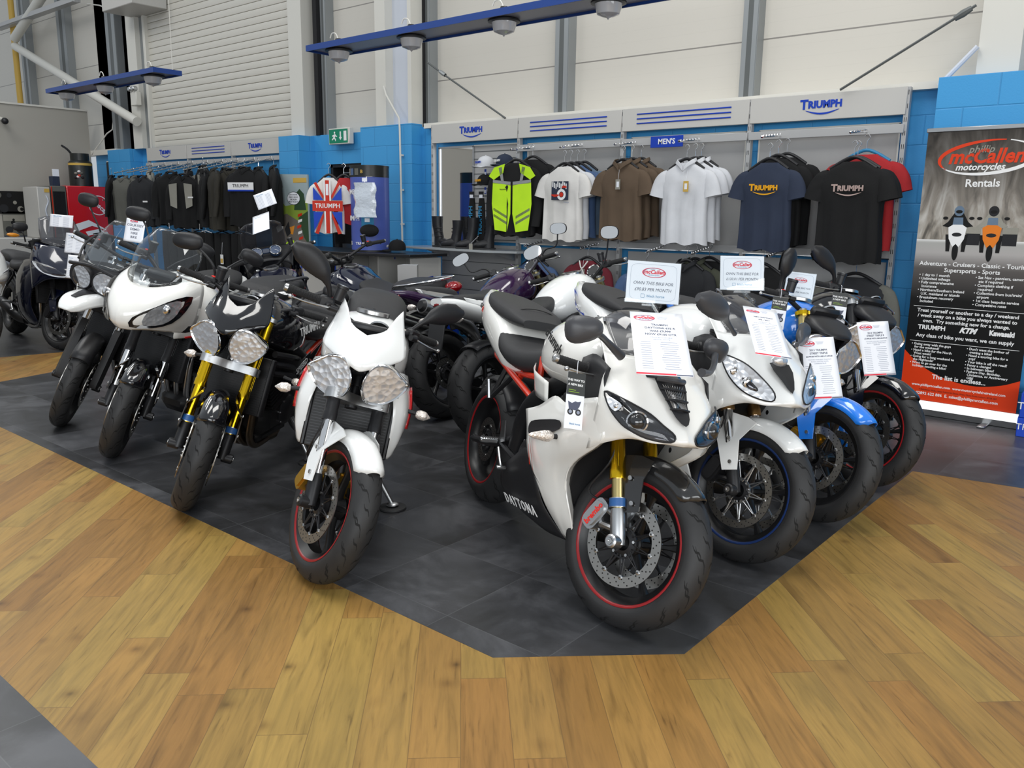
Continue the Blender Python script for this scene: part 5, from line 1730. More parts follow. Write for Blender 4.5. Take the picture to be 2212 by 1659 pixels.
# --- faired tourers seen from the side or behind
def faired(label, pose, steer, body, screen='smoke_screen', paper=False, wheels=True, seat_z=.84, mir=True, nose_dx=0.0, grip=(.52, .34, 1.0), rack=True, rack_m='alu', lean_m='black_gloss', mirs=None):
    b = tourer_base(label, pose, steer, body, wb=1.54, rake=25, up='dark_metal', lo='dark_metal', guard=body, grip=grip, mir=mirs, mir_sides=() if not mirs else (1, -1), seat_z=seat_z, rack=rack, ttop=.70, mirror='oval', rack_m=rack_m, tz=-.14)
    D = nose_dx
    nose = [
        [(1.80, 0, .74), (1.775, .06, .735), (1.71, .13, .73), (1.60, .19, .71), (1.48, .23, .66), (1.36, .25, .60)],
        [(1.83, 0, .79), (1.80, .07, .785), (1.74, .15, .785), (1.64, .22, .785), (1.52, .26, .78), (1.38, .275, .77)],
        [(1.78, 0, .87), (1.76, .07, .87), (1.70, .15, .875), (1.61, .22, .88), (1.50, .26, .89), (1.36, .28, .90)],
        [(1.68, 0, .96), (1.665, .07, .96), (1.62, .14, .965), (1.55, .20, .97), (1.46, .24, .99), (1.34, .255, 1.00)],
        [(1.56, 0, 1.05), (1.55, .07, 1.05), (1.52, .12, 1.055), (1.47, .17, 1.06), (1.40, .20, 1.07), (1.30, .22, 1.08)]]
    nose = [[(x+D, y, z) for x, y, z in r] for r in nose]
    mb = MB(); mb.patch(nose, body, 4, mirror=True)
    nz = b.B('front_fairing', mb, solid=.006, angle=60)
    mb = MB()
    mb.patch([[(1.56+D, 0, 1.055), (1.53+D, .12, 1.06), (1.42+D, .20, 1.08)], [(1.43+D, 0, 1.20), (1.41+D, .13, 1.20), (1.34+D, .20, 1.20)], [(1.31+D, 0, 1.36), (1.29+D, .12, 1.35), (1.24+D, .18, 1.32)]], screen, 4, mirror=True)
    build('windscreen', mb, nz, solid=.004)
    side = [
        [(1.0, .25, .84), (1.15, .27, .88), (1.30, .27, .90), (1.40, .275, .90)],
        [(.92, .27, .70), (1.10, .28, .73), (1.26, .28, .76), (1.40, .27, .76)],
        [(.90, .26, .52), (1.06, .265, .53), (1.20, .255, .55), (1.32, .24, .62)],
        [(.88, .22, .34), (1.02, .22, .35), (1.12, .21, .37), (1.18, .20, .42)],
        [(.90, .12, .20), (1.02, .12, .20), (1.10, .12, .21), (1.16, .12, .24)]]
    mb = MB(); mb.patch(side, body, 4, mirror=True)
    mb.patch([[(.70, .2, .45), (.80, .22, .46), (.90, .26, .5)], [(.68, .16, .30), (.78, .18, .30), (.89, .215, .34)], [(.70, .08, .19), (.8, .1, .19), (.90, .12, .20)]], 'black_gloss', 4, mirror=True)
    build_pair('side_fairing', mb, b.root, solid=.005)
    for q in (1, -1):
        o2 = [(1.80+D, q*.06, .765), (1.70+D, q*.17, .755), (1.56+D, q*.25, .80), (1.44+D, q*.278, .885), (1.58+D, q*.24, .875), (1.70+D, q*.165, .845)]
        o2 = [Vector(p)+Vector((.006, q*.006, 0)) for p in o2]
        mb = MB()
        panel3(mb, o2, 'reflector', k=3, bulge=.006, dirv=(.7, q*.6, 0))
        ho = build('headlight', mb, b.root)
        mg = MB()
        panel3(mg, [p+Vector((.005, q*.005, 0)) for p in o2], 'lens_glass', k=3, bulge=.014, dirv=(.7, q*.6, 0))
        build('headlight_lens', mg, ho)
    # cockpit
    mb = MB()
    mb.patch([[(1.46+D, 0, 1.12), (1.44+D, .12, 1.12), (1.36+D, .215, 1.11), (1.22+D, .255, 1.08)], [(1.36+D, 0, 1.08), (1.35+D, .12, 1.075), (1.30+D, .19, 1.05), (1.20+D, .22, 1.0)], [(1.26+D, 0, 1.0), (1.25+D, .10, .99), (1.22+D, .16, .96), (1.16+D, .20, .92)]], 'black_plastic', 4, mirror=True)
    dash = b.B('dashboard', mb, solid=.006)
    nrm = Vector((-.80, 0, .62))
    for q in (1, -1):
        mb = MB()
        c = Vector((1.285+D, q*.085, 1.085))
        mb.lathe([(0, .0), (.042, .0), (.044, .006), (.048, .008), (.053, .004), (.053, -.03)], c, nrm, 'dial_face', 28)
        mb.lathe([(.044, .0065), (.048, .010), (.053, .006), (.054, .0)], c, nrm, 'chrome', 28)
        ez = nrm.normalized(); M = basis(c+ez*.002, (0, -1, 0), Vector((.62, 0, .80)))
        for k in range(11):
            a = radians(-130+26*k)
            mb.box(M @ Vector((.036*sin(a), .036*cos(a), 0)), (.0015, .0015, .004), 'ink_white')
        mb.prism([(-.002, -.006), (.002, -.006), (.0006, .032), (-.0006, .032)], .0, .001, 'ink_white', M @ Matrix.Rotation(radians(125*q), 4, 'Z'))
        build('instrument_dial', mb, dash)
    mb = MB()
    mb.box(Vector((1.285+D, 0, 1.087)), (.006, .075, .06), 'dial_face', R=Matrix.Rotation(radians(-38), 3, 'Y'), b=.002)
    mb.box(Vector((1.282+D, 0, 1.089)), (.006, .060, .045), 'ink_soft', R=Matrix.Rotation(radians(-38), 3, 'Y'), b=.002)
    build('display', mb, dash)
    return b
spb = faired('dark blue sport touring motorcycle at the far left, facing right', (-10.548, 3.623, -3.8, 6.9), 24, 'navy_gloss', rack=False, mirs=[(1.10, .28, 1.02), (1.12, .33, 1.08), (1.10, .36, 1.13), (1.10, .37, 1.15)], grip=(.52, .36, .98))
for q, c_ in ((-1, 'amber'),):
    mb = MB()
    mb.ball((1.13, q*.37, 1.125), .03, c_, (.8, 2.0, .7), 12)
    spb.B('indicator', mb)
sgb = faired('dark blue touring motorcycle seen from behind, twin round dials and large grey seat', (-5.52, 4.00, 150, 10), 14, 'navy_gloss', screen='smoke_screen', seat_z=.80, rack_m='matt_grey', grip=(.56, .40, 1.06), rack=True)
stb = tourer_base('dark touring motorcycle with large red tail light and chrome grab rail, behind the front row', (-4.95, 4.87, 171, 8), 10, 'navy_gloss', seat_z=.80, rack=True, rack_m='chrome', mir_sides=(), tz=-.12)
mb = MB()
mb.ball((-.36, -.07, .86), .06, 'tail_lens', (1.2, 1.2, .75), 16)
mb.ball((-.28, -.15, .84), .045, 'indicator_lens', (1.3, .6, .6), 14)
stb.B('tail_lamp', mb)
edge = faired('white faired motorcycle cut off by the left edge of the photo', (-10.75, 2.85, -2, 7), 20, 'white_paint_cool', rack=False)
# ================================================================== roof steel, upper left
steel('brace', [(-18.53, 6.9, 4.52), (-13.85, 6.9, 2.84)], .075, 'cream_steel', 'long white diagonal brace tube sloping down to the shutter column', 'brace')
steel('brace', [(-16.6, 6.9, 5.40), (-18.5, 6.9, 4.66)], .085, 'cream_steel', 'short thick white brace tube rising to the upper left corner', 'brace')
mb = MB(); mb.box((-17.4, 6.88, 4.95), (3.6, .10, .10), 'rail_grey', R=Matrix.Rotation(radians(-.4), 3, 'Y')); mb.box((-17.4, 6.84, 4.91), (3.6, .10, .012), 'rail_grey')
tag(build('steel_angle', mb, flat=True), 'grey steel angle bar crossing the top left corner', 'beam')
steel('pipe', [(-18.80, 7.0, 5.6), (-18.80, 7.0, 3.0)], .055, 'yellow_pipe', 'yellow vertical gas pipe on the wall at far left', 'pipe')
mb = MB(); mb.tube([(-16.0, 7.22, 5.0), (-15.35, 7.22, 4.85), (-15.3, 7.22, 4.6), (-15.35, 7.22, 3.0), (-15.5, 7.15, 2.75), (-15.95, 7.05, 2.40)], .012, 'cream_steel', 6, k=3)
tag(build('conduit', mb), 'thin white cable run down the wall between the left posts', 'cable')
mb = MB(); mb.tube([(-7.86, 6.95, 2.90), (-7.80, 6.93, 2.80), (-7.58, 6.93, 2.52), (-7.57, 6.93, 2.40), (-7.57, 6.95, 1.0)], .012, 'cream_steel', 8)
for z in (1.3, 1.7, 2.1):
    mb.box((-7.57, 6.955, z), (.04, .03, .02), 'cream_steel')
tag(build('conduit', mb), 'white cable conduit down the blue pier beside the wall display', 'cable')
mb = MB(); mb.tube([(-7.22, 7.05, 3.12), (-6.95, 7.05, 2.96), (-6.04, 7.05, 2.44)], .010, 'galv_dark', 6); mb.lathe([(.02, -.05), (.025, 0), (.02, .05)], (-6.98, 7.05, 2.98), (.9, 0, -.5), 'galv', 8)
tag(build('tie_rod', mb), 'thin diagonal steel tie rod left of the first wall post', 'rod')
mb = MB(); mb.tube([(-1.56, 6.95, 2.93), (-2.47, 6.95, 2.43)], .010, 'galv_dark', 6); mb.lathe([(.02, -.06), (.028, 0), (.02, .06)], (-1.64, 6.95, 2.885), (.87, 0, .48), 'galv_dark', 8)
tag(build('tie_rod', mb), 'thin diagonal steel tie rod meeting the white column at right', 'rod')
mb = MB(); mb.tube([(-1.52, 6.95, 2.65), (-1.75, 6.95, 2.40)], .018, 'pale_steel', 8)
tag(build('strut', mb), 'short pale strut between the white column and the right blue pier', 'strut')
# emergency floodlight
t = empty('emergency_light', (-13.95, 6.96, 3.26)); tag(t, 'white twin-spot emergency light on the column left of the roller shutter', 'light')
mb = MB(); mb.box((0, 0, -.05), (.20, .09, .22), 'cream_steel', b=.01); build('body', mb, t)
mb = MB()
for q in (-.06, .06):
    mb.box((q, -.05, .10), (.09, .08, .07), 'alu', b=.015)
build('spotlight', mb, t)
t = empty('junction_box', (-15.40, 7.12, 2.21)); tag(t, 'small pale junction box on the blue wall left of the television', 'box')
mb = MB(); mb.box((0, 0, 0), (.16, .06, .12), 'panel_edge', b=.005); build('body', mb, t)
mb = MB(); mb.tube([(-15.85, 5.62, 2.86), (-15.99, 5.62, 2.90)], .03, 'cream_steel', 8); mb.ball((-15.82, 5.62, 2.85), .055, 'black_plastic', n=14)
tag(build('cctv_camera', mb), 'small black dome camera on the pale partition wall', 'camera')
# hanging blue light beams
def beam(label, x0, x1, y, w, z, lamps, hang):
    t = empty('light_beam', (x0, y, z)); tag(t, label, 'light')
    L = x1-x0
    mb = MB(); mb.box((L/2, 0, .03), (L, w, .012), 'fin_under'); mb.box((L/2, -w/2, .03), (L, .012, .055), 'fin_blue'); mb.box((L/2, w/2, .03), (L, .012, .055), 'fin_blue')
    mb.box((0, 0, .03), (.012, w, .055), 'fin_blue'); mb.box((L, 0, .03), (.012, w, .055), 'fin_blue')
    build('tray', mb, t, flat=True)
    for lx in lamps:
        mb = MB()
        c = Vector((lx-x0, 0, 0))
        mb.lathe([(.03, .12), (.05, .08), (.11, .03), (.135, .012), (.135, .0), (.10, -.005)], c, (0, 0, 1), 'black_plastic', 22)
        mb.tube([c+Vector((0, 0, .10)), c+Vector((-.04, 0, .17)), c+Vector((-.10, 0, .18)), c+Vector((-.13, 0, .14))], .006, 'cream_steel', 6, k=3)
        lo = build('lamp_housing', mb, t)
        mb = MB(); mb.lathe([(.105, -.002), (.10, -.03), (.085, -.075), (.05, -.09), (.012, -.10), (0, -.115)], c, (0, 0, 1), 'lamp_glass', 22)
        build('lamp_shade', mb, lo)
    for hx in hang:
        mb = MB(); mb.tube([(hx-x0, w*.35, .03), (hx-x0+.05, w*.35, 2.6)], .004, 'cream_steel', 5)
        build('suspension_cable', mb, t)
    return t
beam('long blue and grey hanging light tray with four lamps, top centre', -7.20, -2.2, 5.55, .38, 2.985, (-6.93, -5.89, -4.78, -3.75), ())
beam('short blue and grey hanging light tray with three lamps, top left', -12.70, -9.69, 5.24, .34, 2.985, (-12.45, -11.30, -10.05), (-9.80,))

# ================================================================== wall display
def triumph(mb, c, size, m, n=(0, -1, 0), ex=(1, 0, 0), up=(0, 0, 1), rev=False):
    ex = Vector(ex); c = Vector(c); up = Vector(up)
    M = basis(c, ex, up)
    mb.text('T', size*1.18, M @ Matrix.Translation((-size*1.62, size*.03, 0)), m, bold=size*.045, ext=.0015)
    mb.text('RIUMPH', size*.86, M @ Matrix.Translation((size*.32, 0, 0)), m, bold=size*.045, ext=.0015, space=1.02)
    pts = []
    for k in range(17):
        t = k/16
        a = -1.15+t*2.3
        pts.append((a*size*1.35+.1*size, -size*.42-size*.42*cos(a*1.25)))
    w = [size*.10*sin(pi*k/16)**.6+size*.012 for k in range(17)]
    out = [(x, y+ww) for (x, y), ww in zip(pts, w)]+[(x, y-ww*.5) for (x, y), ww in list(zip(pts, w))[::-1]]
    mb.prism(out, -.0015, .0015, m, M)

def upright(x, parent, y=7.03, h=2.42):
    mb = MB()
    mb.box((x, y, h/2), (.035, .05, h), 'rail_grey')
    for k in range(int(h/.10)):
        for q in (-.007, .007):
            mb.box((x+q, y-.0255, .08+k*.10), (.004, .001, .035), 'hole')
    return build('upright', mb, parent)

BX = [-7.11, -5.82, -4.53, -3.24, -1.97]
bays = []
names = ['with the mirror and caps panel, leftmost', 'with the hi-vis jacket and printed white tee', 'with brown and white polo shirts under the MEN\'S sign', 'with navy and black tees, rightmost']
def bay(x0, x1, label, kind, left=False):
    t = empty('wall_display', ((x0+x1)/2, 7.1, 0)); tag(t, label, 'display stand', 'blue wall display bays' if False else None)
    cx, w = (x0+x1)/2, x1-x0
    t.location = (0, 0, 0)
    mb = MB()
    mb.box((cx, 7.01, 2.32), (w-.012, .03, .205), 'header_grey', b=.003)
    h = build('header_panel', mb, t)
    mb = MB()
    if kind in ('logo', 'mirror'):
        triumph(mb, (cx-.02, 6.993, 2.335), .088, 'logo_blue')
        build('header_lettering', mb, h)
    else:
        for k in (-1, 0, 1):
            mb.box((cx, 6.991, 2.325+k*.042), (w*.74, .006, .012), 'logo_blue', b=.003)
        build('header_stripes', mb, h)
    return t, cx, w
def arm(parent, x, z, y0=7.05, L=.42, drop=.05, m='chrome', clear=False):
    mb = MB()
    mb.box((x, y0, z), (.035, .012, .06), m, b=.003)
    mb.tube([(x, y0, z), (x, y0-L, z-drop)], .0075, m, 8)
    for k in range(7):
        t = .15+.13*k
        mb.ball((x, y0-L*t, z-drop*t+.012), .0085, m, n=8)
    mb.ball((x, y0-L, z-drop+.006), .012, m, n=8)
    return build('hanging_arm', mb, parent)
for i in range(4):
    x0, x1 = BX[i], BX[i+1]
    t, cx, w = bay(x0, x1, 'grey wall display bay '+names[i], ('mirror', 'stripes', 'stripes', 'logo')[i])
    upright(x0+.005, t)
    if i == 3:
        upright(x1-.005, t)
    if i > 0:
        mb = MB(); mb.box((cx, 7.11, 1.665), (w-.13, .02, .99), 'panel_grey'); 
        p = build('back_panel', mb, t, flat=True)
        mb = MB()
        mb.box((cx, 7.098, 2.165), (w-.115, .012, .014), 'panel_edge'); mb.box((cx-w/2+.062, 7.098, 1.665), (.012, .012, 1.0), 'panel_edge'); mb.box((cx+w/2-.062, 7.098, 1.665), (.012, .012, 1.0), 'panel_edge')
        build('panel_frame', mb, p, flat=True)
        mb = MB(); mb.box((cx, 7.0, 2.115), (w-.01, .02, .068), 'rail_grey', b=.003)
        mb.box((cx-w/2+.03, 7.02, 2.115), (.05, .04, .03), 'rail_grey')
        build('top_rail', mb, t)
        mb = MB(); mb.box((cx, 7.04, 1.15), (w-.01, .06, .065), 'rail_grey', b=.003); mb.box((cx, 7.005, 1.122), (w-.03, .012, .008), 'chrome')
        build('lower_rail', mb, t)
    mb = MB(); mb.box((cx, 7.11, .60), (w-.13, .02, .98), 'panel_grey')
    for k in range(6 if i == 0 else 0):
        mb.box((cx, 7.098, .25+.16*k), (w-.13, .006, .006), 'galv_dark')
    build('lower_panel', mb, t, flat=True)
    if i == 0:
        mb = MB(); mb.box((-6.79, 7.085, 1.62), (.52, .02, 1.08), 'mirror_glass'); 
        mo = build('mirror', mb, t, flat=True)
        mb = MB()
        for c, s_ in (((-7.055, 7.08, 1.62), (.02, .03, 1.10)), ((-6.52, 7.08, 1.62), (.02, .03, 1.10)), ((-6.79, 7.08, 2.17), (.55, .03, .02))):
            mb.box(c, s_, 'alu')
        build('mirror_frame', mb, mo, flat=True)
        mb = MB(); mb.box((-6.18, 7.10, 1.65), (.66, .03, 1.05), 'panel_grey')
        for k in range(13):
            mb.box((-6.18, 7.083, 1.15+.08*k), (.66, .006, .008), 'galv_dark')
        build('slat_panel', mb, t, flat=True)
        mb = MB(); mb.box((-5.85, 7.08, 1.65), (.014, .03, 1.06), 'panel_edge'); mb.box((-6.18, 7.08, 2.175), (.66, .03, .014), 'panel_edge')
        build('panel_frame', mb, t, flat=True)
    else:
        xs = {1: (-5.60, -4.98), 2: (-4.36, -3.70), 3: (-2.95, -2.25)}[i]
        for ax in xs:
            arm(t, ax, 2.115)
        for ax in {1: (-4.75, -5.45), 2: (-4.0, -3.55), 3: (-2.86, -2.2)}[i]:
            arm(t, ax, 1.16, L=.36)
# shelf with boots
t = empty('shelf', (0, 0, 0)); tag(t, 'grey shelf under the mirror bay carrying a row of black boots', 'shelf')
mb = MB(); mb.prism([(-7.25, 6.62), (-5.85, 6.50), (-5.50, 6.62), (-5.46, 6.82), (-5.50, 7.06), (-7.25, 7.06)], 1.035, 1.058, 'shelf_glass'); build('board', mb, t, bevel=.003)
for x in (-6.9, -5.9):
    mb = MB(); mb.prism([(0, 0), (.40, 0), (0, -.10)], -.006, .006, 'rail_grey', Matrix(((0, 0, 1, x), (-1, 0, 0, 7.06), (0, 1, 0, 1.035), (0, 0, 0, 1)))); build('bracket', mb, t)
# MEN'S sign
t = empty('mens_sign', (0, 0, 0)); tag(t, "blue MEN'S sign clipped to the top rail of the wall display", 'sign')
mb = MB(); mb.box((-3.995, 6.93, 2.10), (.335, .008, .10), 'logo_blue', b=.002); pl = build('plate', mb, t)
mb = MB(); mb.text("MEN'S", .066, basis((-3.995, 6.9255, 2.10), (1, 0, 0), (0, 0, 1)), 'ink_white', bold=.0015); build('lettering', mb, pl)

# left rack
BL = [-13.80, -12.53, -11.28, -9.98]
lab = ['left bay of the blue rack behind the riding jackets', 'middle bay of the jacket rack with three blue stripes on its header', 'right bay of the jacket rack beside the blue pier']
for i in range(3):
    x0, x1 = BL[i], BL[i+1]
    t, cx, w = bay(x0, x1, 'grey hanging rail, '+lab[i], ('logo', 'stripes', 'logo')[i])
    upright(x0+.005, t)
    if i == 2:
        upright(x1-.005, t, y=7.03)
    mb = MB(); mb.box((cx, 6.98, 2.155), (w-.01, .02, .06), 'rail_grey', b=.003); build('top_rail', mb, t)
    for k in range(3):
        arm(t, x0+.2+.42*k, 2.15, y0=6.97, L=.62, drop=.16, m='steel')

# ================================================================== garments
def cloth(key, c, rough=.85, noise=.18):
    return mat(key, c, rough, noise=noise, nscale=6, bump=.25, bscale=350)
for k, c in dict(c_white=(.70, .71, .74), c_offwhite=(.74, .72, .69), c_navy=(.025, .035, .065), c_black=(.0045, .0045, .005), c_charcoal=(.017, .018, .021), c_brown=(.115, .078, .050), c_red=(.40, .018, .022), c_blue=(.075, .13, .26), c_steel=(.13, .19, .27), c_maroon=(.14, .012, .022), c_vis=(.55, .95, .02), c_reflect=(.30, .31, .31), c_grey=(.12, .12, .105), c_olive=(.030, .027, .020), c_stone=(.30, .29, .25), c_green=(.06, .065, .045)).items():
    cloth(k, c)
MATS['c_vis'].node_tree.nodes['Principled BSDF'].inputs['Emission Color'].default_value = (0, 0, 0, 1)

def garment(name, loc, rz, w, L, m, sleeve='short', collar=None, label='', cat='shirt', group=None, seed=0, depth=.055, front=None, hanger='black_plastic', hook=.20, stripes=None, sleeve_m=None):
    rnd = random.Random(seed)
    t = empty(name, loc, rz)
    tag(t, label, cat, group)
    mb = MB()
    n = 40
    ph = rnd.random()*6
    levels = [(-L, 1.0, 1.0), (-L*.82, .985, 1.05), (-L*.6, .965, 1.05), (-L*.42, .96, 1.1), (-.24, .97, 1.2), (-.17, 1.0, 1.15), (-.12, 1.0, 1.0), (-.085, .93, .85), (-.048, .68, .75), (-.015, .42, .70), (.0, .34, .6)]
    rings = []
    for z, sw, sd in levels:
        fold = min(1, max(0, (-z-.15)/.35))
        r = []
        for j in range(n):
            a = 2*pi*j/n
            x = (w/2)*sw*math.copysign(abs(cos(a))**.8, cos(a))
            y = depth*sd*math.copysign(abs(sin(a))**.7, sin(a))
            f = fold*(.016*sin(x*42+ph)+.010*sin(x*77+ph*2))+.004*sin(z*30+x*20+ph)
            r.append(Vector((x+.006*sin(z*11+ph), y+f, z+(.012*sin(x*30+ph) if z == -L else 0))))
        rings.append(r)
    mb.loft(rings, m, caps=False)
    body = build('body', mb, t, angle=80)
    for q in (1, -1):
        ms = MB()
        if sleeve == 'short':
            path = [(q*w*.34, 0, -.095), (q*w*.45, 0, -.135), (q*w*.53, -.005, -.20), (q*(w*.575), -.01, -.285)]
            rad = [.050, .076, .080, .084]
        else:
            path = [(q*w*.32, 0, -.09), (q*w*.44, 0, -.14), (q*w*.54, -.02, -.26), (q*w*.565, -.03, -.42), (q*w*.55, -.06, -.62)]
            rad = [.06, .080, .070, .062, .050]
        P = crom(path, 4)
        rings = []
        for i, p in enumerate(P):
            tt = i/(len(P)-1)*(len(rad)-1); j = min(int(tt), len(rad)-2); r_ = rad[j]+(rad[j+1]-rad[j])*(tt-j)
            tg = (P[min(i+1, len(P)-1)]-P[max(i-1, 0)]).normalized()
            s_ = Vector((0, 1, 0)); u = tg.cross(s_).normalized()
            rings.append([p+u*cos(a)*r_+s_*sin(a)*r_*.55+s_*.004*sin(a*5+tt*4) for a in [2*pi*k/16 for k in range(16)]])
        ms.loft(rings, sleeve_m or m, caps=sleeve != 'short')
        build('sleeve', ms, t, angle=80)
    mh = MB()
    mh.tube([(-w*.36, 0, -.05), (-w*.15, 0, .012), (0, 0, .035), (w*.15, 0, .012), (w*.36, 0, -.05)], .013, hanger, 8, k=3)
    mh.tube([(0, 0, .03), (0, 0, .10), (.02, 0, .13), (.0, 0, .155), (-.022, 0, .14)], .0028, 'chrome', 6, k=4)
    build('hanger', mh, t)
    if collar:
        mc = MB()
        mc.patch([[(-.085, .03, .02), (-.095, -.03, .0), (-.04, -.062, -.04), (0, -.070, -.075)], [(-.07, .035, .045), (-.075, -.03, .03), (-.035, -.058, .0), (-.008, -.066, -.035)]], collar, 4)
        mc.patch([[(.085, .03, .02), (.095, -.03, .0), (.04, -.062, -.04), (0, -.070, -.075)], [(.07, .035, .045), (.075, -.03, .03), (.035, -.058, .0), (.008, -.066, -.035)]], collar, 4)
        build('collar', mc, t, solid=.004)
    if front:
        front(t, body)
    return t
FY = -.082
def fm(x, z, y=FY):
    return basis((x, y, z), (1, 0, 0), (0, 0, 1))
def pr_triumph(m, size=.062, z=-.20):
    def f(t, body):
        mb = MB(); triumph(mb, (0, FY, z), size, m); build('print', mb, body)
    return f
def tagcard(x, z, m='c_stone', w=.05, h=.09):
    def f(t, body):
        mb = MB()
        mb.box((x, FY-.006, z), (w, .002, h), m); mb.box((x, FY-.008, z), (w*.5, .002, h*.55), 'paper'); mb.tube([(x, FY-.004, z+h*.5), (x, FY+.01, z+.13)], .0012, 'paper', 4)
        build('swing_tag', mb, t)
    return f
def pr_photo(t, body):
    mb = MB()
    mb.box((.01, FY+.001, -.225), (.20, .003, .175), 'c_navy')
    for k in range(9):
        mb.box((-.075+.02*k, FY-.001, -.165-.01*(k % 3)), (.012, .002, .05), 'ink_white')
    mb.lathe([(.028, 0), (.052, 0), (.052, .0015), (.028, .0015)], (.03, FY-.001, -.262), (0, -1, 0), 'ink_white', 24)
    mb.lathe([(.0, 0), (.022, 0), (.022, .0015), (0, .0015)], (.03, FY-.001, -.262), (0, -1, 0), 'decal_red', 20)
    mb.prism([(-.09, -.02), (.0, -.02), (.0, -.035), (-.05, -.045), (-.09, -.03)], 0, .002, 'decal_red', fm(0, -.24, FY-.001))
    mb.prism([(.03, .02), (.09, .02), (.09, .035), (.05, .045)], 0, .002, 'decal_red', fm(0, -.22, FY-.001))
    build('print', mb, body)
    mb = MB(); mb.text('Triumph', .018, fm(.09, -.335), 'ink_soft'); build('print', mb, body)
def vis(t, body):
    mb = MB()
    w, L = .46, .70
    for q in (1, -1):
        def P(pts, m, e=0.0):
            mb.prism([(x*q, z) for x, z in (pts if q > 0 else pts[::-1])], -e, .004, m, basis((0, FY-.008, 0), (1, 0, 0), (0, 0, 1)))
        P([(.012, -.22), (.215, -.19), (.225, -.40), (.19, -.66), (.05, -.68), (.012, -.50)], 'c_vis')
        P([(.08, -.01), (.20, -.045), (.262, -.13), (.205, -.165), (.10, -.10)], 'c_vis')
        for s_ in (-.06, .0):
            P([(.05, -.52+s_), (.205, -.44+s_), (.207, -.465+s_), (.05, -.548+s_)], 'c_reflect', -.004)
        P([(.012, -.185), (.215, -.165), (.215, -.200), (.012, -.215)], 'c_reflect', -.004)
        P([(.115, -.04), (.150, -.05), (.12, -.18), (.09, -.18)], 'c_reflect', -.004)
    build('hi_vis_vest', mb, t)
    mb = MB(); mb.text('TRIUMPH', .018, fm(-.10, -.26, FY-.014), 'ink_black'); build('print', mb, body)
D = lambda s, *f: None
def multi(*fs):
    def f(t, body):
        for g in fs:
            g(t, body)
    return f
G = garment
# top row, left to right; y = distance of the hanging arm position
G('jacket', (-5.52, 6.62, 1.935), radians(12), .46, .72, 'c_black', 'long', None, 'black riding jacket wearing a hi-vis yellow vest, by the caps panel', 'jacket', seed=1, depth=.075, front=vis)
G('jacket', (-5.50, 6.86, 1.98), radians(10), .46, .74, 'c_black', 'long', None, 'plain black jacket hanging behind the hi-vis vest', 'jacket', seed=2, depth=.07)
G('t_shirt', (-4.93, 6.64, 1.885), 0, .46, .70, 'c_offwhite', 'short', None, 'white t-shirt with a square motorcycle picture print on the chest', 't-shirt', seed=3, front=pr_photo)
G('t_shirt', (-4.93, 6.74, 1.895), 0, .46, .70, 'c_white', 'short', None, 'plain white t-shirt directly behind the one with the picture print', 't-shirt', seed=4)
G('t_shirt', (-4.93, 6.85, 1.905), 0, .46, .68, 'c_blue', 'short', None, 'blue t-shirt, nearer of the two behind the white tees', 't-shirt', seed=5)
G('t_shirt', (-4.92, 6.95, 1.915), 0, .44, .66, 'c_steel', 'short', None, 'pale blue t-shirt, hindmost behind the white tees', 't-shirt', seed=6)
G('polo_shirt', (-4.27, 6.64, 1.90), 0, .45, .69, 'c_brown', 'short', 'c_brown', 'brown polo shirt with tan swing tags, front one of the three', 'polo shirt', seed=7, front=tagcard(.01, -.19))
G('polo_shirt', (-4.25, 6.76, 1.915), 0, .45, .69, 'c_brown', 'short', 'c_brown', 'brown polo shirt, middle one of the three brown polos', 'polo shirt', seed=8)
G('polo_shirt', (-4.24, 6.90, 1.925), 0, .45, .68, 'c_brown', 'short', 'c_brown', 'brown polo shirt hanging closest to the wall', 'polo shirt', seed=9)
G('polo_shirt', (-3.62, 6.64, 1.885), 0, .46, .69, 'c_white', 'short', 'c_white', 'white polo shirt with a yellow swing tag, front one of the three', 'polo shirt', seed=10, front=tagcard(.05, -.20, 'yellow_pipe'))
G('polo_shirt', (-3.60, 6.75, 1.90), 0, .46, .69, 'c_white', 'short', 'c_white', 'white polo shirt, middle one of the three white polos', 'polo shirt', seed=11)
G('polo_shirt', (-3.60, 6.86, 1.91), 0, .45, .68, 'c_white', 'short', 'c_white', 'white polo shirt hanging closest to the wall', 'polo shirt', seed=12)
G('t_shirt', (-2.875, 6.64, 1.865), 0, .44, .70, 'c_navy', 'short', None, 'navy t-shirt with a yellow chest logo', 't-shirt', seed=13, front=pr_triumph(cloth('p_yellow', (.85, .40, .01)).name, .062, -.20))
G('t_shirt', (-2.865, 6.78, 1.90), 0, .46, .70, 'c_black', 'short', None, 'black t-shirt directly behind the navy one with the yellow logo', 't-shirt', seed=14)
G('t_shirt', (-2.85, 6.92, 1.92), 0, .46, .70, 'c_black', 'short', None, 'black t-shirt closest to the wall behind the navy one', 't-shirt', seed=15)
G('t_shirt', (-2.21, 6.64, 1.855), 0, .48, .76, 'c_black', 'short', None, 'black t-shirt with a pale patterned chest logo, in front of a red one', 't-shirt', seed=16, front=pr_triumph(cloth('p_pale', (.45, .33, .30), noise=.5).name, .062, -.20))
G('t_shirt', (-2.215, 6.74, 1.86), 0, .48, .76, 'c_black', 'short', None, 'plain black t-shirt between the patterned-logo tee and the red tee', 't-shirt', seed=17)
G('t_shirt', (-2.20, 6.88, 1.92), 0, .50, .74, 'c_red', 'short', None, 'red t-shirt hanging behind the black tees at the right end', 't-shirt', seed=18, hanger='ink_blue')
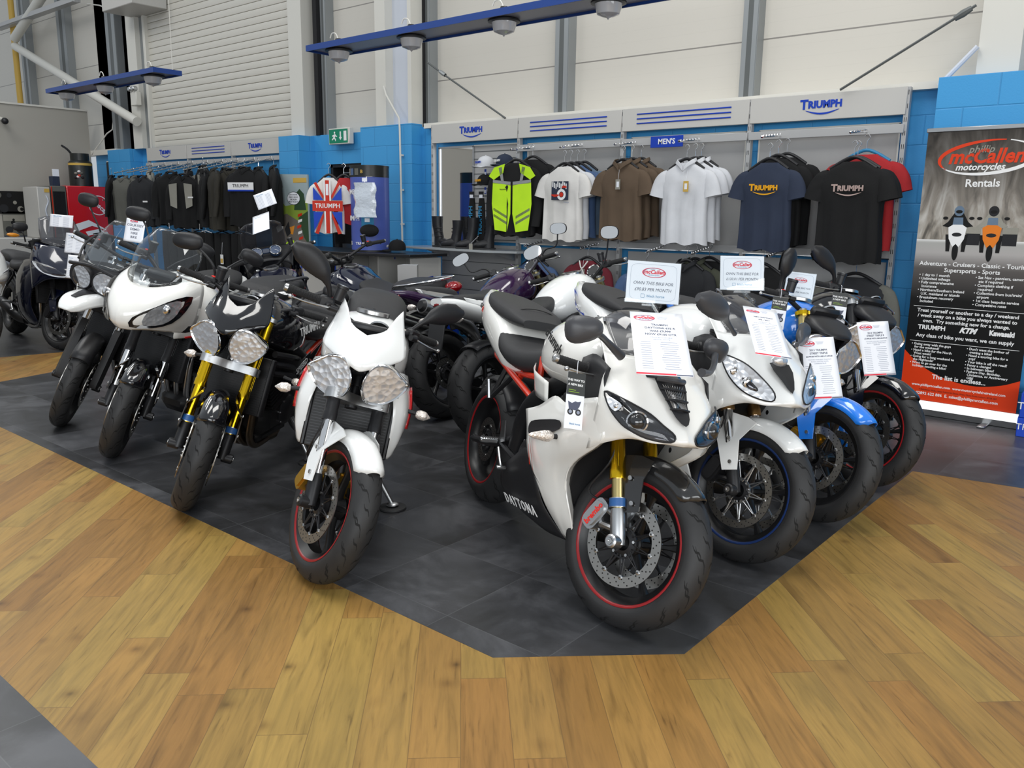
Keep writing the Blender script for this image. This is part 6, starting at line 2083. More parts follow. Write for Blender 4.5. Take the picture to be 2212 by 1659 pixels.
# lower row
def pr_combat(t, body):
    mb = MB(); mb.text('COMBATS', .060, fm(0, -.20), 'c_offwhite', bold=.002); build('print', mb, body)
    mb = MB()
    mb.tube([(-.05, FY+.01, .0), (0, FY-.02, -.07), (.05, FY+.01, .0)], .007, 'c_offwhite', 6, k=4)
    mb.tube([(0, FY-.02, -.07), (-.03, FY-.02, -.15)], .006, 'c_offwhite', 6); mb.tube([(0, FY-.02, -.07), (.03, FY-.02, -.13)], .006, 'c_offwhite', 6)
    build('drawstring', mb, t)
G('t_shirt', (-5.38, 6.78, .97), 0, .46, .66, 'c_blue', 'short', None, 'blue t-shirt on the low rail below the hi-vis jacket', 't-shirt', seed=19)
G('hoodie', (-4.68, 6.72, 1.00), 0, .46, .62, 'c_maroon', 'long', None, 'maroon hooded top with white chest lettering and cream drawstrings', 'hoodie', seed=20, front=multi(pr_combat, tagcard(.0, -.12)))
G('t_shirt', (-4.02, 6.72, .96), 0, .48, .66, 'c_blue', 'short', None, 'blue t-shirt on the low rail right of the maroon hooded top', 't-shirt', seed=21)
G('jacket', (-3.60, 6.70, 1.02), 0, .46, .62, 'c_charcoal', 'long', 'c_charcoal', 'charcoal jacket on the low rail between two bike price signs', 'jacket', seed=22)
G('jacket', (-3.58, 6.82, 1.03), 0, .46, .62, 'c_green', 'long', 'c_green', 'olive jacket on the low rail behind the charcoal jacket', 'jacket', seed=23)
G('jacket', (-3.50, 6.93, 1.04), 0, .48, .62, 'c_black', 'long', None, 'black jacket nearest the wall on the low rail behind the olive one', 'jacket', seed=24)
G('jacket', (-2.92, 6.75, 1.02), 0, .46, .60, 'c_black', 'long', None, 'black jacket with a small round swing tag under the navy t-shirt', 'jacket', seed=25, front=tagcard(.05, -.12, 'c_stone', .03, .03))
G('jacket', (-2.15, 6.75, .98), 0, .54, .62, 'c_charcoal', 'long', None, 'charcoal and white jacket on the low rail at the right end', 'jacket', seed=26, sleeve_m='c_grey')
# riding jackets on the left rack
LJ = [(-13.86, 6.42, 1.93, 'c_black', 'black riding jacket, leftmost on the rack'),
      (-13.55, 6.45, 1.94, 'c_grey', 'grey riding jacket second from the left on the rack'),
      (-13.28, 6.50, 1.96, 'c_grey', 'pale grey riding jacket third from the left on the rack'),
      (-12.98, 6.62, 2.0, 'c_stone', 'stone grey riding jacket fourth from the left, set back on the rack'),
      (-12.86, 6.42, 1.93, 'c_charcoal', 'charcoal riding jacket with a white cuff band, fifth from the left'),
      (-12.48, 6.50, 1.97, 'c_charcoal', 'charcoal riding jacket standing alone left of the middle gap'),
      (-12.02, 6.45, 1.95, 'c_black', 'black riding jacket first right of the gap on the rack'),
      (-11.80, 6.60, 2.02, 'c_black', 'tall black riding jacket set back behind the grey-panelled one'),
      (-11.60, 6.42, 1.95, 'c_black', 'black riding jacket with grey chest panels'),
      (-11.36, 6.58, 2.03, 'c_black', 'black and stone riding jacket with white swing tag'),
      (-11.12, 6.46, 1.96, 'c_black', 'plain black riding jacket left of the long olive coat'),
      (-10.90, 6.68, 2.03, 'c_black', 'black riding jacket high on the rack behind the olive coat'),
      (-10.72, 6.38, 1.97, 'c_olive', 'long dark olive waxed coat in the middle of the rack'),
      (-10.52, 6.50, 1.98, 'c_olive', 'dark olive coat half hidden behind the waxed coat'),
      (-10.35, 6.62, 2.02, 'c_charcoal', 'charcoal jacket with blue cuffs behind the logo jacket'),
      (-10.10, 6.45, 1.97, 'c_black', 'black riding jacket with a white and blue chest band'),
      (-9.92, 6.55, 1.99, 'c_black', 'black riding jacket second from the right end of the rack'),
      (-9.72, 6.65, 2.03, 'c_black', 'black riding jacket at the right end of the rack')]
def panels(mkey):
    def f(t, body):
        mb = MB()
        for q in (1, -1):
            mb.prism([(q*x, z) for x, z in ([(.06, -.10), (.20, -.12), (.19, -.42), (.08, -.46)] if q > 0 else [(.08, -.46), (.19, -.42), (.20, -.12), (.06, -.10)])], 0, .006, mkey, fm(0, 0, FY-.016))
        build('panel', mb, body)
        mb = MB(); mb.box((.17, FY-.028, -.30), (.09, .003, .02), 'ink_white'); build('reflective_band', mb, t)
    return f
def band(t, body):
    mb = MB(); mb.box((0, FY-.02, -.22), (.40, .004, .10), 'ink_white'); mb.box((0, FY-.021, -.275), (.40, .004, .02), 'logo_blue'); mb.text('TRIUMPH', .06, fm(0, -.215, FY-.024), 'ink_black'); build('chest_band', mb, body)
def cuff(t, body):
    mb = MB(); mb.box((.16, FY-.03, -.36), (.10, .004, .022), 'ink_white'); build('reflective_band', mb, t)
for k, (x, y, z, m_, lb) in enumerate(LJ):
    z -= .02*(k % 3)
    G('riding_jacket', (x, y, z), radians((-38, 22, -12, -30, 14, -22, 30)[k % 7]), .48, .74 if m_ != 'c_olive' else .80, m_, 'long', m_, lb, 'jacket', 'riding jackets on the left rack', seed=40+k, depth=.08, front={4: cuff, 5: cuff, 8: panels('c_stone'), 9: multi(panels('c_stone'), tagcard(.05, -.20, 'paper', .06, .08)), 0: cuff, 15: band}.get(k))
for k in range(7):
    x = -12.0+.34*k
    t = empty('riding_trousers', (x, 6.35+.05*(k % 3), 1.12)); tag(t, 'pair of black riding trousers on the low rail, number'.replace(', number', '')+' '+('at the left end', 'second along', 'third along', 'in the middle', 'with the orange swing tag', 'second from the right', 'at the right end')[k], 'trousers', 'riding trousers under the jackets')
    for q in (1, -1):
        mb = MB()
        mb.loft([sring(0, 0, 0, .085, .10, -.10, 14)] if False else [[Vector((q*(.085+.02*(1-s_))+.085*r*cos(a), .06*r*sin(a)+.006*sin(a*5), -1.0*(1-s_))) for a in [2*pi*j/14 for j in range(14)]] for s_, r in ((1, 1.0), (.75, 1.1), (.5, 1.0), (.25, .9), (.03, .85))], 'c_black')
        build('trouser_leg', mb, t, angle=80)
    if k == 4:
        mb = MB(); mb.box((.10, -.09, -.35), (.07, .004, .13), 'ink_white'); mb.box((.10, -.093, -.37), (.055, .003, .06), 'yellow_pipe'); mb.tube([(.10, -.09, -.29), (.10, -.07, -.12)], .0015, 'paper', 4)
        build('swing_tag', mb, t)
    mb = MB(); mb.tube([(-.16, 0, .0), (0, 0, .03), (.16, 0, 0)], .008, 'chrome', 6); mb.tube([(0, 0, .03), (0, 0, .12)], .003, 'chrome', 6); build('hanger', mb, t)

# ================================================================== other merchandise
def capp(x, y, z, m, lab, rz=0, tm='logo_blue', lm=None):
    t = empty('baseball_cap', (x, y, z), rz); tag(t, lab, 'cap')
    mb = MB()
    prof = [(.092, 0), (.094, .03), (.088, .065), (.068, .095), (.035, .112), (0, .117)]
    mb.lathe(prof, (0, 0, 0), (0, 0, 1), m, 24, k=2)
    mb.ball((0, 0, .117), .008, m, n=8)
    cr_ = build('crown', mb, t)
    mb = MB()
    mb.patch([[(-.085, -.03, .005), (-.05, -.085, .010), (0, -.097, .012), (.05, -.085, .010), (.085, -.03, .005)], [(-.075, -.10, -.008), (-.045, -.15, .0), (0, -.165, .003), (.045, -.15, 0), (.075, -.10, -.008)]], m, 4)
    build('peak', mb, t, solid=.004)
    mb = MB(); mb.text('TRIUMPH', .034, basis((0, -.0975, .045), (1, 0, 0), (0, .18, 1)), tm, bold=.001); build('lettering', mb, cr_)
    mb = MB(); mb.box((.03, -.02, -.06), (.04, .003, .07), 'logo_blue'); mb.box((.03, -.022, -.07), (.03, .003, .035), 'paper'); build('swing_tag', mb, t)
capp(-6.20, 6.92, 1.93, 'c_white', 'white baseball cap with blue lettering on the caps panel', -.35)
capp(-5.93, 6.92, 1.94, 'c_navy', 'navy baseball cap with white lettering on the caps panel', -.35, 'ink_white')
capp(-6.20, 6.92, 1.74, 'c_black', 'black baseball cap with orange lettering, below the white cap', -.35, 'p_yellow')
capp(-6.86, 6.22, 1.03, 'c_black', 'black cap with a white edge stripe lying on the counter', -1.0, 'ink_white')
for k, x in enumerate((-6.36, -6.22, -6.10)):
    t = empty('neck_tube', (x, 6.88, 1.62)); tag(t, 'black neck tube with blue lettering hanging on the caps panel, '+('left of three', 'middle of three', 'right of three')[k], 'scarf', 'neck tubes on the caps panel')
    mb = MB(); mb.loft([[Vector((.055*w_*cos(a), .02*sin(a), z)) for a in [2*pi*j/14 for j in range(14)]] for z, w_ in ((-.48, 1.1), (-.3, 1), (-.1, .85), (-.02, .6))], 'c_black')
    b_ = build('tube', mb, t, angle=70)
    mb = MB(); mb.text('TRIUMPH', .075, basis((.0, -.024, -.26), (0, 0, 1), (-1, 0, 0)), 'ink_blue', bold=.002); build('lettering', mb, b_)
    mb = MB(); mb.box((0, -.01, .02), (.07, .004, .06), 'dark_metal'); mb.box((0, -.014, .0), (.05, .003, .035), 'paper'); build('header_card', mb, t)
def boot(x, y, rz, h, lab, star=False, m='black_plastic'):
    t = empty('boot', (x, y, 1.059), rz); tag(t, lab, 'boot', 'motorcycle boots on the grey shelf')
    mb = MB()
    mb.loft([[Vector((cx+rx*cos(a), ry*sin(a), z)) for a in [2*pi*j/16 for j in range(16)]] for z, cx, rx, ry in ((.0, .02, .06, .045), (.03, .02, .065, .048), (.10, .015, .058, .045), (.17, .0, .055, .048), (h*.75, -.01, .062, .055), (h, -.012, .068, .060))], m)
    mb.loft([[Vector((x_, .048*w_*cos(a), zc+zr*sin(a))) for a in [2*pi*j/14 for j in range(14)]] for x_, w_, zc, zr in ((.02, .95, .065, .055), (.08, 1.0, .055, .045), (.14, .95, .045, .035), (.18, .6, .035, .025), (.19, .2, .03, .01))], m)
    mb.box((.065, 0, .008), (.25, .095, .016), 'rubber', b=.006)
    sh_ = build('boot_shaft', mb, t, angle=60)
    if star:
        mb = MB()
        P = [(.028*(1 if i % 2 == 0 else .42)*sin(i*pi/5), .028*(1 if i % 2 == 0 else .42)*cos(i*pi/5)) for i in range(10)]
        mb.prism(P, -.002, .002, 'ink_white', basis((.0, -.057, h*.78), (1, 0, 0), (0, 0, 1))); build('star_badge', mb, sh_)
    for z in (.12, .17, .21):
        mb = MB(); mb.tube([(.07, -.03, z), (.045, -.058, z), (.0, -.060, z)], .006, 'dark_metal', 6); build('buckle', mb, t)
boot(-6.85, 6.84, .2, .34, 'tall black boot with metal buckles at the left end of the shelf')
boot(-6.55, 6.84, -2.6, .30, 'plain black boot second from the left on the shelf')
boot(-6.28, 6.80, -2.3, .33, 'black boot with a white star badge on the shaft', True)
boot(-6.02, 6.80, -2.4, .32, 'wide black boot with a cream swing tag at the right end')
mb = MB(); mb.box((-6.12, 6.60, 1.08), (.05, .004, .08), 'c_stone'); mb.tube([(-6.12, 6.60, 1.12), (-6.10, 6.70, 1.20)], .0015, 'paper', 4)
tag(build('swing_tag', mb), 'cream swing tag hanging off the shelf edge beside the right boot', 'label')

# counter with compartments
t = empty('counter', (0, 0, 0)); tag(t, 'low grey counter unit with open compartments beside the exit door', 'counter')
mb = MB(); mb.prism([(-8.75, 5.95), (-7.35, 5.80), (-6.45, 6.02), (-6.42, 6.55), (-8.75, 6.60)], .975, 1.005, 'dark_metal'); build('worktop', mb, t, bevel=.004)
mb = MB()
for c, s_ in (((-8.20, 6.06, .50), (1.0, .03, .92)), ((-7.69, 6.28, .50), (.025, .45, .92)), ((-7.05, 6.32, .50), (.025, .42, .92)), ((-6.52, 6.32, .50), (.025, .44, .92)), ((-7.1, 6.52, .50), (1.2, .02, .92)), ((-7.1, 6.32, .62), (1.15, .40, .02)), ((-7.1, 6.32, .05), (1.2, .42, .04))):
    mb.box(c, s_, 'header_grey')
ca = build('carcass', mb, t, flat=True)
mb = MB(); mb.text('TRIUMPH', .17, basis((-8.05, 6.04, .80), (1, 0, 0), (0, 0, 1)), 'decal_blue', bold=.004); build('lettering', mb, ca)
t = empty('display_column', (-7.27, 6.20, 1.006)); tag(t, 'blue round cardboard display column standing on the counter', 'display stand')
mb = MB(); mb.lathe([(.225, 0), (.225, .02), (.215, .02), (0, .02)], (0, 0, 0), (0, 0, 1), 'black_plastic', 36)
mb.lathe([(.212, .02), (.212, .80)], (0, 0, 0), (0, 0, 1), mat('column_blue', (.075, .115, .42), .4).name, 40)
mb.lathe([(.2125, .80), (.2125, .905), (.215, .905), (.215, .925), (0, .925)], (0, 0, 0), (0, 0, 1), 'card_black', 40)
col_ = build('cylinder', mb, t)
mb = MB()
def oncyl(txt, size, ang, z, m):
    n_ = Vector((sin(ang), -cos(ang), 0)); mb.text(txt, size, basis(n_*.214+Vector((0, 0, z)), (cos(ang), sin(ang), 0), (0, 0, 1)), m, bold=.001)
oncyl('IMPH', .075, -.15, .64, 'ink_white'); oncyl('IMPH', .075, -.05, .36, 'ink_white'); oncyl('B', .06, -.45, .09, 'ink_white'); oncyl('TRIUMPH', .038, .42, .09, 'ink_white')
oncyl('B', .05, .45, .855, 'yellow_pipe')
for k in range(4):
    a = -.9+.35*k
    mb.box(Vector((sin(a)*.213, -cos(a)*.213, .855)), (.05, .004, .07), ('c_steel', 'c_stone', 'c_blue', 'c_grey')[k], R=Matrix.Rotation(a, 3, 'Z'))
build('lettering', mb, col_)
# shirts and packs on it
def flag(t, body):
    mb = MB()
    def P(pts, m, e):
        mb.prism(pts, 0, e, m, fm(0, 0, FY-.002))
    P([(-.04, -.03), (.04, -.03), (.04, -.60), (-.04, -.60)], 'ink_white', .002)
    P([(-.022, -.03), (.022, -.03), (.022, -.60), (-.022, -.60)], 'decal_red', .004)
    P([(-.17, -.25), (.17, -.25), (.17, -.36), (-.17, -.36)], 'decal_red', .005)
    for q in (1, -1):
        def Q(pts, m, e):
            pts = [(q*x, z) for x, z in pts]
            P(pts if q > 0 else pts[::-1], m, e)
        Q([(.05, -.24), (.16, -.24), (.16, -.10)], 'decal_blue', .002); Q([(.05, -.23), (.15, -.06), (.12, -.05), (.04, -.20)], 'decal_red', .003)
        Q([(.05, -.37), (.16, -.37), (.16, -.58)], 'decal_blue', .002); Q([(.05, -.38), (.15, -.60), (.11, -.61), (.045, -.42)], 'decal_red', .003)
    build('flag_print', mb, body)
    mb = MB(); mb.text('TRIUMPH', .068, fm(0, -.305, FY-.008), 'ink_white', bold=.001); build('print', mb, body)
G('jersey', (-7.62, 5.92, 1.80), radians(35), .34, .60, 'c_offwhite', 'short', None, 'white jersey with a red, white and blue flag print beside the blue column', 'jersey', seed=70, depth=.045, front=multi(flag, tagcard(0, -.13, 'paper', .03, .12)))
G('t_shirt', (-7.50, 6.03, 1.80), radians(40), .32, .50, 'c_red', 'short', None, 'small red t-shirt hanging on the blue column behind the flag jersey', 't-shirt', seed=71, depth=.05)
t = empty('packaged_shirt', (-7.00, 5.90, 1.64), radians(20)); tag(t, 'white garment in a clear shiny bag hanging on the blue column', 'pack')
mb = MB(); mb.loft([[Vector((x+.01*sin(z*40), y_+.006*sin(x*60+z*30), z)) for x, y_ in ((-.13, 0), (-.10, -.025), (0, -.03), (.10, -.025), (.13, 0), (0, .012))] for z in [-.26+.04*i for i in range(10)]], mat('bag_plastic', (.62, .68, .76), .12, coat=1.0, bump=.8, bscale=30).name); build('bag', mb, t)
mb = MB(); mb.tube([(0, 0, .10), (0, .04, .16), (0, .22, .17)], .003, 'chrome', 5); mb.box((0, .0, .13), (.06, .004, .04), 'paper'); build('header_card', mb, t)
t = empty('neck_warmer_pack', (-7.06, 5.98, 1.30), radians(20)); tag(t, 'black neck warmer on a blue card hanging low on the blue column', 'pack')
mb = MB(); mb.box((0, .0, .03), (.15, .012, .14), 'ink_blue', b=.003); mb.box((0, -.008, .05), (.06, .003, .04), 'paper'); cd = build('card', mb, t)
mb = MB(); mb.ball((.03, -.02, -.06), .09, 'c_black', (1.3, .5, .75), 16); build('neck_warmer', mb, t)

# cardboard road scene standee
t = empty('advertising_standee', (-9.50, 6.73, 0), radians(4)); tag(t, 'tall cardboard poster stand with green countryside and a road, left of the blue pier', 'poster')
mat('st_sky', (.36, .44, .46), .35); mat('st_hill', (.24, .34, .05), .35); mat('st_road', (.16, .14, .12), .35); mat('st_tree', (.03, .07, .03), .5)
mb = MB(); mb.prism([(-.385, .0), (.385, .0), (.385, 1.90), (-.385, 1.92)], 0, .02, 'st_sky', basis((0, 0, 0), (1, 0, 0), (0, 0, 1))); bd = build('board', mb, t)
mb = MB()
B_ = basis((0, -.021, 0), (1, 0, 0), (0, 0, 1))
def sp_(pts, m, e): mb.prism(pts, 0, e, m, B_)
sp_([(-.37, 1.45), (-.30, 1.60), (-.20, 1.62), (-.08, 1.50), (.08, 1.52), (.37, 1.58), (.37, 1.15), (-.37, 1.15)], 'st_hill', .001)
sp_([(-.37, 1.34), (-.05, 1.40), (.2, 1.30), (.37, 1.1), (.37, .30), (-.37, .30)], 'st_road', .002)
sp_([(.10, 1.45), (.14, 1.66), (.22, 1.72), (.30, 1.66), (.34, 1.45)], 'st_tree', .002)
sp_([(.18, 1.35), (.37, 1.44), (.37, 1.0), (.28, 1.1)], 'st_tree', .003)
sp_([(.10, 1.80), (.36, 1.80), (.36, 1.86), (.10, 1.86)], 'yellow_pipe', .002)
for k in range(7):
    z = 1.36-.075*k; x = .19+.0*k+(.02 if k < 2 else .035*(k-2)*.4)
    sp_([(x-.04, z), (x+.04, z+.02), (x+.045, z+.055), (x-.035, z+.035)], 'decal_red' if k % 2 == 0 else 'ink_white', .004)
sp_([(.13*cos(a)+.10, .085*sin(a)+1.60) for a in [2*pi*j/28 for j in range(28)]], 'ink_black', .004)
sp_([(.123*cos(a)+.10, .079*sin(a)+1.60) for a in [2*pi*j/28 for j in range(28)]], 'paper', .005)
sp_([(.10*cos(a)-.02, .05*sin(a)*1.0+1.0+.35*cos(a)*.1) for a in [2*pi*j/28 for j in range(28)]], 'c_vis', .004)
sp_([(.075*cos(a)-.02, .025*sin(a)+1.0+.1*.2*cos(a)) for a in [2*pi*j/28 for j in range(28)]], 'st_road', .005)
sp_([(-.28, 1.22), (-.12, 1.32), (-.14, 1.20), (-.25, 1.15)], 'ink_white', .004); sp_([(-.02, 1.22), (.10, 1.25), (.06, 1.13), (-.03, 1.15)], 'amber', .004)
sp_([(-.1, 1.2), (-.02, 1.3), (.02, 1.15), (-.06, 1.10)], 'c_charcoal', .005)
for k, s_ in enumerate(("LET'S HAVE THE", 'PERFECT LINE ON', 'MICHELIN', 'PILOT ROAD 3!')):
    mb.text(s_, .022 if k < 2 else .028, B_ @ Matrix.Translation((.10, 1.645-.030*k, .006)), 'ink_black')
build('picture', mb, bd)
mb = MB(); mb.box((0, .20, .35), (.06, .40, .02), 'c_stone', R=Matrix.Rotation(radians(-50), 3, 'X')); build('easel_back', mb, t)

# television
t = empty('television', (-15.23, 7.10, 2.0), 0); tag(t, 'flat black television on the blue wall left of the jacket rack', 'television')
mb = MB(); mb.box((0, -.03, 0), (.33, .05, .50), 'black_plastic', b=.01); tv = build('casing', mb, t)
mb = MB(); mb.box((0, -.057, .02), (.29, .004, .42), mat('tv_screen', (.02, .02, .022), .15).name); build('screen', mb, tv)

# machines against the partition
mb = MB(); mb.box((-15.62, 6.0, .47), (.72, 1.95, .94), 'header_grey', b=.01); tag(build('cabinet', mb), 'grey cabinet under the red drinks machine by the partition wall', 'cabinet')
t = empty('drinks_machine', (-15.10, 6.58, .941)); tag(t, 'red coffee machine with a round logo and white swooshes on its front', 'machine')
mb = MB(); mb.box((-.32, 0, .435), (.64, .74, .87), 'red_gloss', b=.012); bo = build('casing', mb, t)
Rm_ = basis((.004, 0, 0), (0, 1, 0), (0, 0, 1))
mb = MB()
mb.lathe([(.155, 0), (.168, 0), (.168, .003), (.155, .003)], (.001, .14, .55), (1, 0, 0), 'ink_white', 36)
mb.text('Nescafé', .115, basis((.004, .17, .52), (0, .72, -.70), (0, .70, .72)), 'ink_white', bold=.003)
mb.prism([(-.34, .02), (-.30, .22), (-.05, .30), (.20, .16), (.25, .12), (.0, .20), (-.22, .12), (-.26, .02)], 0, .002, 'ink_white', Rm_)
mb.prism([(-.12, .10), (.14, .15), (.20, .09), (-.08, .03)], 0, .002, 'ink_white', Rm_); mb.prism([(.0, .07), (.25, .10), (.28, .05), (.05, .01)], 0, .002, 'ink_white', Rm_)
build('logo', mb, bo)
t = empty('drinks_fridge', (-15.10, 6.08, .941)); tag(t, 'black glass-fronted machine between the red and the grey machines', 'machine')
mb = MB(); mb.box((-.30, 0, .43), (.60, .24, .86), 'c_grey', b=.01); bo = build('casing', mb, t)
mb = MB(); mb.box((.002, 0, .42), (.01, .19, .70), 'projector'); mb.box((.004, -.115, .43), (.012, .012, .84), 'decal_red'); build('door', mb, bo)
t = empty('vending_machine', (-15.10, 5.84, .941)); tag(t, 'pale grey machine with wavy handle and yellow sticker by the partition', 'machine')
mb = MB(); mb.box((-.30, 0, .42), (.60, .20, .84), 'header_grey', b=.01); bo = build('casing', mb, t)
mb = MB(); mb.tube([(.005, .03, .70), (.02, .05, .60), (.02, .0, .45), (.02, .04, .25), (.005, .02, .10)], .010, 'pale_steel', 8, k=5); build('handle', mb, bo)
mb = MB(); mb.box((.003, .05, .78), (.004, .08, .06), 'yellow_pipe'); build('sticker', mb, bo)
t = empty('display_barrel', (-15.45, 6.62, 1.812)); tag(t, 'black cylinder with a gold band and bike picture on top of the red machine', 'barrel')
mb = MB(); mb.lathe([(0, 0), (.19, 0), (.19, .40), (.175, .42), (.15, .44), (.15, .56), (0, .56)], (0, 0, 0), (0, 0, 1), 'card_black', 32); bo = build('drum', mb, t)
mb = MB(); mb.lathe([(.1915, .355), (.1915, .395)], (0, 0, 0), (0, 0, 1), 'yellow_pipe', 32)
n_ = Vector((.85, -.53, 0))
for k, (dx, dz, c_) in enumerate(((-.05, .22, 'c_stone'), (.0, .25, 'ink_white'), (.04, .22, 'c_grey'), (.0, .18, 'decal_red'), (-.02, .16, 'ink_white'), (.05, .15, 'c_charcoal'), (-.06, .15, 'c_charcoal'))):
    mb.ball(n_*.185+Vector((.53, .85, 0))*dx+Vector((0, 0, dz)), .028, c_, (1, 1, .8), 10)
build('picture', mb, bo)
mb = MB(); mb.tube([(-15.5, 6.5, 2.372), (-15.52, 6.45, 2.44), (-15.6, 6.40, 2.50)], .018, 'c_charcoal', 8, k=3); tag(build('umbrella_handle', mb), 'grey curved handle sticking out of the black cylinder', 'handle')
t = empty('figurine_box', (-15.28, 6.10, 1.802)); tag(t, 'small box with a white card on top of the black machine', 'box')
mb = MB(); mb.box((0, 0, .08), (.14, .12, .16), 'c_navy', b=.005); build('carton', mb, t)
mb = MB(); mb.box((0, .03, .22), (.02, .10, .12), 'paper'); build('card', mb, t)
# posters on the partition
t = empty('poster', (-15.99, 5.50, 1.52)); tag(t, 'dark poster of motorcycles on the pale partition wall', 'poster')
mb = MB(); mb.box((.004, 0, 0), (.006, .84, .38), 'c_black'); bo = build('sheet', mb, t, flat=True)
mb = MB()
for k, (y_, z_, r_, c_) in enumerate(((-.25, -.10, .07, 'c_charcoal'), (.02, -.10, .07, 'c_charcoal'), (-.12, .0, .08, 'c_steel'), (.28, -.11, .05, 'c_stone'), (.30, -.11, .03, 'c_black'), (.20, .0, .03, 'c_stone'), (-.05, .12, .05, 'c_grey'), (.12, .12, .04, 'c_charcoal'))):
    mb.lathe([(0, 0), (r_, 0), (r_, .002+.0005*k), (0, .002+.0005*k)], (.008, y_, z_), (1, 0, 0), c_, 18)
mb.box((.010, -.33, -.06), (.003, .10, .20), 'paper')
build('picture', mb, bo)
t = empty('poster', (-15.99, 5.66, 1.06)); tag(t, 'narrow grey poster of a rider on a cruiser, below the dark poster', 'poster')
mb = MB(); mb.box((.004, 0, .10), (.006, .36, .42), 'c_grey'); mb.box((.004, 0, -.22), (.007, .36, .24), 'c_navy'); bo = build('sheet', mb, t, flat=True)
mb = MB()
for k, (y_, z_, r_, c_) in enumerate(((-.09, .0, .06, 'c_charcoal'), (.08, .0, .06, 'c_charcoal'), (0, .05, .05, 'c_charcoal'), (-.02, .12, .035, 'c_black'), (-.01, .17, .02, 'c_black'))):
    mb.lathe([(0, 0), (r_, 0), (r_, .002+.0005*k), (0, .002+.0005*k)], (.008, y_, z_), (1, 0, 0), c_, 18)
mb.box((.009, 0, .20), (.002, .34, .10), 'c_stone')
build('picture', mb, bo)
for k, (y_, x_) in enumerate(((5.4, -14.2), (5.9, -14.4))):
    t = empty('chair', (x_, y_, 0), .3*k); tag(t, 'tan shell chair by the partition, '+('left one', 'right one')[k], 'chair', 'tan chairs by the partition')
    mb = MB(); mb.patch([[(-.20, .0, .82), (0, .03, .86), (.20, 0, .82)], [(-.22, .03, .62), (0, .07, .62), (.22, .03, .62)], [(-.21, .0, .46), (0, .02, .45), (.21, 0, .46)], [(-.2, -.2, .45), (0, -.2, .44), (.2, -.2, .45)], [(-.18, -.36, .47), (0, -.38, .46), (.18, -.36, .47)]], mat('tan_shell', (.45, .24, .06), .4).name, 4); build('seat', mb, t, solid=.015)
    for a, b__ in ((-.17, -.30), (.17, -.30), (-.17, .05), (.17, .05)):
        mb = MB(); mb.tube([(a, b__, .45), (a*1.15, b__*1.1, 0)], .011, 'chrome', 8); build('leg', mb, t)
# blue bin below the mirror
t = empty('storage_bin', (-6.88, 6.85, 0)); tag(t, 'blue storage bin with a white label on the floor under the shelf', 'bin')
mb = MB(); mb.box((0, 0, .30), (.42, .30, .60), 'logo_blue', b=.01); bo = build('body', mb, t)
mb = MB(); mb.box((-.02, -.152, .50), (.12, .004, .10), 'c_stone'); build('label_card', mb, bo)
t = empty('carton', (-.70, 6.55, 0), .1); tag(t, 'blue shoebox-like carton on the floor right of the banner, lower one', 'box', None)
mb = MB(); mb.box((0, 0, .065), (.40, .30, .13), 'decal_blue', b=.004); bo = build('body', mb, t)
mb = MB(); mb.text('TRIUMPH', .06, basis((-.08, -.152, .07), (1, 0, 0), (0, 0, 1)), 'ink_white'); mb.prism([(-.0, -.05), (.12, .05), (.19, .05), (.19, -.05)], 0, .001, 'c_steel', basis((0, -.151, .065), (1, 0, 0), (0, 0, 1))); build('lettering', mb, bo)
t = empty('carton', (-.68, 6.56, .131), .06); tag(t, 'blue carton stacked on the lower one right of the banner', 'box', None)
mb = MB(); mb.box((0, 0, .085), (.42, .32, .17), 'decal_blue', b=.004); bo = build('body', mb, t)
mb = MB(); mb.text('TRIUMPH', .07, basis((-.08, -.162, .08), (1, 0, 0), (0, 0, 1)), 'ink_white'); mb.box((0, 0, .1705), (.40, .30, .002), 'c_steel'); build('lettering', mb, bo)

t = empty('display_box', (-6.05, 5.72, 0), .5); tag(t, 'grey box with a bright blue side standing in front of the counter', 'box')
mb = MB(); mb.prism([(-.15, -.10), (.15, -.10), (.15, .10), (-.15, .10)], 0, .80, 'panel_grey'); mb.prism([(-.15, -.10), (.05, -.10), (.0, .10), (-.15, .10)], .80, .93, 'panel_grey'); bo = build('carton', mb, t, flat=True)
mb = MB(); mb.box((.152, 0, .42), (.006, .20, .80), 'logo_blue'); mb.box((.10, -.103, .42), (.03, .006, .80), 'blue_gloss'); build('side_panel', mb, bo)

# ================================================================== rentals banner
t = empty('roller_banner', (-1.325, 6.665, 0), radians(-2)); tag(t, 'tall dark roller banner advertising motorcycle rentals at the right edge', 'banner')
BW = .78; BH = 2.05
mb = MB(); mb.loft([[Vector((x, y_, z_)) for y_, z_ in ((-.06, .005), (-.07, .05), (-.03, .105), (.03, .105), (.07, .05), (.06, .005))] for x in (-.42, .42)], 'alu'); build('base', mb, t, flat=False)
for x in (-.25, .22):
    mb = MB(); mb.box((x, -.08, .008), (.05, .24, .012), 'alu', b=.004); build('foot', mb, t)
mb = MB(); mb.tube([(0, .03, .1), (0, .02, BH)], .010, 'alu', 8); build('support_pole', mb, t)
mb = MB(); mb.box((0, 0, BH+.008), (BW+.02, .02, .03), 'alu', b=.004); build('top_rail', mb, t)
m, nt, b = nodes('banner_print', 0.35)
tc = N(nt, 'ShaderNodeTexCoord'); sx = N(nt, 'ShaderNodeSeparateXYZ'); nt.links.new(tc.outputs['Object'], sx.inputs[0])
zc = mth(nt, 'DIVIDE', sx.outputs['Z'], BH)
n1 = N(nt, 'ShaderNodeTexNoise', i_Scale=3.0, i_Detail=6.0, i_Distortion=2.0)
